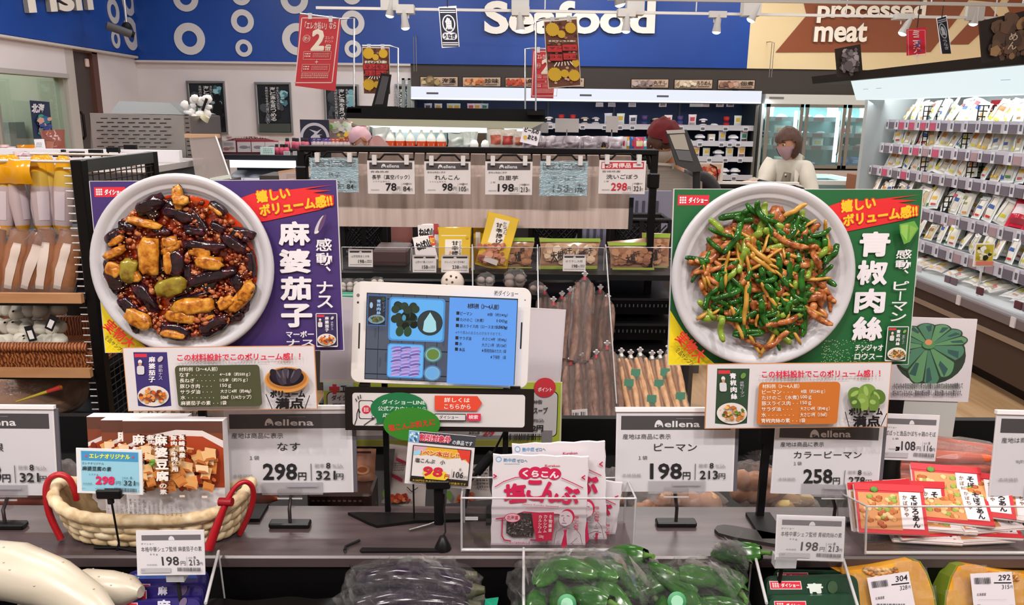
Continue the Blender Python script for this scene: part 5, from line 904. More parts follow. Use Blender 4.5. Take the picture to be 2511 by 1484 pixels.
for tl,tr,bl,Y,lab,gl in (((1238,580),(1312,590),(1232,668),GY - .01,'dried radish pack leaning behind the tilted yellow pouch',False),((1322,582),(1474,588),(1326,664),GY - .02,'wide dried radish pack with green edges, behind a price card',True),((1490,592),(1600,582),(1490,668),GY - .02,'dried radish pack near the right post',False),((1575,570),(1646,572),(1580,668),GY + .02,'dried radish pack tucked behind the last one, by the green board',False)):
    printed(tl,tr,bl,Y,'#b58d6c/g',lambda b:d_rad(b,tl[0] + 2,tl[1] + 2,tr[0] - 2,bl[1] - 2,gl),'dried_radish_pack',lab,'pack','dried radish packs')
def mini(x0,y0,x1,y1,Y,price,nm,lab,lean=5):
    b = Board((x0,y0),(x1,y0 + 1),(x0,y1),Y,lean=lean,base='#cfc8c6',th=.001);w,h = x1 - x0,y1 - y0;b.r(x0 + w * .06,y0 + h * .1,x1 - w * .06,y0 + h * .2,'#2e2a2a');b.e(x0 + w / 2,y0 + h * .19,w * .06,h * .07,'#cfc8c6',180,360,10);b.t(nm,x0 + w * .12,y0 + h * .34,x1 - w * .14,y0 + h * .48,'#4a4442');b.t(price,x0 + w * .4,y0 + h * .6,x0 + w * .64,y0 + h * .8,'#2a2626',.02);b.t('円',x0 + w * .66,y0 + h * .68,x0 + w * .73,y0 + h * .8,'#4a4442');b.lines(x0 + w * .76,y0 + h * .62,x1 - w * .05,y0 + h * .8,2,'#6a6462');b.lines(x0 + w * .06,y0 + h * .86,x1 - w * .06,y0 + h * .93,1,'#8a8482')
    return b.thing('shelf_price_card',lab,'price card','small price cards on the clear tray fronts')
mini(854,611,914,654,GY - .104,'198','山芋短冊あとの味','small 198 yen card on the empty first tray');mini(1012,625,1070,668,GY - .104,'158','山芋かけ素ふりかけ','small 158 yen card before the white pouches');mini(1082,625,1150,668,GY - .104,'238','からっとごぼう甘辛揚げ','small 238 yen card before the upright yellow pouch');mini(1381,624,1437,665,GY - .104,'198','ゆで干し大根','small 198 yen card on the dried radish pack')
# burdock roots in clear bags
EARTH = texmat('earthy burdock skin',['#5a4038','#7a5c50','#8d7064'],(6,6,1.2),sc=9,rough=.75,bump=.5);PALE = texmat('washed burdock skin',['#a8784e','#bf9068','#cda580'],(6,6,1.2),sc=9,rough=.5,bump=.3)
SLV = clear('burdock sleeve','#f2eae6',.26,.03,.14,.9,55)
def burdock(top,bot,w,Y0,Y1,pale,lab,grp,s):
    a,c = at(*top,Y0),at(*bot,Y1);q = random.Random(s);root = thing('burdock_bag',lab,'burdock',c,grp);L = (a - c);mt = PALE if pale else EARTH
    for k in range(3):
        m = MB();off = Vector((w * (k - 1) * .3,w * .25 * (k % 2) - .005,0));m.tube([c + off * 1.1 + L * t + Vector((.003 * math.sin(t * 7 + k + s),0,0)) for t in (0,.2,.4,.6,.8,.93)],[w * .27 * r for r in (.9,1,1.05,.95,.85,.5)],mt,8);m.obj('burdock_root',root)
    m = MB();n = 12
    def fn(u,v):r = w * (.62 if v < .86 else .62 - (v - .86) * 3.9) * (1 + .25 * noise.noise(Vector((u * 5,v * 9,s))));r = max(r,.004);x = c + L * (v * 1.02);t = 2 * math.pi * u;return (x.x + r * math.cos(t),x.y + r * .72 * math.sin(t),x.z)
    m.surf(n,16,fn,SLV,None,False,True);m.obj('clear_sleeve',root);tp = c + L * 1.0
    m = MB();m.tube([tp - L.normalized() * .012,tp],.0065,'#c02a3a' if not pale else '#d9d9d4',8)
    m.obj('tape',root);m = MB()
    for k in range(3):m.tube([tp,tp + Vector((.007 * (k - 1),-.004,.014 + .006 * (k % 2)))],[.002,.0045],'#c9c2c2',5)
    m.obj('bag_tuft',root)
    if pale:
        m = MB();t = (.3,.55,.72)[s % 3];e = c + L * t;m.box(e.x - w * .35,e.x + w * .35,e.y - w * .52,e.y - w * .5,e.z - .02,e.z + .02,'#5f9a80',None)
        m.obj('green_print',root)
    return root
D1 = [((1335,715),(1342,930),34),((1357,742),(1362,930),30),((1378,728),(1376,930),34),((1398,718),(1392,885),36),((1415,700),(1396,880),34),((1434,680),(1420,885),40),((1472,712),(1452,868),44),((1490,735),(1478,900),32)]
DL = ['first from the tablet edge','second from the tablet edge, short','third from the tablet edge','fourth from the tablet edge','next to the tallest one','tallest of all with the white knot','broad one right of the tallest','slim one against the sloping divider']
for k,(a,c,w) in enumerate(D1):burdock(a,c,w / F * GY * 1.03,GY - .1 - .02 * (k % 2),GY - .2 - .03 * (k % 3),False,'clear bag of earthy burdock in the upper row, ' + DL[k],'bags of earthy burdock',k)
for k,(a,c,w) in enumerate((((1400,888),(1402,1032),40),((1428,880),(1440,1034),44),((1462,872),(1478,1030),42),((1488,850),(1508,1026),38))):burdock(a,c,w / F * GY * .98,GY - .26,GY - .38,False,'clear bag of earthy burdock in the lower row, ' + ['closest to the white sheet','second from the white sheet','third from the white sheet','beside the pale burdock'][k],'bags of earthy burdock, lower row',k + 20)
b = Board((1402,1006),(1440,1003),(1404,1030),GY - .43,base='#dcd2d0',th=.001);b.bars(1405,1012,1419,1026,n=10);b.bars(1424,1010,1436,1024,n=9);b.thing('bag_label','white barcode sticker low on the earthy burdock','label')
for k,(a,c) in enumerate((((1523,868),(1560,1030)),((1546,872),(1582,1030)),((1569,866),(1606,1028)),((1598,874),(1630,1026)),((1618,872),(1652,1024)),((1639,858),(1676,1022)))):burdock(a,c,31 / F * GY * .98,GY - .24,GY - .38,True,'clear bag of pale washed burdock, ' + ['first beside the earthy ones','second from the earthy ones','third from the earthy ones','fourth from the earthy ones','fifth from the earthy ones','last, by the green board'][k],'bags of pale burdock',k + 40)
m = MB();p = at(1450,1040,GY - .42);m.box(at(1380,1040,GY - .4).x,at(1700,1040,GY - .4).x,GY - .5,GY - .3,p.z - .02,p.z,'#141315');m.obj('front_ledge',fx)
# lotus root, taro bags behind the tablet
p = at(1110,692,GY - .12);m = MB();Mx = T(p) @ RX(80);m.lathe([(0,.02),(.03,.02),(.037,.01),(.037,-.04),(0,-.04)],'#d8c8bc/s',20,Mx)
for k in range(7):m.lathe([(0,.0205),(.004,.0205)],'#4a3a30',8,Mx @ T(.02 * math.cos(k * .9) if k else 0,.02 * math.sin(k * .9) if k else 0,0))
tag(m.obj('lotus_root'),'cut lotus root peeking over the tablet','lotus root')
for k,(x,y,w,c) in enumerate(((1190,690,40,'#a89a96'),(1262,690,50,'#8d7a74'),(1316,706,34,'#9a8680'),(850,700,34,'#cfc6be'),(882,694,28,'#d6ccc4'),(925,690,28,'#d2c8c0'))):
    p = at(x,y + 14,GY - .16);o = thing('taro_bag' if k < 3 else 'yam_bag',['crumpled clear bag of taro right of the lotus root','larger clear bag of taro beyond the lotus root','small clear bag of taro at the tablet corner','clear bag of white yam at the purple board edge','second clear bag of white yam over the tablet','third clear bag of white yam over the tablet'][k],'vegetable bag',p,'vegetable bags behind the tablet');q = random.Random(k);r = w / F * GY / 2
    for j in range(4):m = MB();m.blob(r * .5,r * .45,r * .42,c,T(p.x + r * .5 * (j % 2 - .5) * 2,p.y + q.uniform(-.01,.01),p.z + r * (.35 + .5 * (j // 2))),9,6,.15,3,j);m.obj('tuber',o)
    m = MB();m.blob(r * 1.15,r,r * .95,BAG,T(p.x,p.y,p.z + r * .8),16,10,.3,4,k,False);m.obj('clear_bag',o)
m = MB();a,c = at(838,716,GY - .2),at(872,738,GY - .2);m.box(a.x,c.x,GY - .21,GY - .2,c.z,a.z,'#3aa080');m.box(a.x,c.x,GY - .212,GY - .21,(a.z + c.z) / 2 + .004,a.z - .004,'#9ad0bc');tag(m.obj('green_label_pack'),'teal green labelled pack at the tablet corner','pack')
# ---------------------------------------------------------------- people
SKIN = texmat('skin',['#b98468','#c79478'],sc=8,rough=.5)
def skinned(name,V,E,RAD,m,parent,sub=2,extra=None):
    """a body grown from its skeleton: a vertex per joint with a radius, one smooth tapering surface"""
    me = bpy.data.meshes.new(name);me.from_pydata([tuple(v) for v in V],E,[]);o = bpy.data.objects.new(name,me);COL.objects.link(o)
    o.modifiers.new('grow','SKIN');o.modifiers.new('round','SUBSURF').levels = sub;sv = me.skin_vertices[0].data
    for i,r in enumerate(RAD):sv[i].radius = r if isinstance(r,tuple) else (r,r);sv[i].use_root = (i == 0)
    dg = bpy.context.evaluated_depsgraph_get();n = bpy.data.meshes.new_from_object(o.evaluated_get(dg));mb = MB();mb.add([tuple(v.co) for v in n.vertices],[list(p.vertices) for p in n.polygons],m,None,True)
    bpy.data.objects.remove(o);bpy.data.meshes.remove(n)
    if extra:extra(mb)
    return mb.obj(name,parent)
def gs(x,s):return math.exp(-(x / s) ** 2)
def headfn(p):
    x,y,z = p
    k = 1 - .28 * max(0,-z) ** 1.6;x2 = x * k;y2 = y * (1 - .16 * max(0,-z) ** 2)
    if y < 0:
        y2 -= .17 * gs(x,.13) * gs(z + .1,.2) + .05 * gs(x,.3) * gs(z + .5,.12) + .07 * gs(x,.26) * gs(z + .86,.16)
        y2 += .1 * (gs(x - .36,.17) + gs(x + .36,.17)) * gs(z - .06,.13) - .05 * gs(z - .26,.12) * gs(x,.55)
    return Vector((x2,y2,z))
HS = Vector((.076,.096,.115))
def head(mb,M,m=SKIN):
    def fn(u,v):
        a,b_ = 2 * math.pi * u,math.pi * v;p = headfn((math.sin(b_) * math.cos(a),math.sin(b_) * math.sin(a),-math.cos(b_)));return (p.x * HS.x,p.y * HS.y,p.z * HS.z)
    mb.surf(32,26,fn,m,M,True,True)
    for s in (-1,1):
        mb.blob(.012,.022,.031,m,M @ T(s * .078,.012,-.002) @ RZ(s * -22),10,8);mb.blob(.013,.009,.007,'#e8e2dc',M @ T(s * .028,-.082,.008),10,7);mb.blob(.006,.005,.006,'#1c120e',M @ T(s * .028,-.088,.008),8,6)
        mb.tube([M @ Vector((s * .014,-.094,.028)),M @ Vector((s * .03,-.095,.033)),M @ Vector((s * .045,-.083,.028))],.0035,'#3a241a',6)
def cap(mb,M,m,keep,k=1.1,amp=.05,seed=0.,sx=1.,n=30):
    """a shell over the head, kept where keep(x,y,z) holds: hair, mask or scarf"""
    b = MB();V = []
    def fn(u,v):a,b_ = 2 * math.pi * u,math.pi * v;p = headfn((math.sin(b_) * math.cos(a),math.sin(b_) * math.sin(a),-math.cos(b_)));V.append(p.copy());q = p * k * (1 + amp * noise.noise(p * 3.2 + Vector((seed,) * 3)));return (q.x * HS.x * sx,q.y * HS.y,q.z * HS.z)
    b.surf(n,24,fn,m,None,True,True);fs = [f for f in b.f if keep(sum((V[i] for i in f),Vector()) / 4)];mb.add(b.v,fs,m,M,True);mb.add([tuple(Vector(v) * .97) for v in b.v],[f[::-1] for f in fs],m,M,True)
def hand(mb,w,d,upv,side,m=SKIN,s=1.,curl=1.):
    """palm, four unequal bent fingers and a thumb leaving the side of the palm"""
    d = Vector(d).normalized();n = Vector(upv);n = (n - d * n.dot(d)).normalized();r = d.cross(n) * side;w = Vector(w);Mx = Matrix((r,d,n)).transposed().to_4x4();Mx.translation = w
    mb.blob(.04 * s,.05 * s,.017 * s,m,Mx @ T(0,.045 * s,0),14,9,0,3,0,True,.8)
    for i,(x,L) in enumerate(((-.029,.062),(-.010,.074),(.010,.07),(.028,.054))):
        p = Vector((x,.085,0));P = [p];a = R(12)
        for j,f in enumerate((.45,.32,.23)):p = p + Vector((x * .06,math.cos(a) * L * f,-math.sin(a) * L * f));P.append(p);a += R(38 * curl)
        mb.tube([Mx @ (q * s) for q in P],[.0095 * s,.009 * s,.008 * s,.006 * s],m,8)
    mb.tube([Mx @ (Vector(q) * s) for q in ((-.03,.02,-.002),(-.055,.05,-.012),(-.055,.078,-.024),(-.046,.096,-.03))],[.013 * s,.0115 * s,.01 * s,.007 * s],m,8)
# --- shopper in the cream jacket
Yw = 6.0;X0 = at(1934,350,Yw).x;zt_ = at(1930,312,Yw).z
wo = thing('person','woman in a cream jacket with bobbed brown hair and a pink mask','person',(X0,Yw,0))
hc = Vector((X0 + .0,Yw,zt_ - .125));HM = T(hc) @ RZ(-62) @ RX(8) @ SXYZ(.94,.94,.96);nk = hc + Vector((.05,.03,-.13));dz = zt_ - 1.5
def wz(z):return z + dz
shN,elN,wrN = Vector((X0 + .11,5.9,wz(1.2))),Vector((X0 + .13,5.76,wz(.98))),Vector((X0 - .04,5.66,wz(1.07)))
shF,elF,wrF = Vector((X0 - .07,6.12,wz(1.2))),Vector((X0 - .17,6.0,wz(1.05))),Vector((X0 - .3,5.84,wz(1.1)))
V = [(X0 + .09,Yw + .04,.76),(X0 + .08,Yw + .03,.95),(X0 + .06,Yw + .02,wz(1.12)),nk,hc + Vector((.02,.01,-.05)),shN,elN,wrN,shF,elF,wrF,(X0 + .15,Yw - .05,.7),(X0 + .14,Yw - .07,.42),(X0 + .15,Yw - .07,.07),(X0 + .02,Yw + .1,.7),(X0 + .0,Yw + .1,.42),(X0 + .02,Yw + .1,.07),(X0 + .07,Yw - .11,.04),(X0 - .06,Yw + .06,.04)]
E_ = [(0,1),(1,2),(2,3),(3,4),(2,5),(5,6),(6,7),(2,8),(8,9),(9,10),(0,11),(11,12),(12,13),(0,14),(14,15),(15,16),(13,17),(16,18)]
RAD = [.11,.095,(.11,.09),.048,.05,.05,.038,.026,.05,.038,.026,.078,.055,.036,.078,.055,.036,.03,.03]
def wx_(mb):head(mb,HM);hand(mb,wrN,(-.85,-.3,-.1),(0,-.25,1),1,SKIN,.95,1.1);hand(mb,wrF,(-.85,-.35,-.1),(0,-.25,1),-1,SKIN,.95,1.1)
skinned('body',V,E_,RAD,SKIN,wo,2,wx_)
JK = texmat('cream jacket cloth',['#b9b3a6','#ccc6b8'],sc=7,rough=.8,bump=.25)
jv = [(X0 + .09,Yw + .04,.74),(X0 + .085,Yw + .03,.92),(X0 + .07,Yw + .02,wz(1.1)),nk + Vector((.01,.0,.0)),shN,elN,wrN + (elN - wrN) * .12,shF,elF,wrF + (elF - wrF) * .12]
def lapel(mb):
    mb.tube([nk + Vector((.04,-.02,.05)),nk + Vector((.02,-.08,-.0)),Vector((X0 + .03,Yw - .135,wz(1.1)))],[.026,.03,.014],JK,8,None,True,.45);mb.tube([nk + Vector((.05,.05,.05)),nk + Vector((.06,-.02,.03))],[.03,.03],JK,8,None,True,.5)
    for c,w in ((wrN,wrN - elN),(wrF,wrF - elF)):w = w.normalized();mb.tube([c - w * .06,c - w * .015],[.042,.044],JK,12)
skinned('jacket',jv,[(0,1),(1,2),(2,3),(2,4),(4,5),(5,6),(2,7),(7,8),(8,9)],[(.145,.13),(.135,.12),(.14,.12),.062,.075,.06,.042,.075,.06,.042],JK,wo,2,lapel)
m = MB();P = [Vector((X0 - .03,Yw - .115,wz(1.17))),Vector((X0 - .06,Yw - .135,wz(1.02))),Vector((X0 - .07,Yw - .135,.84))];m.tube(P,[.035,.05,.05],'#6d6658',10,None,True,.8);q = random.Random(2)
for k in range(20):t = q.random();p = P[0].lerp(P[2],t);m.blob(.008,.006,.01,['#c9c2b0','#3a352c'][k % 2],T(p + Vector((q.uniform(-.03,.03),-.045,0))),6,4)
m.obj('patterned_top',wo);HAIR = texmat('brown hair',['#2a160d','#4a2a1a','#3a2014'],(14,14,2),sc=6,rough=.65,bump=.4)
m = MB();cap(m,HM,HAIR,lambda p:p.z > .38 or (p.y > -.3 and p.z > -.75 and not (p.y < -.1 and p.z < .1 and abs(p.x) < .6)) or (p.y < -.3 and p.z > .22 and p.x < .2),1.2,.07,1,1.08);m.obj('hair',wo)
m = MB();cap(m,HM,'#b99aa8',lambda p:p.y < -.25 and -.98 < p.z < -.02,1.07,.01);
for s in (-1,1):m.tube([HM @ Vector((s * .066,-.05,-.01)),HM @ Vector((s * .082,.015,.01))],.002,'#d8c4cc',4)
m.obj('face_mask',wo);m = MB()
for a,b_,c in ((11,12,13),(14,15,16)):m.tube([Vector(V[0]) + (Vector(V[a]) - Vector(V[0])) * .6,V[a],V[b_],V[c]],[.1,.095,.07,.06],'#3a3a40',12)
m.obj('trousers',wo);m = MB()
for a,b_ in ((13,17),(16,18)):c,d = Vector(V[a]),Vector(V[b_]);m.tube([c + (c - d) * .5 - Vector((0,0,.02)),c - Vector((0,0,.02)),d - Vector((0,0,.005)),d + (d - c) * .45 - Vector((0,0,.012))],[.03,.042,.04,.022],'#e0dcd6',10,None,True,.8)
m.obj('shoes',wo)
# --- worker with the red bandana, bending over a terminal
Yk = 4.35;wk = at(1625,345,Yk);K = thing('person','worker in a red bandana and white mask bending over a terminal','person',(wk.x + .1,Yk + .15,0))
hc = Vector(wk) - Vector((0,0,.012));HM = T(hc) @ RZ(-28) @ RY(10) @ RX(20);nk = hc + Vector((.075,.07,-.12));sh = Vector((wk.x + .14,Yk + .2,1.23))
V = [(wk.x + .16,Yk + .5,.88),(wk.x + .15,Yk + .42,1.05),(wk.x + .14,Yk + .26,1.2),nk,hc + Vector((.015,.02,-.04)),sh + Vector((-.19,.02,.0)),(wk.x - .12,Yk + .1,1.0),(wk.x - .02,Yk + .06,1.02),sh + Vector((.19,.02,0)),(wk.x + .38,Yk + .1,1.02),(wk.x + .28,Yk + .06,1.03),(wk.x + .25,Yk + .5,.82),(wk.x + .25,Yk + .44,.45),(wk.x + .25,Yk + .5,.07),(wk.x + .07,Yk + .5,.82),(wk.x + .07,Yk + .44,.45),(wk.x + .07,Yk + .5,.07),(wk.x + .26,Yk + .37,.04),(wk.x + .06,Yk + .37,.04)]
skinned('body',V,E_,RAD,SKIN,K,2,lambda mb:(head(mb,HM),hand(mb,V[7],(.25,-.9,-.1),(0,-.1,1),1,SKIN,.95),hand(mb,V[10],(-.35,-.9,-.1),(0,-.1,1),-1,SKIN,.95)))
skinned('black_top',[V[0],V[1],V[2],Vector(nk) - Vector((-.01,-.02,.03)),V[5],V[6],Vector(V[7]) * .86 + Vector(V[6]) * .14,V[8],V[9],Vector(V[10]) * .86 + Vector(V[9]) * .14],[(0,1),(1,2),(2,3),(2,4),(4,5),(5,6),(2,7),(7,8),(8,9)],[(.14,.12),(.13,.115),(.13,.11),.06,.07,.055,.04,.07,.055,.04],'#1d1a1c',K)
m = MB()
for a,b_,c in ((11,12,13),(14,15,16)):m.tube([Vector(V[0]) + (Vector(V[a]) - Vector(V[0])) * .6,V[a],V[b_],V[c]],[.1,.095,.07,.058],'#232227',12)
m.obj('trousers',K);m = MB()
for a,b_ in ((13,17),(16,18)):c,d = Vector(V[a]),Vector(V[b_]);m.tube([c + (c - d) * .5 - Vector((0,0,.02)),c - Vector((0,0,.02)),d - Vector((0,0,.005)),d + (d - c) * .45 - Vector((0,0,.012))],[.03,.042,.04,.022],'#1a1a1c',10,None,True,.8)
m.obj('shoes',K);RED = texmat('red bandana cloth',['#4c060d','#5f0a12'],sc=9,rough=.95,bump=.2)
m = MB();cap(m,HM,RED,lambda p:p.z > .42 - .1 * p.x or (p.y > .2 and p.z > -.05),1.2,.08,4,1.14);m.blob(.02,.02,.025,RED,HM @ T(-.03,.12,.02),8,6)
m.surf(5,6,lambda u,v:tuple(HM @ Vector((-.05 - .05 * v + .03 * (u - .5),.1 + .01 * math.sin(v * 5),.03 - .13 * v))),RED);m.surf(5,6,lambda u,v:tuple(HM @ Vector((.06 + .055 * v,.0 + .05 * (u - .5),.085 - .03 * v + .004 * math.sin(v * 8)))),RED);m.obj('bandana',K)
m = MB();cap(m,HM,HAIR,lambda p:(.0 < p.z < .45 and p.y < .4) or (p.x < -.3 and -.5 < p.z < .4) or (p.y > .1 and p.z > -.5),1.1,.06,2);m.obj('hair',K)
m = MB();cap(m,HM,'#d8d2cc',lambda p:p.y < -.2 and -.98 < p.z < -.02,1.09,.01)
for s in (-1,1):m.tube([HM @ Vector((s * .066,-.05,-.01)),HM @ Vector((s * .082,.015,.01))],.002,'#e0dcd8',4)
m.obj('face_mask',K)
# terminal, steel counter and trolley rail round the worker
m = MB();slab(m,[(1634,322),(1684,318),(1724,420),(1700,422),(1660,405)],4.05,.03,'#35373a');tm = tag(m.obj('terminal'),'grey-framed terminal tilted before the bandana worker','terminal');m = MB();slab(m,[(1641,330),(1678,328),(1690,368),(1655,366)],4.045,.004,'#a9a59a/g');slab(m,[(1656,368),(1691,370),(1700,396),(1665,392)],4.045,.004,'#63656a/g');slab(m,[(1634,320),(1678,318),(1680,326),(1637,328)],4.04,.01,'#b0aeac');m.obj('screen',tm)  # upper screen pane: cream reflection on the display put into its colour
m = MB();p = at(1708,420,4.08);m.tube([p,p + Vector((.02,.03,-.2)),(p.x + .02,p.y + .03,0)],.02,'#2a2b2e');m.obj('arm',tm)
m = MB();slab(m,[(1585,404),(1650,408),(1722,446),(1722,640),(1585,640)],4.18,.06,STEEL);a,c = at(1590,640,4.18),at(1718,640,4.18);m.box(a.x,c.x,4.18,4.24,0,a.z + .01,'#3a3838');ct = tag(m.obj('steel_counter'),'sloping brushed steel counter beside the header post','counter')
m = MB();slab(m,[(1590,398),(1656,402),(1656,407),(1590,403)],4.15,.02,'#d0d0cc/m');m.tube([at(1600,403,4.16),at(1600,420,4.16)],.006,'#c0c0bc/m');m.tube([at(1650,405,4.16),at(1650,414,4.16)],.006,'#c0c0bc/m');m.obj('rail',ct)
b = Board((1704,398),(1775,399),(1708,445),4.75,th=.012,base='#d8d2cc');b.r(1708,403,1771,444,'#c9a890');b.blots(1708,403,1771,444,['#c8603a','#d88a5a','#a8382a','#e0b090','#7d5a2c','#c83a3a','#dcc0b0'],60,3,9);b.l([(1740,403),(1756,410),(1762,425),(1763,444)],3,'#2a1512');o = b.thing('food_poster','white framed orange food poster beside the terminal','poster');c = b.M @ Vector((0,0,-.02));m = MB();m.box(c.x - .03,c.x + .03,c.y,c.y + .03,0,c.z + .02,'#4a4846');m.obj('stand',o)
tr = thing('trolley','black framed trolley with a pale top rail before the jacketed woman','trolley',at(1850,600,5.0));p0,p1,p2 = at(1716,446,5.0),at(1958,450,5.0),at(1984,462,5.0);m = MB();m.box(p0.x,p1.x,4.985,5.02,p0.z - .012,p0.z + .004,'#e8e6e2');m.tube([(p0.x,5.0,p0.z - .025),(p1.x - .04,5.0,p0.z - .025),(p1.x + .03,5.0,p0.z - .04),(p2.x,5.0,p2.z - .05),(p2.x,5.0,.1)],.014,'#141315',8);m.obj('top_rail',tr)
m = MB()
for x in (p0.x,p1.x - .12):m.tube([(x,5.0,p0.z - .02),(x,5.0,.12)],.012,'#141315',6);m.tube([(x,5.4,p0.z - .02),(x,5.4,.12)],.012,'#141315',6);m.tube([(x,5.0,p0.z - .02),(x,5.4,p0.z - .02)],.012,'#141315',6)
m.box(p0.x,p2.x,4.98,5.42,.1,.13,'#1b1a1c');m.obj('frame',tr);zq = p0.z - .2;m = MB();m.box(p0.x,p1.x - .12,5.0,5.4,zq - .02,zq,'#26262a');m.obj('tray',tr)
for k,px in enumerate((1775,1797,1885,1908,1930)):p = at(px,465,5.1);m = MB();m.blob(.04,.04,.075,['#dfe4cf','#e6e6da'][k % 2],T(p.x,5.12,zq + .07),10,8,.2,3,k);tag(m.obj('white_vegetable'),'pale vegetable in the trolley, ' + ['first from the steel counter','second from the steel counter','third, behind the plate rim','fourth, behind the plate rim','last by the rail bend'][k],'vegetable','pale vegetables in the trolley')
for k in range(2):p = at((1835,1885)[k],440,5.65)
m = MB();a,c = wrF + Vector((-.22,-.03,-.035)),wrN + Vector((.06,-.06,-.035));m.tube([a,c],.013,'#26221f',10);m.tube([a,(a.x,a.y + .02,.1)],.012,'#3a3836',8);m.tube([c,(c.x,c.y + .02,.1)],.012,'#3a3836',8);m.box(a.x,c.x,c.y - .3,a.y + .02,.08,.1,'#3a3836');cb = tag(m.obj('cart_handle'),'dark cart push bar under the hands of the woman','cart')
# --- shopper with the pink hat stooping at the island
Yh = 5.4;ph = at(886,334,Yh);Hh = thing('person','stooping shopper in a pale pink hat and mauve top at the island','person',(ph.x + .1,Yh,0));sc = .7
V = [(ph.x + .2,Yh + .05,.75),(ph.x + .19,Yh + .02,.98),(ph.x + .1,Yh,1.375),(ph.x + .05,Yh - .01,1.39),(ph.x + .01,Yh - .02,1.4),(ph.x + .1,Yh - .14,1.24),(ph.x + .06,Yh - .2,1.02),(ph.x - .12,Yh - .1,1.0),(ph.x + .1,Yh + .13,1.24),(ph.x + .02,Yh + .2,1.04),(ph.x - .14,Yh + .16,1.0),(ph.x + .22,Yh - .05,.68),(ph.x + .2,Yh - .05,.38),(ph.x + .22,Yh - .05,.07),(ph.x + .22,Yh + .12,.68),(ph.x + .2,Yh + .12,.38),(ph.x + .22,Yh + .12,.07),(ph.x + .1,Yh - .06,.04),(ph.x + .1,Yh + .11,.04)]
HM = T(ph.x,Yh - .02,ph.z - .02) @ RZ(-70) @ RX(38) @ SXYZ(sc,sc,sc)
skinned('body',V,E_,[r * .85 if not isinstance(r,tuple) else (r[0] * .8,r[1] * .8) for r in RAD],SKIN,Hh,2,lambda mb:(head(mb,HM),hand(mb,V[7],(-1,0,-.2),(0,0,1),1,SKIN,.85),hand(mb,V[10],(-1,0,-.2),(0,0,1),-1,SKIN,.85)))
skinned('mauve_top',[(V[0][0],V[0][1],.66),V[1],V[2],V[3],V[5],V[6],Vector(V[7]) * .86 + Vector(V[6]) * .14,V[8],V[9],Vector(V[10]) * .86 + Vector(V[9]) * .14,(ph.x + .1,Yh + .02,1.37)],[(0,1),(1,2),(2,10),(10,3),(2,4),(4,5),(5,6),(2,7),(7,8),(8,9)],[(.15,.14),(.135,.13),(.1,.1),.045,.062,.05,.036,.062,.05,.036,.085],'#8a5a58',Hh)
m = MB();cap(m,HM,'#c9a0ac',lambda p:p.z > .15 or (p.y > .1 and p.z > -.3),1.12,.05,3);m.obj('hat',Hh);m = MB();cap(m,HM,'#cbb6bc',lambda p:p.y < -.25 and -.98 < p.z < -.05,1.08,.01);m.obj('face_mask',Hh)
m = MB()
for a,b_,c in ((11,12,13),(14,15,16)):m.tube([Vector(V[0]) + (Vector(V[a]) - Vector(V[0])) * .6,V[a],V[b_],V[c]],[.085,.08,.06,.05],'#4a4a52',12)
m.obj('trousers',Hh);m = MB()
for a,b_ in ((13,17),(16,18)):c,d = Vector(V[a]),Vector(V[b_]);m.tube([c + (c - d) * .4 - Vector((0,0,.02)),c - Vector((0,0,.02)),d - Vector((0,0,.005)),d + (d - c) * .3 - Vector((0,0,.012))],[.03,.04,.038,.02],'#5a4a44',10,None,True,.8)
m.obj('shoes',Hh)
# ---------------------------------------------------------------- the produce table in front
ZL = .96;YF,YK = atz(1200,1366,ZL).y,atz(1200,1240,ZL).y
LEDGE = texmat('dark wood ledge',['#3a3032','#4a3e3f','#544748'],(1.2,22,1),sc=2.2,rough=.3,detail=9,bump=.06)
tb = thing('produce_table','dark wood ledge of the produce table running across the foreground','table',(0,1.1,0));LX = 1.35
m = MB();m.box(-LX,LX,YF,YK,ZL - .02,ZL,LEDGE,None,.003);m.obj('ledge',tb);m = MB();m.box(-LX,LX,YF + .004,YF + .02,.8,ZL - .02,'#0b0a0b/s');m.box(-LX,LX,.55,YF + .004,.84,.86,'#0c0b0c/s');m.box(-LX,LX,.53,.55,.84,.92,'#0c0b0c');m.obj('front_bin',tb)
m = MB();m.box(-LX,LX,YK - .01,YK,.8,ZL - .02,'#151314');m.box(-LX,LX,YK,1.62,.85,.87,'#121112');m.box(-LX,LX,1.62,1.64,.85,.95,'#121112');m.obj('rear_bin',tb);m = MB();m.box(-LX,LX,.6,1.6,.1,.84,'#1a181a');m.box(-LX + .05,LX - .05,.65,1.55,0,.1,'#0d0c0d');m.obj('body',tb)
def rail_stand(px,py,w,h_px,Ys,o,clipw):
    """clear clip, rod and black bar foot of a card stand"""
    f = atz(px,py,ZL);s = f.y / F * 1.12;m = MB();m.box(f.x - w * s / 2,f.x + w * s / 2,f.y - .009,f.y + .009,ZL,ZL + .009,'#141214/s',None,.002);m.obj('foot',o)
    t = at(px,h_px,Ys);m = MB();m.tube([(f.x,f.y,ZL + .005),(f.x,f.y,ZL + .03),(t.x,Ys + .006,t.z)],.0028,'#2a2224/s',8);m.tube([(t.x,Ys + .006,t.z - .022),(t.x,Ys + .006,t.z + .002)],.0055,ACRYL,8);m.obj('rod',o)
    m = MB();m.box(t.x - clipw * s / 2,t.x + clipw * s / 2,Ys - .004,Ys + .008,t.z - .003,t.z + .012,ACRYL,None,.002);m.box(t.x - clipw * s / 2,t.x + clipw * s / 2,Ys - .0045,Ys - .003,t.z - .004,t.z - .002,EDGE);m.obj('clip',o)
CARD = '#c6c3c8';CLIPC = clear('milky clip','#f4f2f4',.08,.12,.1)
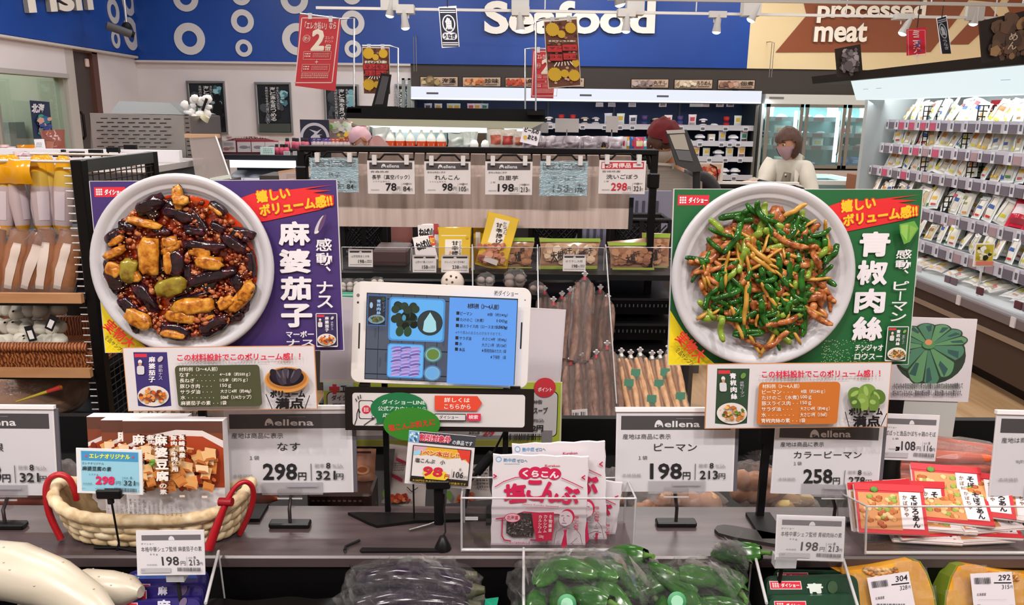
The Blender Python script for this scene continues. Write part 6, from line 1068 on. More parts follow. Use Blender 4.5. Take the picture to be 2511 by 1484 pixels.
def esign(tl,tr,bl,Y,name,price,tax,lab,foot=None,unit='１袋',lean=7,hide=None):
    b = Board(tl,tr,bl,Y,lean=lean,base='#cfcacd',th=.0025);(o_,e1,e2,D) = b.aff;X = lambda u,v=0:o_[0] + e1[0] * u + e2[0] * v
    P = lambda u,v:(o_[0] + e1[0] * u + e2[0] * v,o_[1] + e1[1] * u + e2[1] * v)
    def q(f,u0,v0,u1,v1,*a,**k):c = P((u0 + u1) / 2,(v0 + v1) / 2);w,h = abs(e1[0]) * (u1 - u0),abs(e2[1]) * (v1 - v0);return f(*a,c[0] - w / 2,c[1] - h / 2,c[0] + w / 2,c[1] + h / 2,**k)
    t = lambda s,u0,v0,u1,v1,c,bo=0.:q(lambda s_,*r:b.t(s_,*r,c,bo),u0,v0,u1,v1,s)
    b.p([P(.01,.02),P(.985,.02),P(.985,.99),P(.01,.99)],CARD);b.p([P(.04,.055),P(.96,.055),P(.96,.228),P(.04,.228)],'#3f3c3f');a,c = P(.32,.105),P(.7,.195);elogo(b,a[0],c[0],a[1],c[1],'#d0cdd0','#3f3c3f');b.lines(P(.5,.085)[0],P(.5,.085)[1],P(.64,.09)[0],P(.64,.095)[1] + .5,1,'#8a878a')
    t('産地は商品に表示',.055,.276,.457,.342,'#3d3b3e');n = len(name);t(name,.5 - .045 * n,.394,.5 + .045 * n,.49,'#2d2b2e',.005);t(unit,.19,.547,.266,.598,'#3d3b3e')
    t(price,.56 - .09 * len(price),.64,.56,.842,'#262427',.03);t('円',.567,.75,.632,.845,'#2d2b2e',.015);b.p([P(.668,.645),P(.674,.645),P(.674,.85),P(.668,.85)],'#5a585b');t('税率',.70,.645,.775,.70,'#8d8a8d');t('8',.79,.635,.825,.705,'#2d2b2e',.02);t('%込',.84,.645,.925,.70,'#8d8a8d');t(tax,.71,.73,.863,.838,'#2d2b2e',.025);t('円',.868,.765,.925,.838,'#2d2b2e',.01);t('本体価格',.055,.765,.215,.81,'#8d8a8d')
    o = b.thing('price_sign',lab,'price sign',None);m = MB();m.box(-b.w / 2 - .002,b.w / 2 + .002,b.h,b.h + .006,-.004,.003,'#e6e2e4',b.M);m.box(b.w / 2,b.w / 2 + .006,0,b.h,-.004,-.001,'#55525a',b.M);m.obj('holder',o)
    m = MB();m.box(-b.w * .22,b.w * .26,-.002,.018,.001,.004,CLIPC,b.M);m.box(-b.w * .02,b.w * .22,.011,.0145,.0042,.0046,'#9a96a0',b.M);m.obj('clear_clip',o)
    if foot:rail_stand(foot[0],foot[1],97,bl[1] + 6,Y + .0,o,60)
    return o
esign((-180,1001),(131,1003),(-178,1214),1.165,'大根','298','321','store price sign for 大根, cut by the frame edge',(14,1294),'１本');esign((548,1005),(862,1003),(554,1210),1.16,'なす','298','321','store price sign for なす, 298 yen, beside the red-handled basket',(712,1291))
esign((1512,1009),(1805,1009),(1508,1206),1.13,'ピーマン','198','213','store price sign for ピーマン, 198 yen',(1657,1288));esign((1903,1032),(2168,1040),(1890,1210),1.135,'カラーピーマン','258','278','store price sign for カラーピーマン, 258 yen, half behind the recipe card',(2043,1286));esign((2445,1015),(2745,1022),(2425,1216),1.12,'','','','store price sign at the frame edge behind the pumpkin pieces',(2560,1290),'100ｇあたり')
def tagcard(tl,tr,bl,Y,maker,name,price,tax,lab,lean=8,wt='９０ｇ',base='#d2ced2',hot=False):
    b = Board(tl,tr,bl,Y,lean=lean,base=base,th=.0016);(o_,e1,e2,D) = b.aff;P = lambda u,v:(o_[0] + e1[0] * u + e2[0] * v,o_[1] + e1[1] * u + e2[1] * v);ang = math.degrees(math.atan2(e1[1],e1[0]))
    def t(s,u0,v0,u1,v1,c,bo=0.):a = P((u0 + u1) / 2,(v0 + v1) / 2);w,h = math.hypot(*e1) * (u1 - u0),math.hypot(*e2) * (v1 - v0);b.t(s,a[0] - w / 2,a[1] - h / 2,a[0] + w / 2,a[1] + h / 2,c,bo,ang)
    def r(u0,v0,u1,v1,c):b.p([P(u0,v0),P(u1,v0),P(u1,v1),P(u0,v1)],c)
    def bc(u0,v0,u1,v1,n):
        w = (u1 - u0) / n
        for k in range(n):r(u0 + w * k,v0,u0 + w * k + w * (.35 + .4 * hash01(k,3)),v1,'#4a484c')
    if not hot:
        r(.08,.1,.95,.22,'#666267');c = P(.52,.215);b.e(c[0],c[1],abs(e1[0]) * .045,abs(e2[1]) * .09,'#d2ced2',180,360,12);t(maker,.07,.27,.26,.315,'#6a666a');t(name,.07,.36,.96,.47,'#454246');t(wt,.2,.51,.31,.555,'#5a565a')
        t(price,.37,.58,.62,.78,'#333035',.015);t('円',.645,.685,.715,.78,'#5a565a');r(.735,.58,.739,.8,'#8d898d');t(tax,.77,.65,.92,.78,'#3f3c40',.01);t('円',.925,.71,.97,.78,'#5a565a');t('8',.84,.575,.87,.635,'#3f3c40');t('税率',.76,.59,.82,.63,'#8d898d');t('本体価格',.15,.735,.3,.77,'#8d898d');r(.06,.83,.5,.935,'#b3afb3');bc(.6,.82,.95,.9,22);t('区分',.08,.845,.13,.87,'#55525a')
    else:
        r(.07,.05,.95,.95,'#8fc4d8');r(.08,.06,.94,.27,'#3f8fc0');t('エレナオリジナル',.2,.105,.82,.215,'#e8ea3a',.045)
        for u in (.155,.865):c = P(u,.165);b.e(c[0],c[1],2.8,2.8,'#d83a6a',n=8)
        t('エレナオリジナル',.09,.3,.42,.35,'#2f4a5a');t('麻婆豆腐の素',.09,.39,.53,.49,'#28343f',.015);t('１２０ｇ',.19,.55,.33,.595,'#3a4a55');t('298',.29,.6,.58,.79,'#d8205a',.055);t('円',.6,.7,.67,.79,'#4a6a7a');r(.7,.59,.704,.8,'#6a8a98');t('321',.72,.68,.89,.79,'#28343f',.02);t('円',.9,.71,.95,.79,'#4a6a7a');t('税率',.72,.6,.79,.64,'#4a6a7a');t('8',.82,.59,.85,.64,'#28343f');t('本体価格',.1,.75,.24,.79,'#4a6a7a');bc(.58,.84,.93,.92,26);t('区分',.1,.855,.15,.885,'#28343f');r(.3,.85,.44,.88,'#7aa4b4')
    return b.thing('price_tag',lab,'price tag'),b
def clip_stem(o,b,bx,by,foot,wclip=40,thin=.0016,base=None):
    t = b.Wd(bx,by);s = b.px;m = MB();m.box(-wclip * s / 2,wclip * s / 2,-.006,.006,-.008,.006,'#131113/s',T(t) ,.002);m.tube([t,t - Vector((0,0,.016))],.0045,'#131113',8);m.obj('clip',o);m = MB();m.tube([t,foot + Vector((.002,0,.01)),foot],[thin,thin,thin * 2],'#141213',6)
    m.tube([foot,foot + Vector((.0,-.0,.001))],.004,'#141213');m.tube([foot + Vector((-.035,-.0,.0025)),foot + Vector((0,0,.003)),foot + Vector((.04,-.012,.0025))],.0022,'#141213',6);m.obj('wire_stem',o)
o,b = tagcard((186,1099),(348,1104),(192,1209),1.0,'','','','','light blue store-brand price tag clipped before the basket',6,base='#d9dce0',hot=True);clip_stem(o,b,272,1208,atz(290,1347,ZL + .001),62)
o,b = tagcard((333,1302),(500,1300),(326,1412),.965,'ダイショー','本格中華シェフ監修 麻婆茄子の素','198','213','white 198 yen price tag over the purple sauce pouches',10,'８８ｇ');m = MB();p = b.Wd(415,1412);m.box(p.x - .012,p.x + .012,p.y + .003,p.y + .02,p.z - .012,p.z + .004,EDGE);m.tube([(p.x,p.y + .01,p.z),(p.x,p.y + .02,.86)],.003,'#2a282a',6);m.obj('clip',o)
o,b = tagcard((1905,1263),(2073,1268),(1910,1373),.985,'ダイショー','本格中華シェフ監修 青椒肉絲の素','198','213','white 198 yen price tag over the green sauce pouches',12,'９０ｇ');m = MB();p = b.Wd(1938,1376);m.box(p.x - .015,p.x + .015,p.y,p.y + .015,p.z - .012,p.z + .006,EDGE);m.tube([(p.x,p.y + .01,p.z),(p.x,p.y + .03,.86)],.003,'#1a181a',6);m.obj('clip',o)
m = MB();m.add([(-b.w / 2,0,.0035),(b.w / 2,0,.0035),(b.w / 2,b.h,.0035),(-b.w / 2,b.h,.0035)],[(0,1,2,3)],POCKET,b.M);m.obj('clear_sleeve',o)
o,b = tagcard((2166,1014),(2305,1019),(2155,1127),1.19,'ダイショー','ぱぱっと逸品かぼちゃ鶏のそぼ','108','116','white 108 yen price tag on a black pillar beside the carrots',7,'１袋');p0,p1 = b.Wd(2200,1126),atz(2195,1240,ZL)
m = MB();m.tube([p0 + Vector((0,.016,.02)),p0 + Vector((-.003,.014,-.02)),(p0.x - .004,p0.y + .0,ZL + .03),(p0.x - .004,p0.y + .0,ZL + .001)],[.014,.016,.018,.026],'#100e0f/s',14);m.obj('pillar',o)
# ---- recipe cards, dish boards
LOGO = lambda b,x0,y0,x1,y1,ang=0:(b.p([(x0,y0),(x1,y0 + (x1 - x0) * math.tan(R(ang))),(x1,y1 + (x1 - x0) * math.tan(R(ang))),(x0,y1)],'#cf2138'),[b.r(x0 + (x1 - x0) * (.06 + .075 * i),y0 + (y1 - y0) * (.16 + .24 * j),x0 + (x1 - x0) * (.06 + .075 * i + .055),y0 + (y1 - y0) * (.16 + .24 * j + .17),'#f2dcdc') for i in range(3) for j in range(3)],b.t('ダイショー',x0 + (x1 - x0) * .34,y0 + (y1 - y0) * .2,x0 + (x1 - x0) * .95,y0 + (y1 - y0) * .8,'#f6e6e6',.04,ang))
MAPO = ['#b8521c','#d0742c','#8d3a14','#e0a050','#c9621e','#6d2a12','#d98a3c'];CHJ = ['#b86a2c','#d89a50','#c97a34','#5a7a2c','#7d4a1c','#e0b46a','#3f6a28']
def mini_pack(b,x0,y0,x1,y1,bg,t1,t2,dish,veg,skew=0.):
    w,h = x1 - x0,y1 - y0;X = lambda u,v:x0 + w * u + skew * v * h;Yv = lambda v:y0 + h * v;b.p([(X(0,0),Yv(0)),(X(1,0),Yv(0)),(X(1,1),Yv(.98)),(X(.5,1),Yv(1.01)),(X(0,1),Yv(.98))],bg);b.r(X(.03,.03),Yv(.03),X(.4,.03),Yv(.09),'#cc2b3c');b.e(X(.24,.8),Yv(.8),0.1,.1,bg)
    b.tv(t1,X(.42,.3),Yv(.07),X(.62,.3),Yv(.55),'#e4dfe8',.04);b.tv(t2,X(.72,.3),Yv(.22),X(.84,.3),Yv(.5),'#b9b4c8');b.e(X(.8,.12),Yv(.12),w * .1,h * .04,veg,ang=-50);b.rr(X(.08,.3),Yv(.24),X(.3,.3),Yv(.4),w * .06,'#c9c6cc');b.e(X(.19,.2),Yv(.17),w * .06,h * .04,'#d8d4d8');b.e(X(.19,.2),Yv(.21),w * .05,h * .03,'#b98a70')
    cx,cy,rx,ry = X(.5,.8),Yv(.79),w * .47,h * .19;b.e(cx,cy,rx,ry,'#d8cfc8');b.blots(cx - rx * .94,cy - ry * .9,cx + rx * .94,cy + ry * .85,dish,46,w * .03,w * .085,int(x0),True)
def recipe(tl,tr,bl,bg,rows,pack,plate,lab,edge):
    b = Board(tl,tr,bl,1.118,lean=4,base='#c98a5a',th=.003);(o_,e1,e2,D) = b.aff;P = lambda u,v:(o_[0] + e1[0] * u + e2[0] * v,o_[1] + e1[1] * u + e2[1] * v);ang = math.degrees(math.atan2(e1[1],e1[0]));WD,HT = math.hypot(*e1),math.hypot(*e2)
    def t(s,u0,v0,u1,v1,c,bo=0.,f=None):a = P((u0 + u1) / 2,(v0 + v1) / 2);w,h = WD * (u1 - u0),HT * (v1 - v0);b.t(s,a[0] - w / 2,a[1] - h / 2,a[0] + w / 2,a[1] + h / 2,c,bo,ang)
    b.p([P(.004,.008),P(.996,.008),P(.996,.988),P(.004,.988)],'#d0cbcf');a,c = P(.055,.07),P(.235,.95);mini_pack(b,a[0],a[1],a[0] + .175 * WD,a[1] + .86 * HT,*pack,skew=e2[0] / e2[1])
    t('この材料設計でこのボリューム感！！',.29,.09,.93,.205,'#cf2440',.03);q0 = P(.275,.28);q1 = P(.715,.92);dx = e2[0] * .64;rad = 9
    pts = []
    for (u,v,sx,sy) in ((.275,.27,1,1),(.715,.27,-1,1),(.715,.92,-1,-1),(.275,.92,1,-1)):pts.append((P(u,v),sx,sy))
    R_ = []
    for (c,sx,sy) in pts:
        aa = {(1,1):(180,270),(-1,1):(270,360),(-1,-1):(0,90),(1,-1):(90,180)}[sx,sy]
        for k in range(5):an = R(aa[0] + (aa[1] - aa[0]) * k / 4);R_.append((c[0] + sx * rad + rad * math.cos(an),c[1] + sy * rad + rad * math.sin(an)))
    b.p(R_,bg)
    for i,(a_,c_) in enumerate(rows):
        v0 = .295 + (.087 if len(rows) > 6 else .095) * i;v1 = v0 + .068;n = len(a_);w0 = min(.2,.026 * n);t(a_,.295,v0,.295 + w0,v1,'#e6dfd6',.01)
        if c_:
            k0 = .295 + w0 + .015;nd = int((.5 - k0) / .022)
            for j in range(max(2,nd)):d = P(k0 + .022 * j,v0 + .04);b.e(d[0],d[1],1,1,'#e6dfd6',n=6)
            t(c_,.505,v0,min(.705,.505 + .0145 * len(c_)),v1,'#e6dfd6',.01)
    plate(b,P,WD,HT);t('ボリューム',.765,.66,.95,.78,'#1d1a1c',.06);t('満点',.79,.78,.94,.955,'#1d1a1c',.05);b.l([P(.745,.72),P(.772,.95)],2,'#1d1a1c');b.l([P(.972,.75),P(.945,.95)],2,'#1d1a1c')
    return b,b.thing('recipe_card',lab,'card')
def aub(b,P,WD,HT):
    c = P(.855,.5);b.e(c[0],c[1],WD * .115,HT * .2,'#c98a3e');b.e(c[0],c[1] - 3,WD * .105,HT * .17,'#a86a2c');b.e(c[0],c[1] - 6,WD * .09,HT * .14,'#17121a')
    for k in range(5):d = P(.80 + .026 * k,.44 + .02 * (k % 2));b.e(d[0],d[1],WD * .022,HT * .13,['#231c28','#2e2634','#3d3442'][k % 3],ang=-38 + 18 * k)
    for k in range(4):d = P(.815 + .025 * k,.41);b.e(d[0],d[1],2,11,'#5a5260',ang=-32 + 18 * k)
def pep(b,P,WD,HT):
    for k,(u,v,rx,ry,an) in enumerate(((.8,.47,.045,.12,50),(.86,.43,.05,.13,-20),(.92,.5,.04,.12,-45),(.84,.58,.05,.09,80),(.9,.6,.05,.08,95),(.8,.6,.04,.07,60))):d = P(u,v);b.e(d[0],d[1],WD * rx,HT * ry,['#5a7a2c','#6d8d38','#4f6d26','#7d9a42','#5f7f30','#466424'][k],ang=an);b.e(d[0] - 3,d[1] - 4,WD * rx * .25,HT * ry * .6,'#8fae5a',ang=an + 8)
B1,C1 = recipe((300,853),(771,848),(312,1009),'#43462c',(('材料例（3～4人前）',''),('なす','4～5本（約500ｇ）'),('長ねぎ','1/2本（約75ｇ）'),('豚ひき肉','150ｇ'),('サラダ油','大さじ4杯（約48g）'),('水','50㎖（1/4カップ）'),('麻婆茄子の素','1袋')),('#33286a','麻婆茄子','感動ナス',MAPO,'#b8b0b8'),aub,'recipe card with a dark olive ingredient panel under the purple board',0)
B2,C2 = recipe((1734,893),(2187,889),(1720,1052),'#c06a24',(('材料例（3～4人前）',''),('ピーマン','8個（約240ｇ）'),('たけのこ（水煮）','100ｇ'),('豚スライス肉','150ｇ'),('サラダ油','大さじ4杯（約48ｇ）'),('水','大さじ1杯（15㎖）'),('青椒肉絲の素','1袋')),('#24402a','青椒肉絲','感動ピーマン',CHJ,'#5f8a3a'),pep,'recipe card with an orange ingredient panel under the green board',0)
PLATE = '#bcbabf/s'
def dish_board(tl,tr,bl,Y,bg,t_main,t_side,kana,pack,pc,prx,lab,veg,food,glint_specks):
    b = Board(tl,tr,bl,Y,lean=4,base='#c4c0c4',th=.004);(o_,e1,e2,D) = b.aff;x0,y0,x1,y1 = tl[0],tl[1],tr[0],bl[1];P = lambda u,v:(o_[0] + e1[0] * u + e2[0] * v,o_[1] + e1[1] * u + e2[1] * v);ang = math.degrees(math.atan2(e1[1],e1[0]));WD,HT = math.hypot(*e1),math.hypot(*e2)
    def t(s,u0,v0,u1,v1,c,bo=0.,an=0.):a = P((u0 + u1) / 2,(v0 + v1) / 2);w,h = WD * (u1 - u0),HT * (v1 - v0);b.t(s,a[0] - w / 2,a[1] - h / 2,a[0] + w / 2,a[1] + h / 2,c,bo,an + ang)
    b.p([P(.003,.003),P(.997,.003),P(.997,.997),P(.003,.997)],bg);b.p([P(.003,.68),P(.05,.78),P(.1,.88),P(.2,.997),P(.003,.997)],'#e6cf16')
    a = P(.018,.035);LOGO(b,a[0],a[1],a[0] + .125 * WD,a[1] + .055 * HT,ang);RD = '#d21f26'
    b.p([P(.55,.13),P(.66,.075),P(.78,.06),P(.98,.03),P(.87,.055),P(.975,.062),P(.9,.075),P(.985,.09),P(.985,.14),P(.93,.17),P(.7,.235),P(.65,.24)],RD);t('嬉しい',.665,.045,.815,.125,RD,.14,-7);t('嬉しい',.67,.05,.81,.12,'#f0b81c',.045,-7);t('ボリューム感!!',.675,.105,.985,.185,RD,.13,-8);t('ボリューム感!!',.68,.11,.98,.18,'#f0b81c',.045,-8)
    def tv(s,u0,v0,u1,v1,c,bo):a,d = P(u0,v0),P(u1,v1);b.tv(s,min(a[0],d[0]),a[1],max(a[0],d[0]),d[1],c,bo)
    tv(t_main,.755,.225,.875,.865,'#dcd8de',.045);tv(t_side,.905,.33,.965,.745,'#dcd8de',.02)
    for i,k in enumerate(kana):t(k,.765,.875 + .05 * i,.88,.915 + .05 * i,'#dcd8de',.03)
    a = P(.895,.775);d = P(.975,.968);b.rr(a[0] - 2,a[1] - 2,d[0] + 2,d[1] + 2,3,'#d8d4d8');mini_pack(b,a[0],a[1],d[0],d[1],*pack);veg(b,P,WD,HT)
    t('実物大',.012,.842,.158,.918,'#cf2a20',.025,43);t('食品サンプル',.012,.925,.112,.955,'#3a2a14',.01,43)
    if glint_specks:  # speckled reflection low on the board, painted as pale specks
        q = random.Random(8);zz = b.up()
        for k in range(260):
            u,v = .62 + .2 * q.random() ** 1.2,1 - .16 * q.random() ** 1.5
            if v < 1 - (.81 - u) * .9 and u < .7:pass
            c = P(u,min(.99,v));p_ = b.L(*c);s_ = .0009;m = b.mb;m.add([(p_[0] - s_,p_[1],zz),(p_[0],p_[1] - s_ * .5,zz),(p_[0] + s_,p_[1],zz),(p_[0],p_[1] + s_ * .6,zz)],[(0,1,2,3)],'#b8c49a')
    root = thing('dish_display_board',lab,'display board',b.M @ Vector((0,0,0)));bo = b.obj('board',root);s = b.px;c = b.Wd(*pc,.002);r = prx * s;Mx = T(c) @ b.M.to_3x3().to_4x4()
    m = MB();pr = [(0,.005),(r * .7,.005),(r * .8,.007),(r * .835,.0125),(r * .85,.0135),(r * .875,.0132),(r * .89,.0145),(r * .93,.0185),(r * .965,.0195),(r * .99,.018),(r,.015),(r * .995,.011),(r * .8,.004),(r * .55,0),(0,0)];m.lathe(pr,PLATE,72,Mx);pl = m.obj('plate',root,Mx @ I3() if False else None)
    food(b,pl,Mx,r,pc,s);return b,root
def put(pl,name,mb):return mb.obj(name,pl)
SAUCE = texmat('red chilli oil sauce',['#7d1a06','#b02f08','#c4480c'],sc=60,rough=.1,bump=.4);DSK = texmat('dark aubergine skin',['#100810','#220c16','#4a1420'],sc=70,rough=.1,bump=.35);FLS = texmat('fried aubergine flesh',['#6d2f0c','#b06a1a','#c88a2e','#d0a050'],sc=85,rough=.18,bump=.6);OLV = texmat('olive aubergine flesh',['#6a4a14','#8a7a24','#a08c34'],sc=70,rough=.15,bump=.3)
def blobshape(m,a,w,h,mt,M,s,amp=.16,sq=.75,n=18):m.blob(a,w,h,mt,M,n,10,amp,2.2,s,True,sq)
def food_mapo(b,pl,Mx,r,pc,s):
    m = MB();n = 48;V = [(0,0,.011)] + [((r * .83 * (.97 + .05 * noise.noise(Vector((math.cos(i * 6.283 / n) * 3,math.sin(i * 6.283 / n) * 3,1)))) * k) * math.cos(i * 6.283 / n),(r * .8 * k) * math.sin(i * 6.283 / n) - .004,z) for k,z in ((.6,.0125),(.93,.0105),(1,.008)) for i in range(n)]
    m.add(V,[(0,1 + i,1 + (i + 1) % n) for i in range(n)] + [(1 + k * n + i,1 + (k + 1) * n + i,1 + (k + 1) * n + (i + 1) % n,1 + k * n + (i + 1) % n) for k in range(2) for i in range(n)],SAUCE,Mx,True);put(pl,'chilli_sauce',m)
    L = [(1180,370,240,110,-25,'d'),(1390,440,270,100,20,'d'),(1130,500,270,60,15,'y'),(1000,520,130,90,20,'d'),(900,610,170,110,-30,'d'),(905,715,180,60,-25,'y'),(1165,740,280,135,95,'y'),(1335,790,225,150,92,'d'),(1000,850,190,115,100,'o'),(870,900,250,115,78,'d'),(1050,895,90,65,60,'y'),(1310,970,240,130,-15,'o'),(1560,665,360,75,5,'d'),(1790,650,240,85,35,'d'),(1610,790,200,95,10,'y'),(1600,900,420,100,-15,'d'),(1100,1050,300,110,60,'d'),(1480,1115,330,110,-5,'y'),(1450,1045,330,45,-12,'d'),(1310,1310,240,130,10,'d'),(1610,1270,270,115,-30,'d'),(1050,1210,210,115,35,'y'),(1680,395,150,70,40,'d'),(1420,335,120,65,0,'y'),(1800,940,160,90,70,'d'),(1880,1010,170,85,-60,'y'),(960,1120,170,95,50,'d'),(1320,640,120,80,-10,'y'),(1250,560,150,60,10,'d'),(1500,560,160,70,12,'d'),(1720,1090,150,80,-30,'y'),(1400,1200,160,90,15,'y'),(1680,530,130,70,30,'d'),(1880,615,60,40,0,'d'),(1560,1190,140,70,-20,'d')]
    qx = random.Random(77)
    for k in range(26):t = qx.random() * 6.283;d = 545 * math.sqrt(qx.random());L.insert(0,(1385 + d * math.cos(t),840 + d * math.sin(t) * .98,120 + 150 * qx.random(),55 + 50 * qx.random(),qx.random() * 180,'ddyd'[k % 4]))
    q = random.Random(1)
    for k,(x,y,l,w,an,kd) in enumerate(L):
        px,py = x / 3.092,380 + y / 3.092;c = b.L(px,py);f = s / 3.092;p0 = b.L(*pc);M_ = Mx @ T(c[0] - p0[0],c[1] - p0[1],.0165 + .007 * (kd != 'd') + .004 * q.random() + .004 * (k in (32,33,38)) - .004 * (k < 26)) @ RZ(-an) @ RX(q.uniform(-12,12));m = MB();blobshape(m,l / 2 * f,w / 2 * f * 1.08,.0085 if kd == 'd' else .0075,{'d':DSK,'y':FLS,'o':OLV}[kd],M_,k * .7,.3,.72 if kd == 'd' else .62)
        if kd == 'd' and l / w < 2.2 and k % 3 == 0:blobshape(m,l / 2 * f * .8,w / 2 * f * .5,.004,FLS,M_ @ T(0,-w / 2 * f * .4,.006),k,.2)
        if kd == 'y':blobshape(m,l / 2 * f * 1.03,w / 2 * f * 1.1,.0055,DSK,M_ @ T(0,0,-.004),k * .7,.2,.6)
        put(pl,'aubergine_piece',m)
    m = MB();q = random.Random(5)
    for k in range(1250):
        t = q.random() * 6.283;d = r * .77 * math.sqrt(q.random());x,y = d * math.cos(t),d * math.sin(t) - .003;w = noise.noise(Vector((x * 18,y * 18,3)))
        if w < -.2 and q.random() < .7:continue
        a = .0014 + .003 * q.random() ** 1.6;m.blob(a * 1.4,a,a * .8,['#98482a','#7d3018','#b87248','#a45a34','#5f200e'][k % 5] + '/g',Mx @ T(x,y,.0155 + .0075 * max(0,w + .3) + .0035 * q.random()) @ RZ(q.random() * 180) @ RX(q.random() * 60),7,5,.55,2.5,k)
    for k in range(220):
        t = q.random() * 6.283;d = r * .74 * math.sqrt(q.random());x,y = d * math.cos(t),d * math.sin(t);m.blob(.0012,.0009,.0008,'#e0c8a0',Mx @ T(x,y,.0235 + .003 * q.random()),5,4)
    o = put(pl,'minced_meat',m);o['kind'] = 'stuff'
GPS = texmat('green pepper strip',['#0f320c','#1f5416','#357a24'],sc=60,rough=.08,bump=.2);BAM = texmat('bamboo shoot strip',['#a87828','#c99a48'],sc=30,rough=.2);PORK = texmat('glazed pork strip',['#5a260e','#8d4a24','#b06c3c','#c48a5a'],sc=90,rough=.1,bump=.5)
LTG = texmat('pale green pepper strip',['#6d8428','#88a03c'],sc=24,rough=.14)
def strip(m,P,w,h,mt,Mx):
    n = len(P);P = [Vector(p) for p in P];V = []
    for i,p in enumerate(P):
        d = (P[min(i + 1,n - 1)] - P[max(0,i - 1)]);d.z *= .3;d.normalize();sd = Vector((-d.y,d.x,0));tap = .55 if i in (0,n - 1) else 1
        V += [p + sd * w * tap - Vector((0,0,h)),p + sd * w * .8 * tap + Vector((0,0,h * .7)),p + Vector((0,0,h)),p - sd * w * .8 * tap + Vector((0,0,h * .7)),p - sd * w * tap - Vector((0,0,h))]
    k = 5;m.add(V,[(i * k + j,i * k + j + 1,(i + 1) * k + j + 1,(i + 1) * k + j) for i in range(n - 1) for j in range(k - 1)] + [tuple(range(k))[::-1],tuple(range((n - 1) * k,n * k))],mt,Mx,True)
def food_chin(b,pl,Mx,r,pc,s):
    q = random.Random(12);m = MB();p0 = b.L(*pc)
    for k in range(70):
        t = q.random() * 6.283;d = r * .66 * math.sqrt(q.random());m.blob(.018,.014,.007,PORK if k % 3 else GPS,Mx @ T(d * math.cos(t),d * math.sin(t),.0125) @ RZ(q.random() * 180),12,7,.4,3,k)
    o = put(pl,'food_bed',m);o['kind'] = 'stuff'
    def curve(x,y,L,an,bend,z,kink=.003):
        P = [];a = R(an) - bend / 2;px,py = x,y;n = 9;pts = [(0,0)]
        for i in range(n - 1):pts.append((pts[-1][0] + L / (n - 1) * math.cos(a),pts[-1][1] + L / (n - 1) * math.sin(a)));a += bend / (n - 1)
        mx_,my_ = sum(p[0] for p in pts) / n,sum(p[1] for p in pts) / n
        return [(x + p[0] - mx_,y + p[1] - my_,z + kink * math.sin(i * 1.1 + x * 300)) for i,p in enumerate(pts)]
    rad = r * .86
    def spot():
        while 1:
            t = q.random() * 6.283;d = rad * math.sqrt(q.random()) * (.93 + .1 * math.sin(3 * t + 1));x,y = d * math.cos(t),d * math.sin(t)
            if (x / .97) ** 2 + (y / .95) ** 2 < (rad * .93) ** 2:return x,y,d / rad
    for kind,mt,cnt,L0,L1,w0,w1,bd in (('pork_strip',PORK,92,.032,.06,.0032,.0058,2.0),('pepper_strip',GPS,86,.03,.062,.0028,.0052,1.5),('pale_pepper_strip',LTG,26,.025,.045,.004,.006,1.3),('bamboo_strip',BAM,40,.03,.058,.0018,.003,.2)):
        for k in range(cnt):
            x,y,d = spot();L = L0 + (L1 - L0) * q.random();z = .0145 + .016 * (1 - d * d) * (.35 + .65 * q.random()) + (.004 if kind != 'pork_strip' else 0);w = w0 + (w1 - w0) * q.random()
            if kind != 'bamboo_strip' or k > 6:x *= .97;y *= .97
            m = MB();strip(m,curve(x,y,L,q.random() * 360,q.uniform(-bd,bd),z),w,.0016 if 'pepper' in kind else .0022,mt,Mx);put(pl,kind,m)
    for (x,y,l,an,kd) in ((660,540,270,38,BAM),(690,610,240,35,BAM),(580,900,330,92,BAM),(830,660,260,68,GPS),(880,450,300,20,PORK),(1080,560,200,65,PORK),(700,700,220,70,GPS),(460,430,260,-65,GPS),(860,1040,260,-18,PORK),(1140,1010,220,30,PORK),(830,1180,220,-42,PORK),(410,1090,200,85,LTG),(450,830,240,-25,GPS),(720,970,260,70,GPS),(1000,780,280,80,GPS),(650,240,200,60,GPS),(900,220,180,-30,BAM),(1200,540,180,-60,GPS)):
        c = b.L(1640 + x / 3.092,440 + y / 3.092);f = s / 3.092;m = MB();strip(m,curve(c[0] - p0[0],c[1] - p0[1],l * f,-an,.12 if kd is BAM else .7,.034),.0046 if kd is not BAM else .0036,.0018,kd,Mx);put(pl,{GPS:'pepper_strip',BAM:'bamboo_strip',PORK:'pork_strip',LTG:'pale_pepper_strip'}[kd],m)
def vg_nasu(b,P,WD,HT):
    c = P(.935,.24);b.e(c[0] - 4,c[1] + 6,6,25,'#b8b0bc',ang=28);b.e(c[0] + 3,c[1] + 2,5,23,'#56385f',ang=24);b.e(c[0] - 11,c[1] + 24,6,3,'#d0c8cc',ang=-20)
def vg_pep(b,P,WD,HT):a = P(.925,.2);x,y = a;b.p([(x - 18,y - 4),(x + 18,y - 12),(x + 30,y + 6),(x + 12,y + 38),(x - 2,y + 44),(x - 14,y + 18)],'#5f9a3a');b.p([(x - 14,y - 2),(x + 4,y - 4),(x + 4,y + 36),(x - 12,y + 16)],'#86b454');b.p([(x + 8,y - 2),(x + 26,y + 6),(x + 10,y + 34)],'#7aa848')
D1_,DB1 = dish_board((218,444),(826,440),(227,866),1.15,'#3a2466','麻婆茄子','感動、ナス',('マーボー','ナス'),('#2b2050','麻婆茄子','感動ナス',MAPO,'#b8b0b8'),(446,645),226,'purple board with a life-size plate of aubergine in chilli sauce',vg_nasu,food_mapo,False)
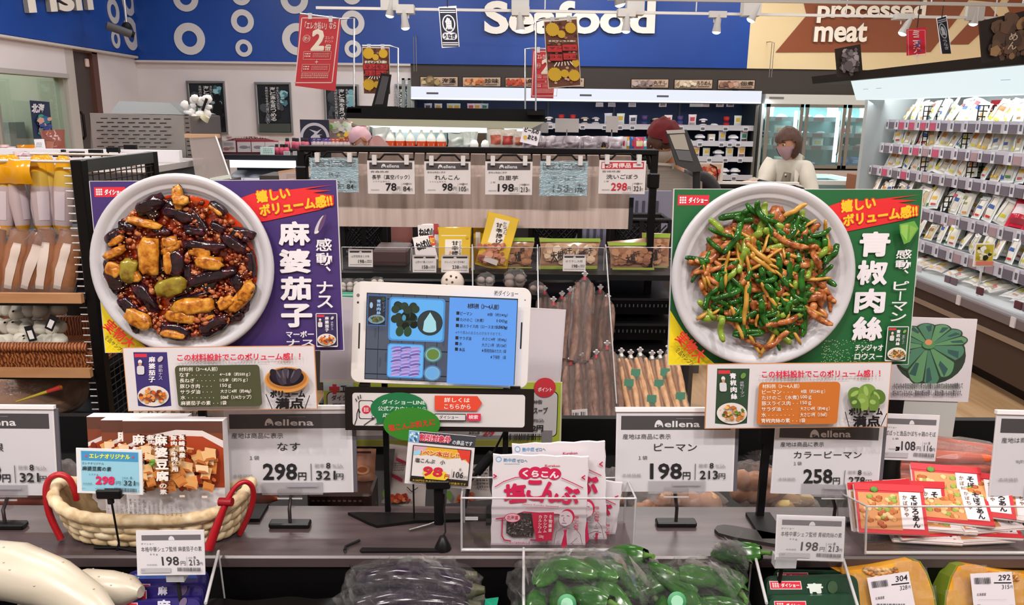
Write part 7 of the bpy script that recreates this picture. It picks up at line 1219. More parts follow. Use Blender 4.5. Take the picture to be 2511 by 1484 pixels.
D2_,DB2 = dish_board((1652,463),(2265,464),(1657,896),1.15,'#0f5a2c','青椒肉絲','感動、ピーマン',('チンジャオ','ロウスー'),('#1b4a2a','青椒肉絲','感動ピーマン',CHJ,'#6fa04a'),(1876,670),226,'green board with a life-size plate of pepper and pork strips',vg_pep,food_chin,True)
def board_stand(root,px,ytop,pyfoot,Yp,base_pts=None,board=None):
    t = at(px,ytop,Yp);f = atz(px,pyfoot,ZL);m = MB();m.box(t.x - .006,t.x + .006,Yp - .003,Yp + .004,ZL + .004,t.z,'#0f0e0f/s');m.box(t.x - .012,t.x + .012,Yp - .006,Yp + .008,at(px,1085,Yp).z,at(px,1040,Yp).z + .01,'#0f0e0f');m.obj('pole',root);return t
t = board_stand(DB2,1916,700,1260,1.165);m = MB();P = [atz(x,y,ZL + .004) for x,y in ((1752,1300),(1758,1292),(1775,1289),(1800,1292),(1905,1312),(1990,1320),(1990,1338),(1900,1337),(1800,1320),(1762,1310))];m.prism([(p.x,p.y) for p in P],ZL,ZL + .006,'#2e2a28/s');m.box(t.x - .02,t.x + .02,P[5].y - .005,1.175,ZL,ZL + .006,'#141214');m.obj('base',DB2)
t = board_stand(DB1,470,700,1260,1.185);m = MB();m.box(t.x - .09,t.x + .09,1.15,1.2,ZL,ZL + .006,'#141214');m.obj('base',DB1)
for rt,B_,px,Yp in ((C1,B1,470,1.172),(C2,B2,1916,1.158)):
    p = B_.Wd(px,B_.aff[0][1] + 70,-.003);m = MB();m.box(p.x - .01,p.x + .01,p.y,Yp,p.z - .004,p.z + .004,'#141214');m.obj('bracket',rt)
# ---------------------------------------------------------------- tablet on its stand, sign strip below it
def rrect(b,x0,y0,x1,y1,r,n=6):
    P = []
    for cx,cy,a0 in ((x1 - r,y0 + r,-90),(x1 - r,y1 - r,0),(x0 + r,y1 - r,90),(x0 + r,y0 + r,180)):P += [(cx + r * math.cos(R(a0 + 90 * t / n)),cy + r * math.sin(R(a0 + 90 * t / n))) for t in range(n + 1)]
    return [b.L(*p) for p in P]
TY = 1.17
b = Board((866,690),(1304,708),(861,938),TY,lean=9,base=None);(o_,e1,e2,D) = b.aff;P = lambda u,v:(o_[0] + e1[0] * u + e2[0] * v,o_[1] + e1[1] * u + e2[1] * v)
ang = math.degrees(math.atan2(e1[1],e1[0]));WD,HT = math.hypot(*e1),math.hypot(*e2)
def lr(u0,v0,u1,v1):return [((u - .5) * b.w,(1 - v) * b.h) for u,v in ((u0,v0),(u1,v0),(u1,v1),(u0,v1))]
def rloc(w,h,r,n=6):
    Q = []
    for cx,cy,a0 in ((w / 2 - r,h - r,0),(-w / 2 + r,h - r,90),(-w / 2 + r,r,180),(w / 2 - r,r,270)):Q += [(cx + r * math.cos(R(a0 + 90 * t / n)),cy + r * math.sin(R(a0 + 90 * t / n))) for t in range(n + 1)]
    return Q
tab = thing('tablet','white-framed tablet showing a recipe on its lit blue screen','tablet',atz(1000,1285,ZL));m = MB();Q = rloc(b.w,b.h,.013);m.prism(Q,-.012,-.0015,'#cfcac8/s');m.prism([(x * .994,.001 + y * .994) for x,y in Q],-.0015,0,'#d6d1ce/s')
def bt(s,u0,v0,u1,v1,c,bo=0.):a = P((u0 + u1) / 2,(v0 + v1) / 2);w,h = WD * (u1 - u0),HT * (v1 - v0);b.t(s,a[0] - w / 2,a[1] - h / 2,a[0] + w / 2,a[1] + h / 2,c,bo,ang)
def bp(u0,v0,u1,v1,c):b.p([P(u0,v0),P(u1,v0),P(u1,v1),P(u0,v1)],c)
def be(u,v,ru,rv,c,an=0,a0=0,a1=360):q = P(u,v);b.e(q[0],q[1],WD * ru,HT * rv,c,a0,a1,26,an)
def brr(u0,v0,u1,v1,rad,c):
    R_ = []
    for cx,cy,a0 in ((u1,v0,-90),(u1,v1,0),(u0,v1,90),(u0,v0,180)):
        sx = -1 if cx == u1 else 1;sy = 1 if cy == v0 else -1
        for k in range(5):an = R(a0 + 22.5 * k);R_.append(P(cx + (sx * rad + rad * math.cos(an)) / WD,cy + (sy * rad + rad * math.sin(an)) / HT))
    b.p(R_,c)
bt('㈱ダイショー',.79,.03,.925,.085,'#3a3838',.01);be(.03,.135,.009,.017,'#6d6a68');be(.03,.205,.006,.011,'#2a2a2a');be(.965,.115,.003,.006,'#2a2a2a');brr(.038,.405,.046,.66,1.5,'#1a1a1c');brr(.948,.335,.956,.6,1.5,'#1a1a1c');b.obj('screen_front_marks',tab);m.obj('case',tab,b.M)
ez = b.z;b.mb = MB();b.z = ez + .0001;E_BL = '#5c9df0/e.95';bp(.078,.105,.925,.96,'#0d1220');bp(.082,.112,.92,.955,'#6d7890/e.42')
for k in range(7):
    if k:bp(.082 + .066 * k,.112,.0845 + .066 * k,.955,'#1c2230/e.3')
for v in (.155,.655,.90):bp(.082,v,.54,v + .008,'#1c2230/e.3')
for k in range(14):be(.1 + .032 * k,.3 + .6 * hash01(k),.006,.05,'#5d6880/e.4',4)
brr(.205,.135,.52,.565,9,'#4a9ae0/e.8');brr(.215,.15,.51,.55,8,'#5cb0f2/e.95');q = random.Random(4)
for k in range(24):be(.235 + .12 * q.random(),.2 + .24 * q.random(),.022,.04,['#0f3a1c/e.35','#0a2c16/e.3','#1a4a24/e.4','#123f20/e.4'][k % 4],q.random() * 90)
for u in (.27,.315):be(u,.47,.022,.05,'#1f5a28/e.45',10)
be(.292,.335,.011,.03,'#4fa8c8/e.7');be(.437,.375,.072,.125,'#1d2f33/e.5');be(.437,.375,.066,.115,'#27424a/e.4');be(.437,.44,.038,.03,'#a8dce8/e.9');b.p([P(.40,.44),P(.405,.36),P(.437,.27),P(.47,.36),P(.475,.44)],'#a9e0ea/e.9')
brr(.205,.59,.41,.93,8,'#4a9ae0/e.8');brr(.21,.6,.405,.92,7,'#66b6f6/e.95')
for i in range(9):
    for j in range(3):be(.255 + .052 * j + .006 * (i % 2),.635 + .032 * i,.03,.017,['#9a78d0/e.8','#7f60b8/e.7','#b294dc/e.85'][(i + j) % 3],-8);be(.255 + .052 * j,.643 + .032 * i,.028,.005,'#c8b4ec/e.9',-8)
for v,c,c2 in ((.68,'#5a9a8a/e.6','#7aa03a/e.6'),(.865,'#4f8ac8/e.7','#6aaee8/e.9')):be(.462,v,.05,.078,c);be(.462,v,.042,.066,'#8cc4d8/e.75');be(.462,v,.034,.053,c2)
mp = P(.092,.12);ms = MATS.copy();a,c = P(.095,.13),P(.195,.42)
bp(.09,.12,.196,.42,'#3a7ac8/e.6');bp(.095,.13,.191,.41,'#10203c/e.35');b.tv('青椒肉絲',P(.15,0)[0] - 5,P(.15,.16)[1],P(.15,0)[0] + 5,P(.15,.31)[1],'#9ac4f0/e.8',.04);b.tv('ピーマン',P(.178,0)[0] - 3,P(.178,.18)[1],P(.178,0)[0] + 3,P(.178,.28)[1],'#7aa8d8/e.7');be(.112,.22,.009,.03,'#a8c8e8/e.8');be(.178,.155,.01,.02,'#2a5a34/e.5');be(.143,.355,.046,.045,'#9ab8c8/e.6');x_,y_ = P(.143,.355);b.blots(x_ - 18,y_ - 10,x_ + 18,y_ + 9,['#5a6a2a/e.5','#7a7a34/e.5','#3f5a24/e.45','#8a8a4a/e.5'],30,2,5,2,True)
bp(.545,.112,.92,.955,E_BL);TX = '#10224e/e.12';bt('材料例（3～4人前）',.645,.16,.82,.215,TX,.03)
for v,l_,r_ in ((.245,'ピーマン','8個（約240g）'),(.305,'たけのこ（水煮）','100g'),(.365,'豚スライス肉（ロースまたはもも）','150g'),(.485,'サラダ油','大さじ4杯（約48g）'),(.54,'水','大さじ1杯（約15㎖）'),(.595,'本品','★青椒肉絲のたれ 1袋'),(.655,'','★下味粉　1袋')):
    if l_:bp(.585,v,.602,v + .032,TX);bt(l_,.607,v,.607 + .0165 * len(l_),v + .036,TX,.02)
    wd = .0125 * len(r_) + (.0 if len(r_) > 6 else .01);bt(r_,.87 - wd,v,.87,v + .038,TX,.015)
bt('※やや厚みのあるものがおすすめです。',.585,.43,.84,.463,TX)
b.obj('screen',tab);BT = b
m = MB();pl0,pl1 = atz(940,1283,ZL),atz(1240,1262,ZL)
for px,f in ((943,pl0),(1241,atz(1241,1275,ZL))):t = at(px,945,TY + .008);m.box(t.x - .0045,t.x + .0045,TY + .006,TY + .013,ZL + .004,t.z + .02,'#0f0e0f/s')
m.obj('posts',tab) if False else None
for px in (943,1241):mm = MB();t = at(px,945,TY + .008);mm.box(t.x - .0045,t.x + .0045,TY + .006,TY + .013,ZL + .004,t.z + .02,'#0f0e0f/s');mm.obj('post',tab)
m = MB();Q = [atz(x,y,ZL + .004) for x,y in ((853,1258),(880,1257),(1240,1262),(1236,1272),(1020,1278),(925,1290),(905,1283))];m.prism([(p.x,p.y) for p in Q],ZL,ZL + .005,'#151314/s');m.box(at(1241,900,TY).x - .03,at(1241,900,TY).x + .03,TY - .03,TY + .03,ZL,ZL + .005,'#151314/s');m.obj('base',tab)
m = MB();Q = [atz(x,y,ZL + .004) for x,y in ((882,1347),(888,1341),(1080,1343),(1080,1350),(886,1351))];m.prism([(p.x,p.y) for p in Q],ZL,ZL + .003,'#151314/s');o = m.obj('flat_black_bar');tag(o,'thin black bar lying at the front of the ledge below the tablet','bar')
m = MB();Q = [atz(x,y,ZL + .003) for x,y in ((848,1340),(882,1325),(842,1334),(845,1350))];m.tube([Q[1],Q[0],Q[3]],.0022,'#171516',6);m.tube([Q[3],(Q[3].x + .02,YF - .01,ZL - .03),(Q[3].x + .045,YF - .02,ZL - .09)],.0018,'#242224',6);tag(m.obj('black_wire'),'bent black wire hanging over the ledge edge near the tablet base','wire')
m = MB();Q = [atz(x,y,ZL + .004) for x,y in ((1003,1300),(1050,1287),(1080,1276),(1084,1262))];m.tube(Q,.0018,'#a09a98/m',6);m.tube([Q[2],Q[2] + Vector((.004,-.01,.01))],.002,'#c0bcba/m',5);tag(m.obj('grey_wire'),'thin grey wire lying on the ledge behind the sale tag','wire')
b = Board((845,949),(1310,955),(848,1055),TY - .012,lean=4,base='#17110f',th=.002);(o_,e1,e2,D) = b.aff;ang = math.degrees(math.atan2(e1[1],e1[0]));WD,HT = math.hypot(*e1),math.hypot(*e2);P = lambda u,v:(o_[0] + e1[0] * u + e2[0] * v,o_[1] + e1[1] * u + e2[1] * v)
brr(.04,.13,.953,.89,7,'#cbc6c6');bl = lambda pts,w,c='#221e1e':b.l([P(*p) for p in pts],w,c)
brr(.072,.3,.152,.74,6,'#2a2626');brr(.077,.32,.147,.72,5,'#cbc6c6');be(.112,.52,.023,.1,'#c22a44');
for i in range(3):
    for j in range(3):bp(.1 + .009 * i,.47 + .034 * j,.106 + .009 * i,.494 + .034 * j,'#e8d0d0')
bl([(.05,.87),(.062,.72),(.064,.6),(.072,.5)],2);bl([(.072,.5),(.08,.58)],2);bl([(.1,.87),(.135,.76),(.155,.72)],2)
for v in (.5,.58,.66):be(.152,v,.011,.035,'#221e1e',-30);be(.152,v,.008,.025,'#cbc6c6',-30)
bl([(.058,.26),(.064,.32)],2);bl([(.07,.2),(.075,.27)],2);bl([(.083,.17),(.085,.25)],2)
be(.285,.47,.15,.37,'#0c6a3c');b.p([P(.16,.62),P(.17,.8),P(.155,.86),P(.23,.78)],'#0c6a3c')
def bt2(s,u0,v0,u1,v1,c,bo=0.):a = P((u0 + u1) / 2,(v0 + v1) / 2);w,h = WD * (u1 - u0),HT * (v1 - v0);b.t(s,a[0] - w / 2,a[1] - h / 2,a[0] + w / 2,a[1] + h / 2,c,bo,ang)
bt2('ダイショーLINE',.195,.27,.425,.38,'#cfe0d4',.02);bt2('公式アカウントから',.175,.42,.43,.53,'#cfe0d4',.02);bt2('応募できます',.2,.58,.39,.68,'#cfe0d4',.02)
b.p([P(.475,.16),P(.7,.16),P(.725,.32),P(.7,.5),P(.475,.5)],'#d6422a');bt2('詳しくは',.525,.2,.66,.31,'#f6e0d8',.02);bt2('こちらから',.525,.35,.665,.46,'#f6e0d8',.02)
bp(.475,.57,.64,.74,'#221e1e');bp(.478,.59,.637,.72,'#cbc6c6');bt2('ダイショー',.5,.61,.6,.69,'#221e1e',.01);brr(.645,.56,.72,.73,2,'#cc2a48');bt2('検索',.655,.59,.705,.69,'#f2d8dc',.02)
o = b.thing('campaign_strip','black framed campaign strip sign fixed below the tablet','sign')
for u in (.1,.9):p = b.Wd(*P(u,.02));mm = MB();mm.box(p.x - .008,p.x + .008,p.y + .002,TY + .01,p.z - .01,p.z + .004,'#17110f');mm.obj('fixing',o)
b = Board((938,1008),(1076,998),(942,1078),TY - .02,lean=4,base=None);q = [b.L(1008 + 70 * math.cos(i * 6.283 / 40),1041 + 41 * math.sin(i * 6.283 / 40)) for i in range(40)];b.mb.prism(q,-.0015,0,'#2c7a1c');b.t('塩こんぶ和えに',950,1034,1066,1051,'#cf2a20',.025,-8);o = b.thing('green_oval_card','green oval card with red lettering before the campaign strip','card');mm = MB();p = b.Wd(1008,1078,-.002);mm.tube([p,(p.x,p.y + .004,ZL + .001)],.0014,'#1a1818',6);mm.obj('stem',o)
b = Board((1003,1056),(1167,1071),(1000,1186),1.085,lean=6,base='#d8d2d4',th=.0016);(o_,e1,e2,D) = b.aff;ang = math.degrees(math.atan2(e1[1],e1[0]));WD,HT = math.hypot(*e1),math.hypot(*e2);P = lambda u,v:(o_[0] + e1[0] * u + e2[0] * v,o_[1] + e1[1] * u + e2[1] * v)
bp(0,0,1,.215,'#343840');bp(0,0,.16,.215,'#6fa0c4');q_ = random.Random(9)
for k in range(16):be(.02 + .14 * q_.random(),.02 + .18 * q_.random(),.02,.014,['#cfe6f4','#2f5a80','#a8d0e8'][k % 3],60)
bt2('割引対象外',.16,.02,.645,.17,'#e8b0bc',.13);bt2('割引対象外',.165,.03,.64,.16,'#c0304e',.03);bt2('の商品です',.66,.09,.96,.18,'#d0d2d6',.02);bp(.08,.25,.955,.93,'#2a2424');bp(.095,.265,.94,.83,'#d6d0ce');b.p([P(.095,.265),P(.94,.265),P(.94,.5),P(.8,.42),P(.6,.46),P(.35,.4),P(.2,.44),P(.095,.36)],'#d8a428');b.p([P(.095,.265),P(.3,.265),P(.25,.36),P(.095,.34)],'#c8a0b0');b.p([P(.74,.265),P(.94,.265),P(.94,.52),P(.88,.43),P(.82,.46)],'#d0382a');b.p([P(.095,.36),P(.2,.33),P(.24,.4),P(.1,.44)],'#8fc4e0')
bt2('1ペン本出し!!',.2,.31,.78,.43,'#f0d8a0',.1);bt2('1ペン本出し!!',.205,.32,.775,.42,'#c84a20',.03);bt2('塩こんぶ　小',.13,.48,.58,.565,'#3a3434',.02);b.p([P(.3,.86),P(.26,.74),P(.36,.68),P(.6,.7),P(.66,.8),P(.6,.86)],'#e0c030');bt2('98',.26,.62,.56,.81,'#c41e3a',.06);bt2('円',.59,.74,.66,.82,'#a81e34',.02);bp(.69,.63,.694,.84,'#8a8684');bt2('106',.715,.67,.87,.79,'#2e2a2c',.02);bt2('円',.88,.74,.93,.8,'#4a4648');bt2('8',.8,.6,.83,.65,'#3a3638');bp(.08,.86,.955,.93,'#241e14');bt2('※100円引きまでから1点限り対象外です',.12,.875,.92,.92,'#c9a92e')
o = b.thing('sale_tag','bright sale price tag on a black stand, white card with red and yellow burst','price tag');t = b.Wd(1083,1186);f = atz(1086,1346,ZL);mm = MB();mm.box(t.x - .018,t.x + .018,t.y - .006,t.y + .01,t.z - .008,t.z + .006,'#121012/s',None,.002);mm.obj('clip',o);mm = MB();mm.box(t.x - .007,t.x + .007,t.y + .0,t.y + .012,ZL + .03,t.z,'#121012/s',None,.002);mm.tube([(t.x + .008,t.y + .005,t.z - .02),(t.x + .01,t.y,ZL + .02),f + Vector((0,0,.02)),f],[.0012,.0012,.0016,.005],'#121012',6);mm.lathe([(.013,0),(.012,.004),(.005,.02),(0,.022)],'#121012/s',14,T(f));mm.obj('stem',o)
m = MB();a,c = at(1170,1158,1.2),at(1208,1114,1.2);m.tube([a,c],.0085,'#151314/s',10);m.tube([a,a + (a - c) * .5],.004,'#151314',6);m.tube([c,at(1236,1060,1.2)],.0018,'#1a1818',6);m.tube([a + (a - c) * .5,(a.x - .02,1.2,ZL)],.003,'#151314',6);tag(m.obj('slanting_clip'),'slanting black clip arm between the sale tag and the kombu packs','clip')
# big sign and white sheet standing behind the tablet
b = Board((792,936),(1379,938),(794,1095),1.36,lean=3,base='#c9c9a0',th=.003);b.r(794,938,1376,1093,'#a9b83a');b.rr(800,960,1370,1072,12,'#2a2a26');b.rr(802,962,1368,1070,11,'#cdc8c8');b.r(794,938,866,958,'#b8c8cc');b.r(866,1068,1300,1078,'#8d8a8d');b.r(866,1080,1300,1094,'#8d8a3a')
b.r(807,948,832,958,'#c8303c');b.r(815,942,825,966,'#c8303c');b.t('エ',834,945,850,962,'#3a3636',.05);b.t('ダイショー解凍',812,968,905,982,'#3a3636',.02);b.t('解凍七',814,988,850,1000,'#3a3636',.04);b.e(1336,950,27,24,'#c8303c');b.t('ポイント',1319,949,1354,960,'#f0d8d8',.04);b.t('30缶',1308,979,1331,989,'#3a3636',.03);b.t('鍋用スープ',1285,997,1345,1014,'#3a3636',.03);b.t('8%込',1308,1025,1337,1034,'#5a5656',.02);b.t('2円',1308,1041,1335,1057,'#2d2a2a',.04);b.t('本体価格',1150,1056,1178,1064,'#3a3636',.03);b.t('29',1185,1052,1215,1066,'#c8303c',.05);b.bars(1246,1062,1332,1078,'#2d2a2a',34)
o = b.thing('soup_sign','wide green-bordered soup price sign standing behind the tablet','sign');mm = MB()
for x in (820,1345):p = b.Wd(x,1094);mm.box(p.x - .01,p.x + .01,p.y,p.y + .01,.87,p.z + .03,'#8a8688');mm.obj('leg',o);mm = MB()
b = Board((788,726),(1388,760),(794,938),1.37,lean=3,base='#c4bcc2',th=.002);b.r(1300,762,1386,930,'#c9c1c6');b.r(800,760,860,930,'#bdb5c0');b.thing('white_sheet','blank white sheet sticking out on both sides behind the tablet','sheet')
# pumpkin poster
b = Board((2182,776),(2397,783),(2165,980),1.36,lean=6,base='#cdc6ca',th=.003);b.e(2283,872,88,70,'#27382a')
for k in (5,6,4,7,3,8,2,9,1,10,0,11):
    an = R(-90 + 30 * k + 8);an2 = R(-90 + 30 * k + 38);X_ = lambda t,q:(2278 + 94 * q * math.cos(t),838 + (46 + 66 * max(0,math.sin(t))) * q * math.sin(t));Q_ = [(2278,846)] + [X_(an - .03 + (an2 - an + .06) * j / 8,.9 + .12 * math.sin(math.pi * j / 8)) for j in range(9)];b.p(Q_,'#27382a');Q_ = [(2278,847)] + [X_(an + .02 + (an2 - an - .04) * j / 8,.87 + .12 * math.sin(math.pi * j / 8)) for j in range(9)];b.p(Q_,['#5d8f62','#4b7d62'][k % 2]);mid = (an + an2) / 2 + .12;b.p([X_(mid - .07,.55),X_(mid - .13,.85),X_(mid + .05,.92),X_(mid + .06,.6)],'#2f5450')
b.e(2276,844,16,10,'#4f8a5a');b.e(2275,838,9,7,'#d88a60');b.t('小さいものをえらびます！ずっしり重くしまれているものは完熟して',2190,937,2362,952,'#55505a',.02);b.t('切られているものは、果肉の部分が厚く、黄色が濃いものを選びます。',2188,955,2360,970,'#55505a',.02)
o = b.thing('pumpkin_poster','white poster with a drawn green pumpkin and two lines of text','poster');p = b.Wd(2290,980);mm = MB();mm.box(p.x - .05,p.x + .05,p.y + .002,p.y + .02,.87,p.z + .03,'#b8bcb8');mm.box(p.x - .12,p.x - .05,p.y + .002,p.y + .02,p.z - .04,p.z + .004,'#0d0c0d');mm.obj('stand',o)
# ---------------------------------------------------------------- red-handled basket with three sauce boxes
STRAW = texmat('pale plaited straw',['#b89a70','#d6bf98','#e4d2b2'],(1,1,1),sc=60,rough=.6,bump=.3);RP = '#a8141f/s'
bc = atz(372,1322,ZL);bx,by = bc.x,YF + .014 + .058;A0,B0,HB = .147,.058,.05
bk = thing('straw_basket','oval plaited straw basket with two red handles holding tofu sauce boxes','basket',(bx,by,ZL))
def bf(u,v,off=0.):
    a = 2 * math.pi * u;k = .8 + .2 * v ** .8;ex = lambda t:math.copysign(abs(t) ** .8,t);ca,sa = ex(math.cos(a)),ex(math.sin(a));end = abs(math.cos(a)) ** 4
    n = 26;row = v * 4;wv = .0068 * (abs(math.sin(n * math.pi * u + math.pi / 2 * int(row))) * math.sin(math.pi * (row % 1))) ** .45;r_ = 1 + off
    return (bx + (A0 * k + wv) * ca * r_,by + (B0 * k + wv) * sa * r_,ZL + .001 + (HB + .026 * end) * v)
m = MB();m.surf(260,49,lambda u,v:bf(u,v * .999),STRAW,None,True,True);m.surf(96,9,lambda u,v:bf(u,v * .95,-.06),'#8d7450',None,True,True);m.add([bf(i / 40,0) for i in range(40)],[list(range(40))],'#8d7450');m.obj('woven_body',bk)
m = MB();m.tube([Vector(bf(i / 64,1.0)) for i in range(64)],[.0085 + .0012 * (i % 2) for i in range(64)],STRAW,10,None,False,1,True);m.obj('rolled_rim',bk)
for sx,L in ((-1,[(150,1322),(122,1262),(113,1205),(122,1175),(145,1164),(168,1174),(182,1200),(188,1225)]),(1,[(512,1345),(532,1290),(552,1240),(575,1198),(598,1182),(617,1192),(621,1222),(610,1262),(588,1310)])):
    n_ = len(L);P3 = [at(x,y,by - .066 + .05 * (i / (n_ - 1)) if sx > 0 else by - .03 + .02 * (i / (n_ - 1))) for i,(x,y) in enumerate(L)]
    S = []
    for i in range(n_ - 1):
        p0,p1,p2,p3 = P3[max(i - 1,0)],P3[i],P3[i + 1],P3[min(i + 2,n_ - 1)]
        for k in range(5):t = k / 5;S.append(.5 * ((2 * p1) + (p2 - p0) * t + (2 * p0 - 5 * p1 + 4 * p2 - p3) * t * t + (3 * p1 - p0 - 3 * p2 + p3) * t ** 3))
    S.append(P3[-1]);m = MB();N_ = len(S);m.tube(S,[.0045 + (.005 * max(0,1 - i / (N_ * .35)) if sx > 0 else .0012) for i in range(N_)],RP,10,None,True,.8)
    if sx > 0:m.tube([S[11] + Vector((-.011,0,0)),S[11] + Vector((.009,-.003,.001))],.0065,'#8d0f1a/s',8)
    m.obj('handle',bk)
def mapo_box(sh,up_,Y,lab):
    x0,y0,x1,y1 = 300 - sh,1032 - up_,545 - sh,1262 - up_;b = Board((x0,y0),(x1,y0 + 1),(x0,y1),Y,lean=6,base='#ded8da',th=.022);yb_ = y1 - 67;b.r(x0,y0 + 1,x1,yb_,'#7a3c24');b.r(x0,y0 + 1,x1,y0 + 30,'#5a3428');
    c = ((x0 + x1) / 2,y0 + 190);b.p([(x0,y0 + 62),(x0 + 60,y0 + 36),(x0 + 130,y0 + 22),(x1 - 50,y0 + 24),(x1,y0 + 48),(x1,y0 + 80),(x1 - 40,y0 + 50),(x1 - 110,y0 + 38),(x0 + 80,y0 + 52),(x0,y0 + 90)],'#e0d4d0')
    b.p([(x0,y0 + 72),(x0 + 50,y0 + 50),(x0 + 130,y0 + 36),(x1 - 50,y0 + 38),(x1,y0 + 66),(x1,yb_),(x0,yb_)],'#a8401c');q = random.Random(21)
    for k in range(230):
        x,y = x0 + 8 + (x1 - x0 - 16) * q.random(),y0 + 62 + (yb_ - y0 - 72) * q.random();r_ = 4 + 9 * q.random();b.e(x,y,r_,r_ * .7,['#8d2c14','#b84a20','#c8682c','#7a2412','#d8824a','#a03a1c'][k % 6],n=8,ang=q.random() * 90)
    for k in range(58):
        x,y = x0 + 12 + (x1 - x0 - 24) * q.random(),y0 + 56 + (yb_ - y0 - 72) * q.random();w,h = 11 + 10 * q.random(),9 + 8 * q.random();an = q.uniform(-.5,.5);cs,sn = math.cos(an),math.sin(an);PP = [(x + u * w * cs - v * h * sn,y + u * w * sn + v * h * cs) for u,v in ((-1,-.7),(.8,-1),(1,.7),(-.7,1))];b.p([(max(x0,min(x1,px)),max(y0 + 40,min(yb_,py))) for px,py in PP],['#d89c5a','#e0b47c','#c9803c','#e8c9a0'][k % 4]);b.p([(max(x0,min(x1,px)),max(y0 + 40,min(yb_,py))) for px,py in (PP[3],PP[2],((PP[2][0] + x) / 2,(PP[2][1] + y) / 2),((PP[3][0] + x) / 2,(PP[3][1] + y) / 2))],'#b8642c')
    for k in range(12):b.e(x0 + 86 + 12 * q.random(),y0 + 78 + 14 * q.random(),4,3,['#5a8a2c','#7aa83c','#3f6a20'][k % 3],n=7)
    for dx,dy,col in ((1.2,1.2,'#4a1c10'),(0,0,'#f0e8e2')):b.tv('麻婆豆腐',x0 + 105 + dx,y0 + 14 + dy,x0 + 136 + dx,y0 + 126 + dy,col,.07 if col[1] == '4' else .045);b.tv('の素',x0 + 113 + dx,y0 + 128 + dy,x0 + 130 + dx,y0 + 156 + dy,col,.04);b.tv('長崎県産',x0 + 164 + dx,y0 + 14 + dy,x0 + 179 + dx,y0 + 68 + dy,col,.04);b.tv('豚肉・牛肉使用',x0 + 146 + dx,y0 + 15 + dy,x0 + 161 + dx,y0 + 100 + dy,col,.04)
    for k in range(9):b.tv(['うまい味わい','豆腐と炒め','すぐできる','本格の味わい','国産の肉を','使用した一品','ご家庭で','手軽に楽しむ','麻婆の素'][k],x0 + 76 + k * 11,yb_ + 8,x0 + 81 + k * 11,y1 - 14,'#8a8486')
    b.r(x1 - 27,yb_ - 9,x1 - 14,yb_ - 4,'#e8d0c0');return b.thing('sauce_box',lab,'food box','tofu sauce boxes in the basket')
mapo_box(0,0,by - .014,'tofu sauce box with a food photo, front one standing in the basket');mapo_box(53,2,by + .01,'tofu sauce box, middle one showing only its edge strip in the basket');mapo_box(88,10,by + .034,'tofu sauce box, rear one showing only its edge strip in the basket')
b = Board((327,1003),(548,1004),(327,1060),1.2,lean=3,base='#c8bcae',th=.003)
for k,(x,s) in enumerate(((345,'ど'),(368,'り'),(386,'て'),(402,'く'),(424,'なる'),(448,'旨み'),(470,'ガイ'),(488,'ぬ'))):b.tv(s,x - 6,1006,x + 6,1018 + 10 * (len(s) - 1),'#3a2f2a',.02)
o = b.thing('brush_written_card','cream card with brush writing just below the olive recipe card','card');mm = MB();p = b.Wd(440,1060);mm.box(p.x - .01,p.x + .01,p.y + .002,p.y + .01,ZL,p.z + .01,'#6a625c');mm.obj('stand',o)
# ---------------------------------------------------------------- clear box of salted kombu packs
def open_box(name,lab,x0,x1,y0,y1,z0,zf,zb_,sl=0.):
    """clear acrylic box, low at the front, with sloping side tops"""
    o = thing(name,lab,'clear box',((x0 + x1) / 2,(y0 + y1) / 2,z0));t = .0025
    def pn(nm,V):mm = MB();mm.add(V,[(0,1,2,3)],ACRYL);mm.tube([V[2],V[3]],.0016,EDGE,5);mm.obj(nm,o)
    pn('front',[(x0,y0,z0),(x1,y0,z0),(x1 + sl,y0 - sl * .3,zf),(x0 - sl,y0 - sl * .3,zf)]);pn('back',[(x1,y1,z0),(x0,y1,z0),(x0 - sl,y1,zb_),(x1 + sl,y1,zb_)])
    pn('side',[(x0,y1,z0),(x0,y0,z0),(x0 - sl,y0 - sl * .3,zf),(x0 - sl,y1,zb_)]);pn('side',[(x1,y0,z0),(x1,y1,z0),(x1 + sl,y1,zb_),(x1 + sl,y0 - sl * .3,zf)])
    mm = MB();mm.box(x0,x1,y0,y1,z0,z0 + t,ACRYL);mm.tube([(x0,y0,z0 + .002),(x1,y0,z0 + .002)],.003,EDGE,6)
    for x in (x0,x1):mm.tube([(x,y0,z0),(x + (sl if x == x1 else -sl),y0 - sl * .3,zf)],.0018,EDGE,5);mm.tube([(x,y1,z0),(x + (sl if x == x1 else -sl),y1,zb_)],.0018,EDGE,5)
    mm.obj('floor_and_edges',o);return o
ka,kb = atz(1132,1351,ZL + .001),atz(1552,1351,ZL + .001);ky = ka.y;open_box('kombu_box','clear acrylic box holding the salted kombu packs',ka.x,kb.x,ky,ky + .085,ZL + .0005,at(1340,1222,ky).z,at(1340,1172,ky + .085).z)
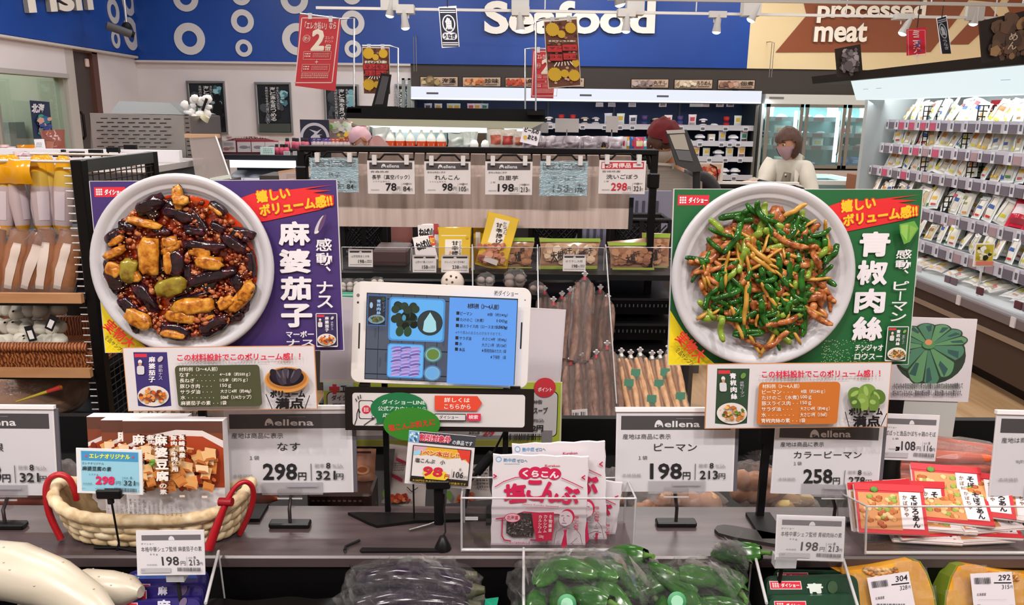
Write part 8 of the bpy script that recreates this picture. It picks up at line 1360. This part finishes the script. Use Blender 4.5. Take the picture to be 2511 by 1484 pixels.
def kombu(tl,tr,bl,Y,lab,full,lean=5):
    b = Board(tl,tr,bl,Y,lean=lean,base=None,eps=.00009);(o_,e1,e2,D) = b.aff;P_ = lambda u,v:(o_[0] + e1[0] * u + e2[0] * v,o_[1] + e1[1] * u + e2[1] * v);ag = math.degrees(math.atan2(e1[1],e1[0]));WD_,HT_ = math.hypot(*e1),math.hypot(*e2);K = '#c2184a'
    E_ = [b.L(*P_(.004 * math.sin(k * 2.1),k / 14)) for k in range(15)] + [b.L(*P_(k / 12,1 + .006 * math.sin(k * 2.3))) for k in range(13)] + [b.L(*P_(1 + .005 * math.sin(k * 1.7),1 - k / 14)) for k in range(15)] + [b.L(*P_(1 - k / 12,.006 * math.sin(k * 1.9))) for k in range(13)]
    b.mb.prism(E_,-.006,0,'#d6cfd4/s')
    def t(s,u0,v0,u1,v1,c,bo=0.,an=0.):a = P_((u0 + u1) / 2,(v0 + v1) / 2);w,h = WD_ * (u1 - u0),HT_ * (v1 - v0);b.t(s,a[0] - w / 2,a[1] - h / 2,a[0] + w / 2,a[1] + h / 2,c,bo,an + ag)
    e = lambda u,v,ru,rv,c,an=0:b.e(P_(u,v)[0],P_(u,v)[1],WD_ * ru,HT_ * rv,c,ang=an + ag);l = lambda pts,w,c=K:b.l([P_(*p) for p in pts],w,c)
    e(.06,.045,.032,.03,'#6aa4cc');e(.06,.045,.022,.02,'#d6cfd4');t('熱中症',.11,.03,.24,.07,'#5a98c4',.02);t('ゼロへ',.25,.035,.36,.07,'#5a86a4',.02);b.lines(*P_(.12,.085),*P_(.28,.092),1,'#8ab0c8');t('Kurakon',.545,.085,.7,.11,K,.01)
    for k,s in enumerate('くらこん'):e(.345 + .1 * k,.185 - .012 * (k in (1,2)),.072,.062,K)
    t('くらこん',.31,.15,.695,.225,'#ead8de',.06,2);t('塩',.12,.29,.36,.5,K,.05,-6);t('こ',.36,.25,.53,.47,K,.05);t('ん',.5,.26,.7,.49,K,.05);t('ぶ',.68,.31,.92,.5,K,.05,4);l([(.03,.33),(.12,.27),(.24,.225),(.3,.22)],2);l([(.72,.22),(.84,.27),(.95,.32)],2);l([(.012,.2),(.04,.215),(.012,.235)],3);l([(.965,.19),(.935,.21),(.965,.23)],3)
    t('Savory Kombu Seaweed',.32,.505,.7,.53,K,0,3);b.lines(*P_(.36,.545),*P_(.66,.553),1,'#d08aa0');l([(.05,.67),(.16,.655),(.34,.59),(.7,.61),(.78,.64)],3);l([(.115,.67),(.115,.85),(.14,.895),(.21,.905)],3);l([(.42,.89),(.5,.89)],3)
    b.p([P_(.16,.66),P_(.3,.6),P_(.42,.6),P_(.45,.7),P_(.44,.85),P_(.22,.86),P_(.16,.82)],'#3a3230');q = random.Random(3)
    for k in range(70):u,v = .18 + .24 * q.random(),.64 + .2 * q.random();e(u,v,.016,.005,['#5a504c','#241e1c','#6d625e','#857a74'][k % 4],q.random() * 180)
    e(.22,.635,.085,.05,K);e(.22,.635,.078,.044,'#dcb0bc');t('北海道',.16,.61,.28,.655,K,.02);b.p([P_(.42,.575),P_(.65,.565),P_(.66,.7),P_(.64,.87),P_(.48,.885),P_(.44,.72)],'#c01c44')
    for k,s in enumerate(('食物繊維','カルシウム','カルシウム')):a = P_(.6 - .055 * k,.59);c = P_(.635 - .055 * k,.78);b.tv(s,a[0],a[1],c[0],c[1],'#ecd4da',.02)
    t('120㎎',.5,.8,.55,.84,'#ecd4da');t('とっておきのおいしさ',.2,.875,.41,.9,K,.03);e(.79,.6,.075,.085,K);e(.775,.615,.072,.08,'#d4c6cc');l([(.705,.6),(.7,.64),(.715,.69),(.76,.71),(.82,.68)],1.2,'#7a4a58');l([(.725,.59),(.75,.585)],1.5,'#7a4a58');l([(.785,.585),(.81,.59)],1.5,'#7a4a58');l([(.755,.6),(.75,.64),(.765,.645)],1,'#7a4a58');l([(.735,.665),(.78,.665)],1.3,'#7a4a58')
    l([(.68,.76),(.65,.95)],1.2,'#7a4a58');l([(.68,.76),(.75,.71),(.82,.72)],1.2,'#7a4a58');l([(.86,.7),(.93,.78),(.96,.9)],1.2,'#7a4a58');l([(.9,.82),(.84,.88),(.94,.93)],1,'#7a4a58');b.p([P_(.755,.735),P_(.79,.73),P_(.785,.78),P_(.8,.9),P_(.76,.95),P_(.735,.9),P_(.762,.78)],K);a,c = P_(.86,.58),P_(.91,.7);b.tv('塩こん部長',a[0],a[1],c[0],c[1] + 8,K,.02);b.lines(*P_(.2,.955),*P_(.3,.965),2,'#8a8488');b.lines(*P_(.38,.965),*P_(.55,.975),1,'#8a8488');t('Tsuchi',.82,.945,.92,.965,'#b07a8a')
    return b.thing('kombu_pack',lab,'food pack','salted kombu packs in the clear box')
kombu((1209,1116),(1444,1121),(1210,1345),ky + .018,'white and crimson kombu pack in front in the clear box',True);kombu((1255,1091),(1484,1083),(1262,1342),ky + .034,'white and crimson kombu pack, second one rising behind the front pack',True);kombu((1305,1162),(1527,1185),(1290,1322),ky + .05,'white and crimson kombu pack, last one tilted to the side',True)
b = Board((1141,1268),(1172,1268),(1141,1276),ky - .0008,base='#b8b4b8',th=.0005);b.r(1143,1270,1170,1274,'#a8a4a8');b.thing('clear_sticker','tiny pale sticker on the front of the kombu box','sticker')
# ---------------------------------------------------------------- clear box of minced chicken sauce packs
sa,sb = atz(2122,1358,ZL + .001),atz(2560,1352,ZL + .001);sy = sa.y;open_box('sauce_pack_box','clear acrylic box of red and white minced chicken sauce packs',sa.x,sb.x,sy,sy + .1,ZL + .0005,at(2300,1240,sy).z,at(2300,1205,sy + .1).z,.008)
def soboro(M_,lab,k):
    b = Board((0,0),(100,0),(0,72),1.0,base=None);o = None;m = MB();w,h,t = .092,.066,.006;m.box(-w / 2,w / 2,-t / 2,t / 2,0,h,'#e0d2cc',None,.002)
    y = -t / 2 - .0003;m.box(-w / 2 + .001,w / 2 - .001,y - .0003,y,.001,h - .001,['#c8242f','#d8d0cc'][k % 2]);m.box(-w / 2 + .004,.012,y - .0007,y - .0003,.006,h - .012,'#c98a52');q = random.Random(k)
    for j in range(40):x,z = -w / 2 + .008 + .046 * q.random(),.01 + (h - .026) * q.random();m.blob(.005,.0004,.0035,['#b8682c','#d8a060','#a8501c','#e0b880','#8aa03a'][j % 5],T(x,y - .0009,z),7,4)
    m.box(.012,w / 2 - .006,y - .001,y - .0003,.008,h - .01,'#e6e0e2');v,f,asp = glyphs('そぼろあん',.03);m.add([(.018 + (1 - bb) * .0,y - .0014,0) for a,bb in v][:0] or [(.0,0,0)] * 0,[],'#ffffff')
    for i,ch in enumerate('そぼろあん'):v,f,asp = glyphs(ch,.04);m.add([(.026 + .009 * a,y - .0014,h - .022 - .0085 * i + .008 * bb) for a,bb in v],f,'#2a2426')
    for i,ch in enumerate('かぼちゃ'):v,f,asp = glyphs(ch,.02);m.add([(.016 + .006 * a,y - .0014,h - .02 - .0075 * i + .006 * bb) for a,bb in v],f,'#6d4a30')
    m.box(-w / 2,w / 2,y - .0012,y - .0003,h - .009,h,'#c8202c');m.blob(.006,.0006,.004,'#4f8a2c',T(-.02,y - .0014,h - .008),8,4)
    return tag(m.obj('sauce_pack',None,M_),lab,'food pack','minced chicken sauce packs')
SP = [((2190,1312,.0),(-5,-34),'standing open-faced in front with its white label towards the viewer'),((2165,1300,.035),(8,-24),'red topped, upright at the side pane'),((2240,1300,.04),(-4,-28),'red topped, half hidden behind the open-faced one'),((2275,1338,.0),(-6,-74),'lying lowest next to the open-faced one'),((2290,1322,.005),(5,-72),'lying second from the bottom at the centre'),((2310,1306,.01),(-9,-70),'lying third from the bottom at the centre'),((2350,1288,.015),(-12,-60),'tilted with a green leaf mark, over the centre pile'),((2415,1338,.0),(5,-76),'lying lowest towards the frame edge'),((2425,1322,.005),(-5,-73),'lying second from the bottom towards the frame edge'),((2440,1306,.01),(8,-70),'lying third from the bottom towards the frame edge'),((2400,1268,.03),(-16,-52),'fanned out, upper middle'),((2470,1276,.03),(-20,-54),'fanned out at the end, by the sloping side'),((2330,1258,.05),(-10,-40),'red topped, at the back of the fan')]
for k,((x,y,dy),(rz,rx),lab) in enumerate(SP):
    p = at(x,y,sy + .02 + dy * .9);p.z = max(p.z,ZL + .006);soboro(T(p.x,p.y,p.z) @ RZ(rz) @ RX(rx) @ SXYZ(1.15,1.15,1.15),'red and white sauce pack ' + lab,k)
# ---------------------------------------------------------------- produce behind the ledge
CAR = texmat('carrot skin',['#c9532c','#dc6a3c'],(1,1,30),sc=3,rough=.3);PKB = clear('pinkish clear bag','#f2e4de',.12,.06,.1,.8,60)
def carrot_bag(px,py,Y,n,lab,rz=0,L=.13):
    p = at(px,py,Y);o = thing('carrot_bag',lab,'vegetable bag',p,'bags of carrots');q = random.Random(px);Mx = T(p) @ RZ(rz)
    for k in range(n):mm = MB();z = .014 + .02 * (k // 2);yy = -.014 + .028 * (k % 2);mm.tube([(-L / 2,yy,z),(-L / 2 + .01,yy,z),(0,yy + q.uniform(-.004,.004),z + .001),(L / 2 - .01,yy,z),(L / 2 + .01,yy,z)],[.008,.0135,.0125,.009,.003],CAR,10,Mx);mm.obj('carrot',o)
    h = .014 + .02 * ((n - 1) // 2) + .015;mm = MB();mm.blob(L / 2 + .012,.034,h * .56,PKB,Mx @ T(0,0,h * .5),22,10,.22,4,px,False,.7);mm.obj('clear_bag',o);return o
for k,(x,y,Y,n,rz,lab) in enumerate(((2330,1142,1.34,4,-14,'topmost carrot bag beside the black pillar tag'),(2290,1180,1.31,5,-4,'wide carrot bag in the middle of the heap'),(2300,1218,1.28,4,2,'lowest carrot bag, just behind the sauce pack box'),(2440,1190,1.33,4,6,'carrot bag beside the price sign at the frame edge'),(62,1244,1.27,4,3,'carrot bag behind the price sign cut by the frame'),(590,1232,1.27,6,0,'carrot bag behind the basket handle'))):
    carrot_bag(x,y,Y,n,lab,rz,.17 if k < 3 else .12)
def round_bag(px,py,Y,w,h,c,n,lab,tuft=True,nm='onion_bag'):
    p = at(px,py,Y);s = w / F * Y * 1.1;hh = h / F * Y * 1.05;o = thing(nm,lab,'vegetable bag',p,None);q = random.Random(px + 1)
    for k in range(n):r_ = s * .22;mm = MB();mm.blob(r_,r_ * .9,r_ * .92,c,T(p.x + (k % 3 - 1) * s * .3 + q.uniform(-.004,.004),p.y + q.uniform(-.015,.015),p.z + r_ + (k // 3) * r_ * 1.55),12,8,.08,2,k);mm.obj('vegetable',o)
    mm = MB();mm.blob(s * .58,s * .45,hh * .52,PKB,T(p.x,p.y,p.z + hh * .5),24,14,.2,3.5,px,False,.85);mm.obj('clear_bag',o)
    if tuft:
        mm = MB();tz = p.z + hh * 1.0
        for k in range(9):a = R(-60 + 15 * k);mm.add([(p.x,p.y,tz),(p.x + .03 * math.sin(a) - .004,p.y - .004,tz + .03 * math.cos(a)),(p.x + .03 * math.sin(a) + .005,p.y - .006 - .004 * (k % 2),tz + .031 * math.cos(a))],[(0,1,2)],BAG)
        mm.tube([(p.x,p.y,tz - .008),(p.x,p.y,tz + .002)],.007,PKB,8);mm.obj('tied_top',o)
    return o
OC = texmat('onion skin',['#c9956c','#dab088'],(3,3,.6),sc=6,rough=.35)
round_bag(1845,1232,1.3,118,105,OC,6,'tied clear bag of onions between the two price signs');round_bag(1690,1262,1.27,150,66,OC,3,'low bag of onions under the ピーマン sign',False);round_bag(1500,1250,1.33,60,110,OC,6,'narrow bag of onions beside the kombu packs',False);round_bag(1590,1262,1.29,90,60,OC,3,'low bag of onions at the foot of the ピーマン sign',False);round_bag(1945,1262,1.27,110,48,'#d0b878',3,'low bag of pale potatoes behind the カラーピーマン sign',False,'potato_bag');round_bag(172,1250,1.3,70,130,'#c8907a',6,'bag of pinkish bulbs behind the blue price tag',False)
def rear_pouch(tl,tr,bl,Y,base,draw,lab,lean=10):return printed(tl,tr,bl,Y,base,draw,'seasoning_pouch',lab,'pouch','seasoning pouches behind the ledge',lean,.018)
rear_pouch((862,1104),(920,1104),(862,1240),1.29,'#c08a70/g',lambda b:(b.r(864,1107,910,1112,'#4a2420'),b.e(888,1152,18,12,'#d8a078'),b.e(888,1152,12,7,'#a85a34'),b.e(890,1192,12,10,'#8d9aa4')),'pinkish brown seasoning pouch beside the なす sign');rear_pouch((952,1092),(1060,1106),(950,1240),1.28,'#cfc2bc/s',lambda b:(b.p([(975,1122),(1002,1134),(1002,1142),(975,1130)],'#b8204a'),b.p([(965,1160),(996,1176),(996,1184),(963,1168)],'#b8204a'),b.lines(968,1136,998,1158,4,'#7a7274'),b.blots(966,1208,1026,1236,['#a8341c','#c0502c','#8d2414','#d87a50'],26,4,9),b.e(957,1210,5,9,'#6a9a3a'),b.l([(1010,1195),(1022,1206),(1036,1196)],2,'#2a2a34'),b.r(953,1100,970,1200,'#5a5254')),'white seasoning pouch with crimson bands and a sausage picture');rear_pouch((1086,1150),(1200,1140),(1086,1240),1.29,'#c4bab4/s',lambda b:(b.blots(1104,1206,1160,1238,['#a8442c','#c0603c','#8d3018'],20,4,9),b.e(1096,1215,7,12,'#6a8a3a'),b.lines(1165,1150,1195,1200,6,'#6a6264')),'white seasoning pouch behind the kombu box corner')
m = MB();a,c = at(757,1238,1.26),at(912,1206,1.26);m.box(a.x,c.x,1.25,1.33,.87,c.z,'#33201c/s',None,.004);q = random.Random(2)
for k in range(10):m.box(a.x + .008 + k * .009,a.x + .013 + k * .009,1.2494,1.25,c.z - .014,c.z - .011,'#6d5a50')
tag(m.obj('dark_brown_carton'),'dark brown carton peeking under the なす sign','carton')
for px,py,dx in ((300,1236,0),(700,1232,0)):
    pass
rk2 = crate(Vector((at(268,1040,2.5).x,2.56,at(268,1075,2.46).z)),.12,.2,.13,'#12241c','dark green folding crate beside the black rack',None);m = MB();p = at(272,945,2.47);m.add([(p.x - .05,2.49,p.z - .015),(p.x + .04,2.49,p.z - .015),(p.x + .04,2.6,p.z + .012),(p.x - .0,2.58,p.z + .022)],[(0,1,2,3)],'#2f8a68');m.add([(p.x - .05,2.492,p.z - .016),(p.x + .04,2.492,p.z - .016),(p.x + .04,2.602,p.z + .011),(p.x - .0,2.582,p.z + .021)],[(3,2,1,0)],'#2f8a68');m.box(p.x - .05,p.x + .045,2.49,2.62,p.z - .03,p.z - .016,'#1d5a44');tag(m.obj('green_liner'),'teal green paper liner folded over the dark green crate','liner')
m = MB();c = at(268,1075,2.46);m.box(c.x - .1,c.x + .1,2.46,2.68,0,c.z - .001,'#151416');tag(m.obj('crate_pedestal'),'black pedestal under the dark green crate','pedestal')
# ---------------------------------------------------------------- produce heaped in the front bin
BZ = .86;DAI = texmat('white radish skin',['#b5ab98','#c2b8a6','#cac1b0'],(1,1,6),sc=5,rough=.3)
def radish(P,r,lab):
    m = MB();m.tube(P,r,DAI,20);q = random.Random(len(lab))
    for k in range(14):
        i = q.randrange(len(P) - 1);t = q.random();c = Vector(P[i]).lerp(Vector(P[i + 1]),t);rr = r[i] + (r[i + 1] - r[i]) * t;a = q.uniform(.4,2.7);d = (Vector(P[i + 1]) - Vector(P[i])).normalized();s1 = d.cross(Vector((0,0,1))).normalized();s2 = s1.cross(d);p = c + (s1 * math.cos(a) + s2 * math.sin(a)) * rr;m.blob(.0018,.001,.0009,'#bcae98',T(p),6,4)
    return tag(m.obj('white_radish'),lab,'radish','white radishes')
P = [at(-170,1395,.96),at(-60,1393,.96),at(40,1402,.955),at(130,1432,.94),at(215,1480,.92),at(275,1530,.9),at(300,1560,.89)]
radish([(p.x,p.y,p.z - .0) for p in P],[.034,.038,.038,.033,.026,.014,.004],'big white radish at the lower corner before the straw basket')
P = [at(60,1500,.985),at(140,1452,.99),at(210,1436,.99),at(270,1437,.99),at(318,1440,.985),at(345,1444,.98)];radish([(p.x,p.y,p.z - .005) for p in P],[.018,.026,.027,.025,.02,.008],'second white radish lying behind the big one')
def sauce_pouch(tl,tr,bl,Y,c,lab,grp,draw,lean=24):
    b = Board(tl,tr,bl,Y,lean=lean,base=None);pts = rloc(b.w,b.h,.012);b.mb.prism(pts,-.012,0,c + '/s');b.mb.prism([(x * 1.0,y) for x,y in rloc(b.w * .97,b.h * .97,.011)],0,.0006,c + '/g');b.z = .0007;draw(b);return b.thing('sauce_pouch',lab,'pouch',grp)
def dp(x0,y0,x1,y1,big=None):
    def f(b):
        b.r(x0 - 2,y0 - 2,x1 + 2,y1 + 2,'#e0c4cc');LOGO(b,x0,y0,x1,y1)
        if big:big(b)
    return f
bl1 = lambda b:(b.t('麻',388,1437,412,1460,'#d0cede',.05),b.e(452,1448,7,14,'#5a4a6a',ang=30))
sauce_pouch((312,1400),(508,1402),(300,1500),1.0,'#2a2466','purple sauce pouch at the back, below the white 198 yen tag','purple sauce pouches',lambda b:(b.p([(330,1408),(480,1404),(484,1418),(335,1420)],'#3a5aa8'),dp(306,1434,366,1452)(b)));sauce_pouch((270,1442),(500,1436),(262,1560),.975,'#2c226a','purple sauce pouch in the middle with a full red maker label','purple sauce pouches',dp(279,1449,358,1472,bl1));sauce_pouch((250,1476),(492,1468),(240,1600),.95,'#2c226a','purple sauce pouch in front, cut by the lower frame','purple sauce pouches',dp(256,1480,336,1504,lambda b:(b.t('麻',385,1470,420,1500,'#d0cede',.05),b.e(450,1478,8,14,'#6a5a7a',ang=30))))
gl1 = lambda b:(b.t('青',1972,1430,2012,1456,'#d4dcd6',.06),b.e(2035,1440,12,16,'#2f4a2c',ang=20))
sauce_pouch((1902,1398),(2072,1402),(1890,1500),1.0,'#12301f','green sauce pouch at the back, below the white 198 yen tag','green sauce pouches',dp(1906,1406,1978,1420));sauce_pouch((1878,1416),(2102,1410),(1868,1540),.975,'#123522','green sauce pouch in the middle with a full red maker label','green sauce pouches',dp(1886,1427,1959,1444,gl1));sauce_pouch((1884,1464),(2104,1458),(1880,1600),.95,'#14402a','green sauce pouch in front, cut by the lower frame','green sauce pouches',dp(1898,1476,1972,1494))
EGG = texmat('aubergine skin',['#120a16','#1f1224','#2a1a30'],sc=8,rough=.14)
PEP = texmat('green pepper skin',['#163c10','#285a1a','#3f7626'],sc=10,rough=.16)
CREASE = clear('bag creases','#f4f4f4',.3,.04,.09);WRP = clear('wrinkled bag film','#f9f9f8',.025,.008,.06,.5,45,'#ffffff',.09)
def wrinkle_bag(o,c,rx,ry,rz,s,tips=()):
    m = MB();m.blob(rx,ry,rz,WRP,T(c),44,26,.2,5,s,False,.8)
    for t in tips:t = Vector(t);d = (t - Vector(c));m.add([Vector(c) + d * .62 + Vector((-.02,0,-.012)),Vector(c) + d * .62 + Vector((.01,.0,.02)),t,Vector(c) + d * .8 + Vector((0,-.01,.008))],[(0,3,2),(3,1,2),(0,1,3)],WRP)
    q = random.Random(s)
    for k in range(70):                                                 # creases standing proud of the film
        a,b_ = q.random() * 6.283,q.uniform(.15,1.35);n = Vector((math.cos(a) * math.cos(b_),math.sin(a) * math.cos(b_),math.sin(b_)));p = Vector(c) + Vector((n.x * rx,n.y * ry,n.z * rz)) * .99;t1 = n.cross(Vector((q.random(),q.random(),q.random()))).normalized();L = .01 + .02 * q.random();e = n * (.003 + .004 * q.random());m.add([p - t1 * L,p + e + t1 * L * q.uniform(-.4,.4),p + t1 * L,p - e * .8],[(0,1,2),(0,2,3)],CREASE)
    return m.obj('clear_bag',o)
p = at(1010,1462,.955);o = thing('aubergine_bag','clear wrinkled bag of dark aubergines in the front bin','vegetable bag',p);q = random.Random(6)
for k,(dx,dy,dz,an) in enumerate(((0,-.03,.004,4),(.005,0,.018,-6),(-.006,.028,.008,8),(.0,-.05,-.03,-3),(.004,.04,-.03,5),(-.004,-.01,-.03,2))):
    m = MB();Mx = T(p.x + dx,p.y + dy,p.z + dz) @ RZ(an) @ SXYZ(1.12,1.2,1.15);m.tube([Mx @ Vector(v) for v in ((.07,0,-.004),(.055,0,0),(.02,0,.004),(-.02,0,.004),(-.055,0,-.002),(-.075,0,-.01))],[.009,.015,.018,.021,.02,.007],EGG,14);m.tube([Mx @ Vector((.064,0,-.004)),Mx @ Vector((.085,0,-.002))],[.012,.005],'#3a3a22',8);m.obj('aubergine',o)
wrinkle_bag(o,(p.x,p.y,p.z - .01),.098,.07,.052,3,((p.x + .098,p.y,p.z - .012),))
m = MB();c = at(1208,1484,.94);m.add([(c.x - .012,c.y,c.z - .01),(c.x + .004,c.y,c.z - .012),(c.x + .008,c.y + .004,c.z + .008),(c.x - .002,c.y + .003,c.z + .002),(c.x - .01,c.y + .003,c.z + .006)],[(0,1,2,3,4)],'#1f9a78/s');m.add([(c.x - .012,c.y + .002,c.z - .01),(c.x + .004,c.y + .002,c.z - .012),(c.x + .008,c.y + .006,c.z + .008),(c.x - .01,c.y + .005,c.z + .006)],[(3,2,1,0)],'#1f9a78/s');m.obj('green_seal',o)
def pepper(m,M_,s=1.):
    def fn(u,v):
        a = 2 * math.pi * u;r = .019 * (math.sin(math.pi * (.1 + .86 * v)) ** .55) * (1 + .13 * math.cos(4 * a + .6)) * (1 - .28 * v) * (.55 if v > .985 else 1);return (r * math.cos(a) * s,r * math.sin(a) * s,(-.036 + .075 * v) * s)
    m.surf(20,14,fn,PEP,M_,True,True);m.tube([M_ @ Vector((0,0,-.034 * s)),M_ @ Vector((.002,0,-.044 * s)),M_ @ Vector((.005,0,-.051 * s))],[.005 * s,.003 * s,.0035 * s],'#4f7a2a',8);return m
def pepper_bag(px,py,Y,n,rx,ry,rz,s,lab,tips=(),seal=None):
    p = at(px,py,Y);o = thing('green_pepper_bag',lab,'vegetable bag',p,None);q = random.Random(s)
    for k in range(n):
        t = k / max(1,n - 1);x = p.x + (t - .5) * rx * 1.35;zz = p.z + rz * .2 * (1 - (2 * t - 1) ** 2) + (.012 if k % 2 else -.004);yy = p.y + (-.022 if k % 2 == 0 else .018);mm = MB();pepper(mm,T(x,yy,zz) @ RZ(q.uniform(0,360)) @ RX(q.uniform(60,115)),.98);mm.obj('green_pepper',o)
    wrinkle_bag(o,(p.x,p.y,p.z),rx,ry,rz,s,[(p.x + a,p.y + b_,p.z + c_) for a,b_,c_ in tips])
    if seal:c = at(*seal,Y - ry * .9);mm = MB();mm.lathe([(0,.0008),(.012,.0008),(.0125,0)],'#3f8a5a',16,T(c) @ RX(70));mm.lathe([(.0,.001),(.008,.001)],'#9ad0b0',12,T(c) @ RX(70));mm.obj('round_seal',o)
    return o
pepper_bag(1425,1452,.965,8,.098,.07,.05,11,'larger clear bag of green peppers beside the clear divider',((.1,.02,.045),(-.07,.03,.05)),(1390,1481));pepper_bag(1705,1470,.955,6,.07,.06,.047,12,'smaller clear bag of green peppers, next to the larger one',((-.05,0,.04),),(1660,1475));pepper_bag(1787,1392,1.015,2,.024,.03,.036,13,'single green pepper in a pointed clear bag by the ledge',((.012,0,.06),));pepper_bag(1535,1408,1.0,3,.05,.04,.026,14,'flat clear bag of green peppers behind the larger bag',((.058,.0,.026),))
PUM = texmat('pumpkin flesh',['#cf8a1c','#dc9c2a','#e4ac40'],sc=18,rough=.3,bump=.12);RIND = '#7a8a2c/s'
def pumpkin(tl,br,Y,lab,big,small,flip):
    (x0,y0),(x1,y1) = tl,br;o = thing('pumpkin_piece',lab,'pumpkin',at((x0 + x1) / 2,y1,Y));b = Board((x0,y0),(x1,y0 + 2),(x0,y1),Y,lean=20,base=None);fx = lambda u:(x0 + (x1 - x0) * (u if not flip else 1 - u));yy = lambda v:y0 + (y1 - y0) * v
    pts = [(0,.17),(.2,.16),(.42,.11),(.6,.05),(.78,.0),(.85,.02),(.92,.2),(.98,.5),(1,.75),(.97,1.0),(.1,1.0),(.2,.6)];q = [b.L(fx(u),yy(v)) for u,v in pts];b.mb.prism(q,-.05,-.002,PUM);q2 = [b.L(fx(.5 + (u - .5) * .985),yy(.5 + (v - .5) * .985)) for u,v in pts];b.mb.prism(q2,-.002,0,PUM);b.obj('flesh',o)
    m = MB();E_ = [b.M @ Vector(b.L(fx(u),yy(v)) + (-.024,)) for u,v in pts[4:10]];m.tube(E_,[.006,.016,.023,.026,.026,.022],RIND,12,None,True,1.0) if False else m.add([b.M @ Vector(b.L(fx(u + (.012 if k else 0)),yy(v)) + (z,)) for z in (-.05,-.0005) for k in (0,1) for u,v in pts[4:10]],[(6 * a + i,6 * a + i + 1,6 * c + i + 1,6 * c + i) for a,c in ((0,1),(1,3),(3,2),(2,0)) for i in range(5)],RIND);m.obj('rind',o)
    m = MB();qq = random.Random(x0)
    for k in range(46):u,v = .28 + .34 * qq.random(),.13 + .13 * qq.random();c = b.M @ Vector(b.L(fx(u),yy(v)) + (.001,));m.blob(.004,.003,.003,['#b8701c','#c98a34','#8d5a1c','#d8b070'][k % 4],T(c),7,5,.3,3,k)
    m.obj('seed_fibre',o);mm = MB();qc = [b.M @ Vector(b.L(fx(u),yy(v)) + (.0035 + .0015 * noise.noise(Vector((u * 6,v * 6,x0))),)) for u,v in [(i / 12,j / 10) for j in range(11) for i in range(13)]]
    P_ = [(u,v) for u,v in pts]
    def inside(u,v):
        c = False;j = len(P_) - 1
        for i in range(len(P_)):
            if (P_[i][1] > v) != (P_[j][1] > v) and u < (P_[j][0] - P_[i][0]) * (v - P_[i][1]) / (P_[j][1] - P_[i][1]) + P_[i][0]:c = not c
            j = i
        return c
    mm.add(qc,[(j * 13 + i,j * 13 + i + 1,(j + 1) * 13 + i + 1,(j + 1) * 13 + i) for j in range(10) for i in range(12) if inside((i + .5) / 12,(j + .5) / 10)],FILM,None,True);mm.obj('cling_film',o)
    lx0,ly0 = (x0 + (x1 - x0) * .31,y0 + (y1 - y0) * .28) if not flip else (x0 + (x1 - x0) * .27,y0 + (y1 - y0) * .15);ang = -9 if not flip else -3;lb = Board((lx0,ly0),(lx0 + 102,ly0 + 102 * math.tan(R(ang))),(lx0 + (32 if not flip else 18),ly0 + 104),Y - .006,lean=20,base='#d8d0d6',th=.0004)
    sk = 32 if not flip else 18;(o_,e1,e2,D) = lb.aff;P = lambda u,v:(o_[0] + e1[0] * u + e2[0] * v,o_[1] + e1[1] * u + e2[1] * v)
    def t(s_,u0,v0,u1,v1,c='#2a2830',bo=0.):a = P((u0 + u1) / 2,(v0 + v1) / 2);w,h = 102 * (u1 - u0),104 * (v1 - v0);lb.t(s_,a[0] - w / 2,a[1] - h / 2,a[0] + w / 2,a[1] + h / 2,c,bo,ang)
    t(big,.66,.06,.95,.2,'#2a2830',.02);t(small,.72,.3,.9,.4);lb.l([P(.55,.24),P(.95,.26)],3,'#2a2830');t('北海道産',.1,.46,.32,.53);t('保存',.08,.72,.16,.77);lb.frame(*P(.84,.78),*P(.92,.88),1,'#5a5860');t('円',.92,.32,.97,.39)
    for k in range(18):lb.l([P(.08 + .021 * k,.1),P(.08 + .021 * k,.24)],.8 + .9 * hash01(k),'#3a3840')
    for v in (.6,.82,.88,.94):lb.lines(*P(.1,v),*P(.78,v + .03),1,'#6a6870',int(v * 50))
    lb.obj('price_label',o);return o
pumpkin((2052,1374),(2290,1530),1.0,'wrapped pumpkin piece with a 304 yen label','304','328',False);pumpkin((2312,1384),(2560,1540),1.0,'wrapped pumpkin piece with a 292 yen label at the frame corner','292','315',True)
def fdiv(P,lab):m = MB();m.add(P,[tuple(range(len(P)))],ACRYL);m.tube(P[:2],.0022,EDGE,6);m.tube(P[1:3],.0014,EDGE,6);tag(m.obj('clear_divider'),lab,'divider','clear dividers in the front bin')
p = at(536,1352,1.045);q_ = at(504,1480,.9);fdiv([(q_.x,q_.y,q_.z),(p.x,p.y,p.z),(p.x + .004,1.045,.87),(q_.x,.9,.87)],'sloping clear divider beside the purple sauce pouches')
p = at(1284,1345,1.045);q_ = at(1284,1500,.9);fdiv([(q_.x,q_.y,q_.z),(p.x,p.y,p.z),(p.x,1.045,.87),(q_.x,.9,.87)],'upright clear divider between the aubergines and the peppers');p = at(1846,1340,1.045);q_ = at(1880,1480,.9);fdiv([(q_.x,q_.y,q_.z),(p.x,p.y,p.z),(p.x,1.045,.87),(q_.x,.9,.87)],'sloping clear divider between the peppers and the green pouches');p = at(2068,1372,1.045);q_ = at(2104,1490,.9);fdiv([(q_.x,q_.y,q_.z),(p.x,p.y,p.z),(p.x,1.045,.87),(q_.x,.9,.87)],'sloping clear divider between the green pouches and the pumpkin')
m = MB();m.surf(30,12,lambda u,v:(-.45 + .42 * u,.86 + .17 * v,.868 + .012 * noise.noise(Vector((u * 7,v * 3,1))) + .035 * v),'#0a0a0b/g');tag(m.obj('black_liner_sheet'),'crumpled black plastic liner in the empty part of the front bin','liner')
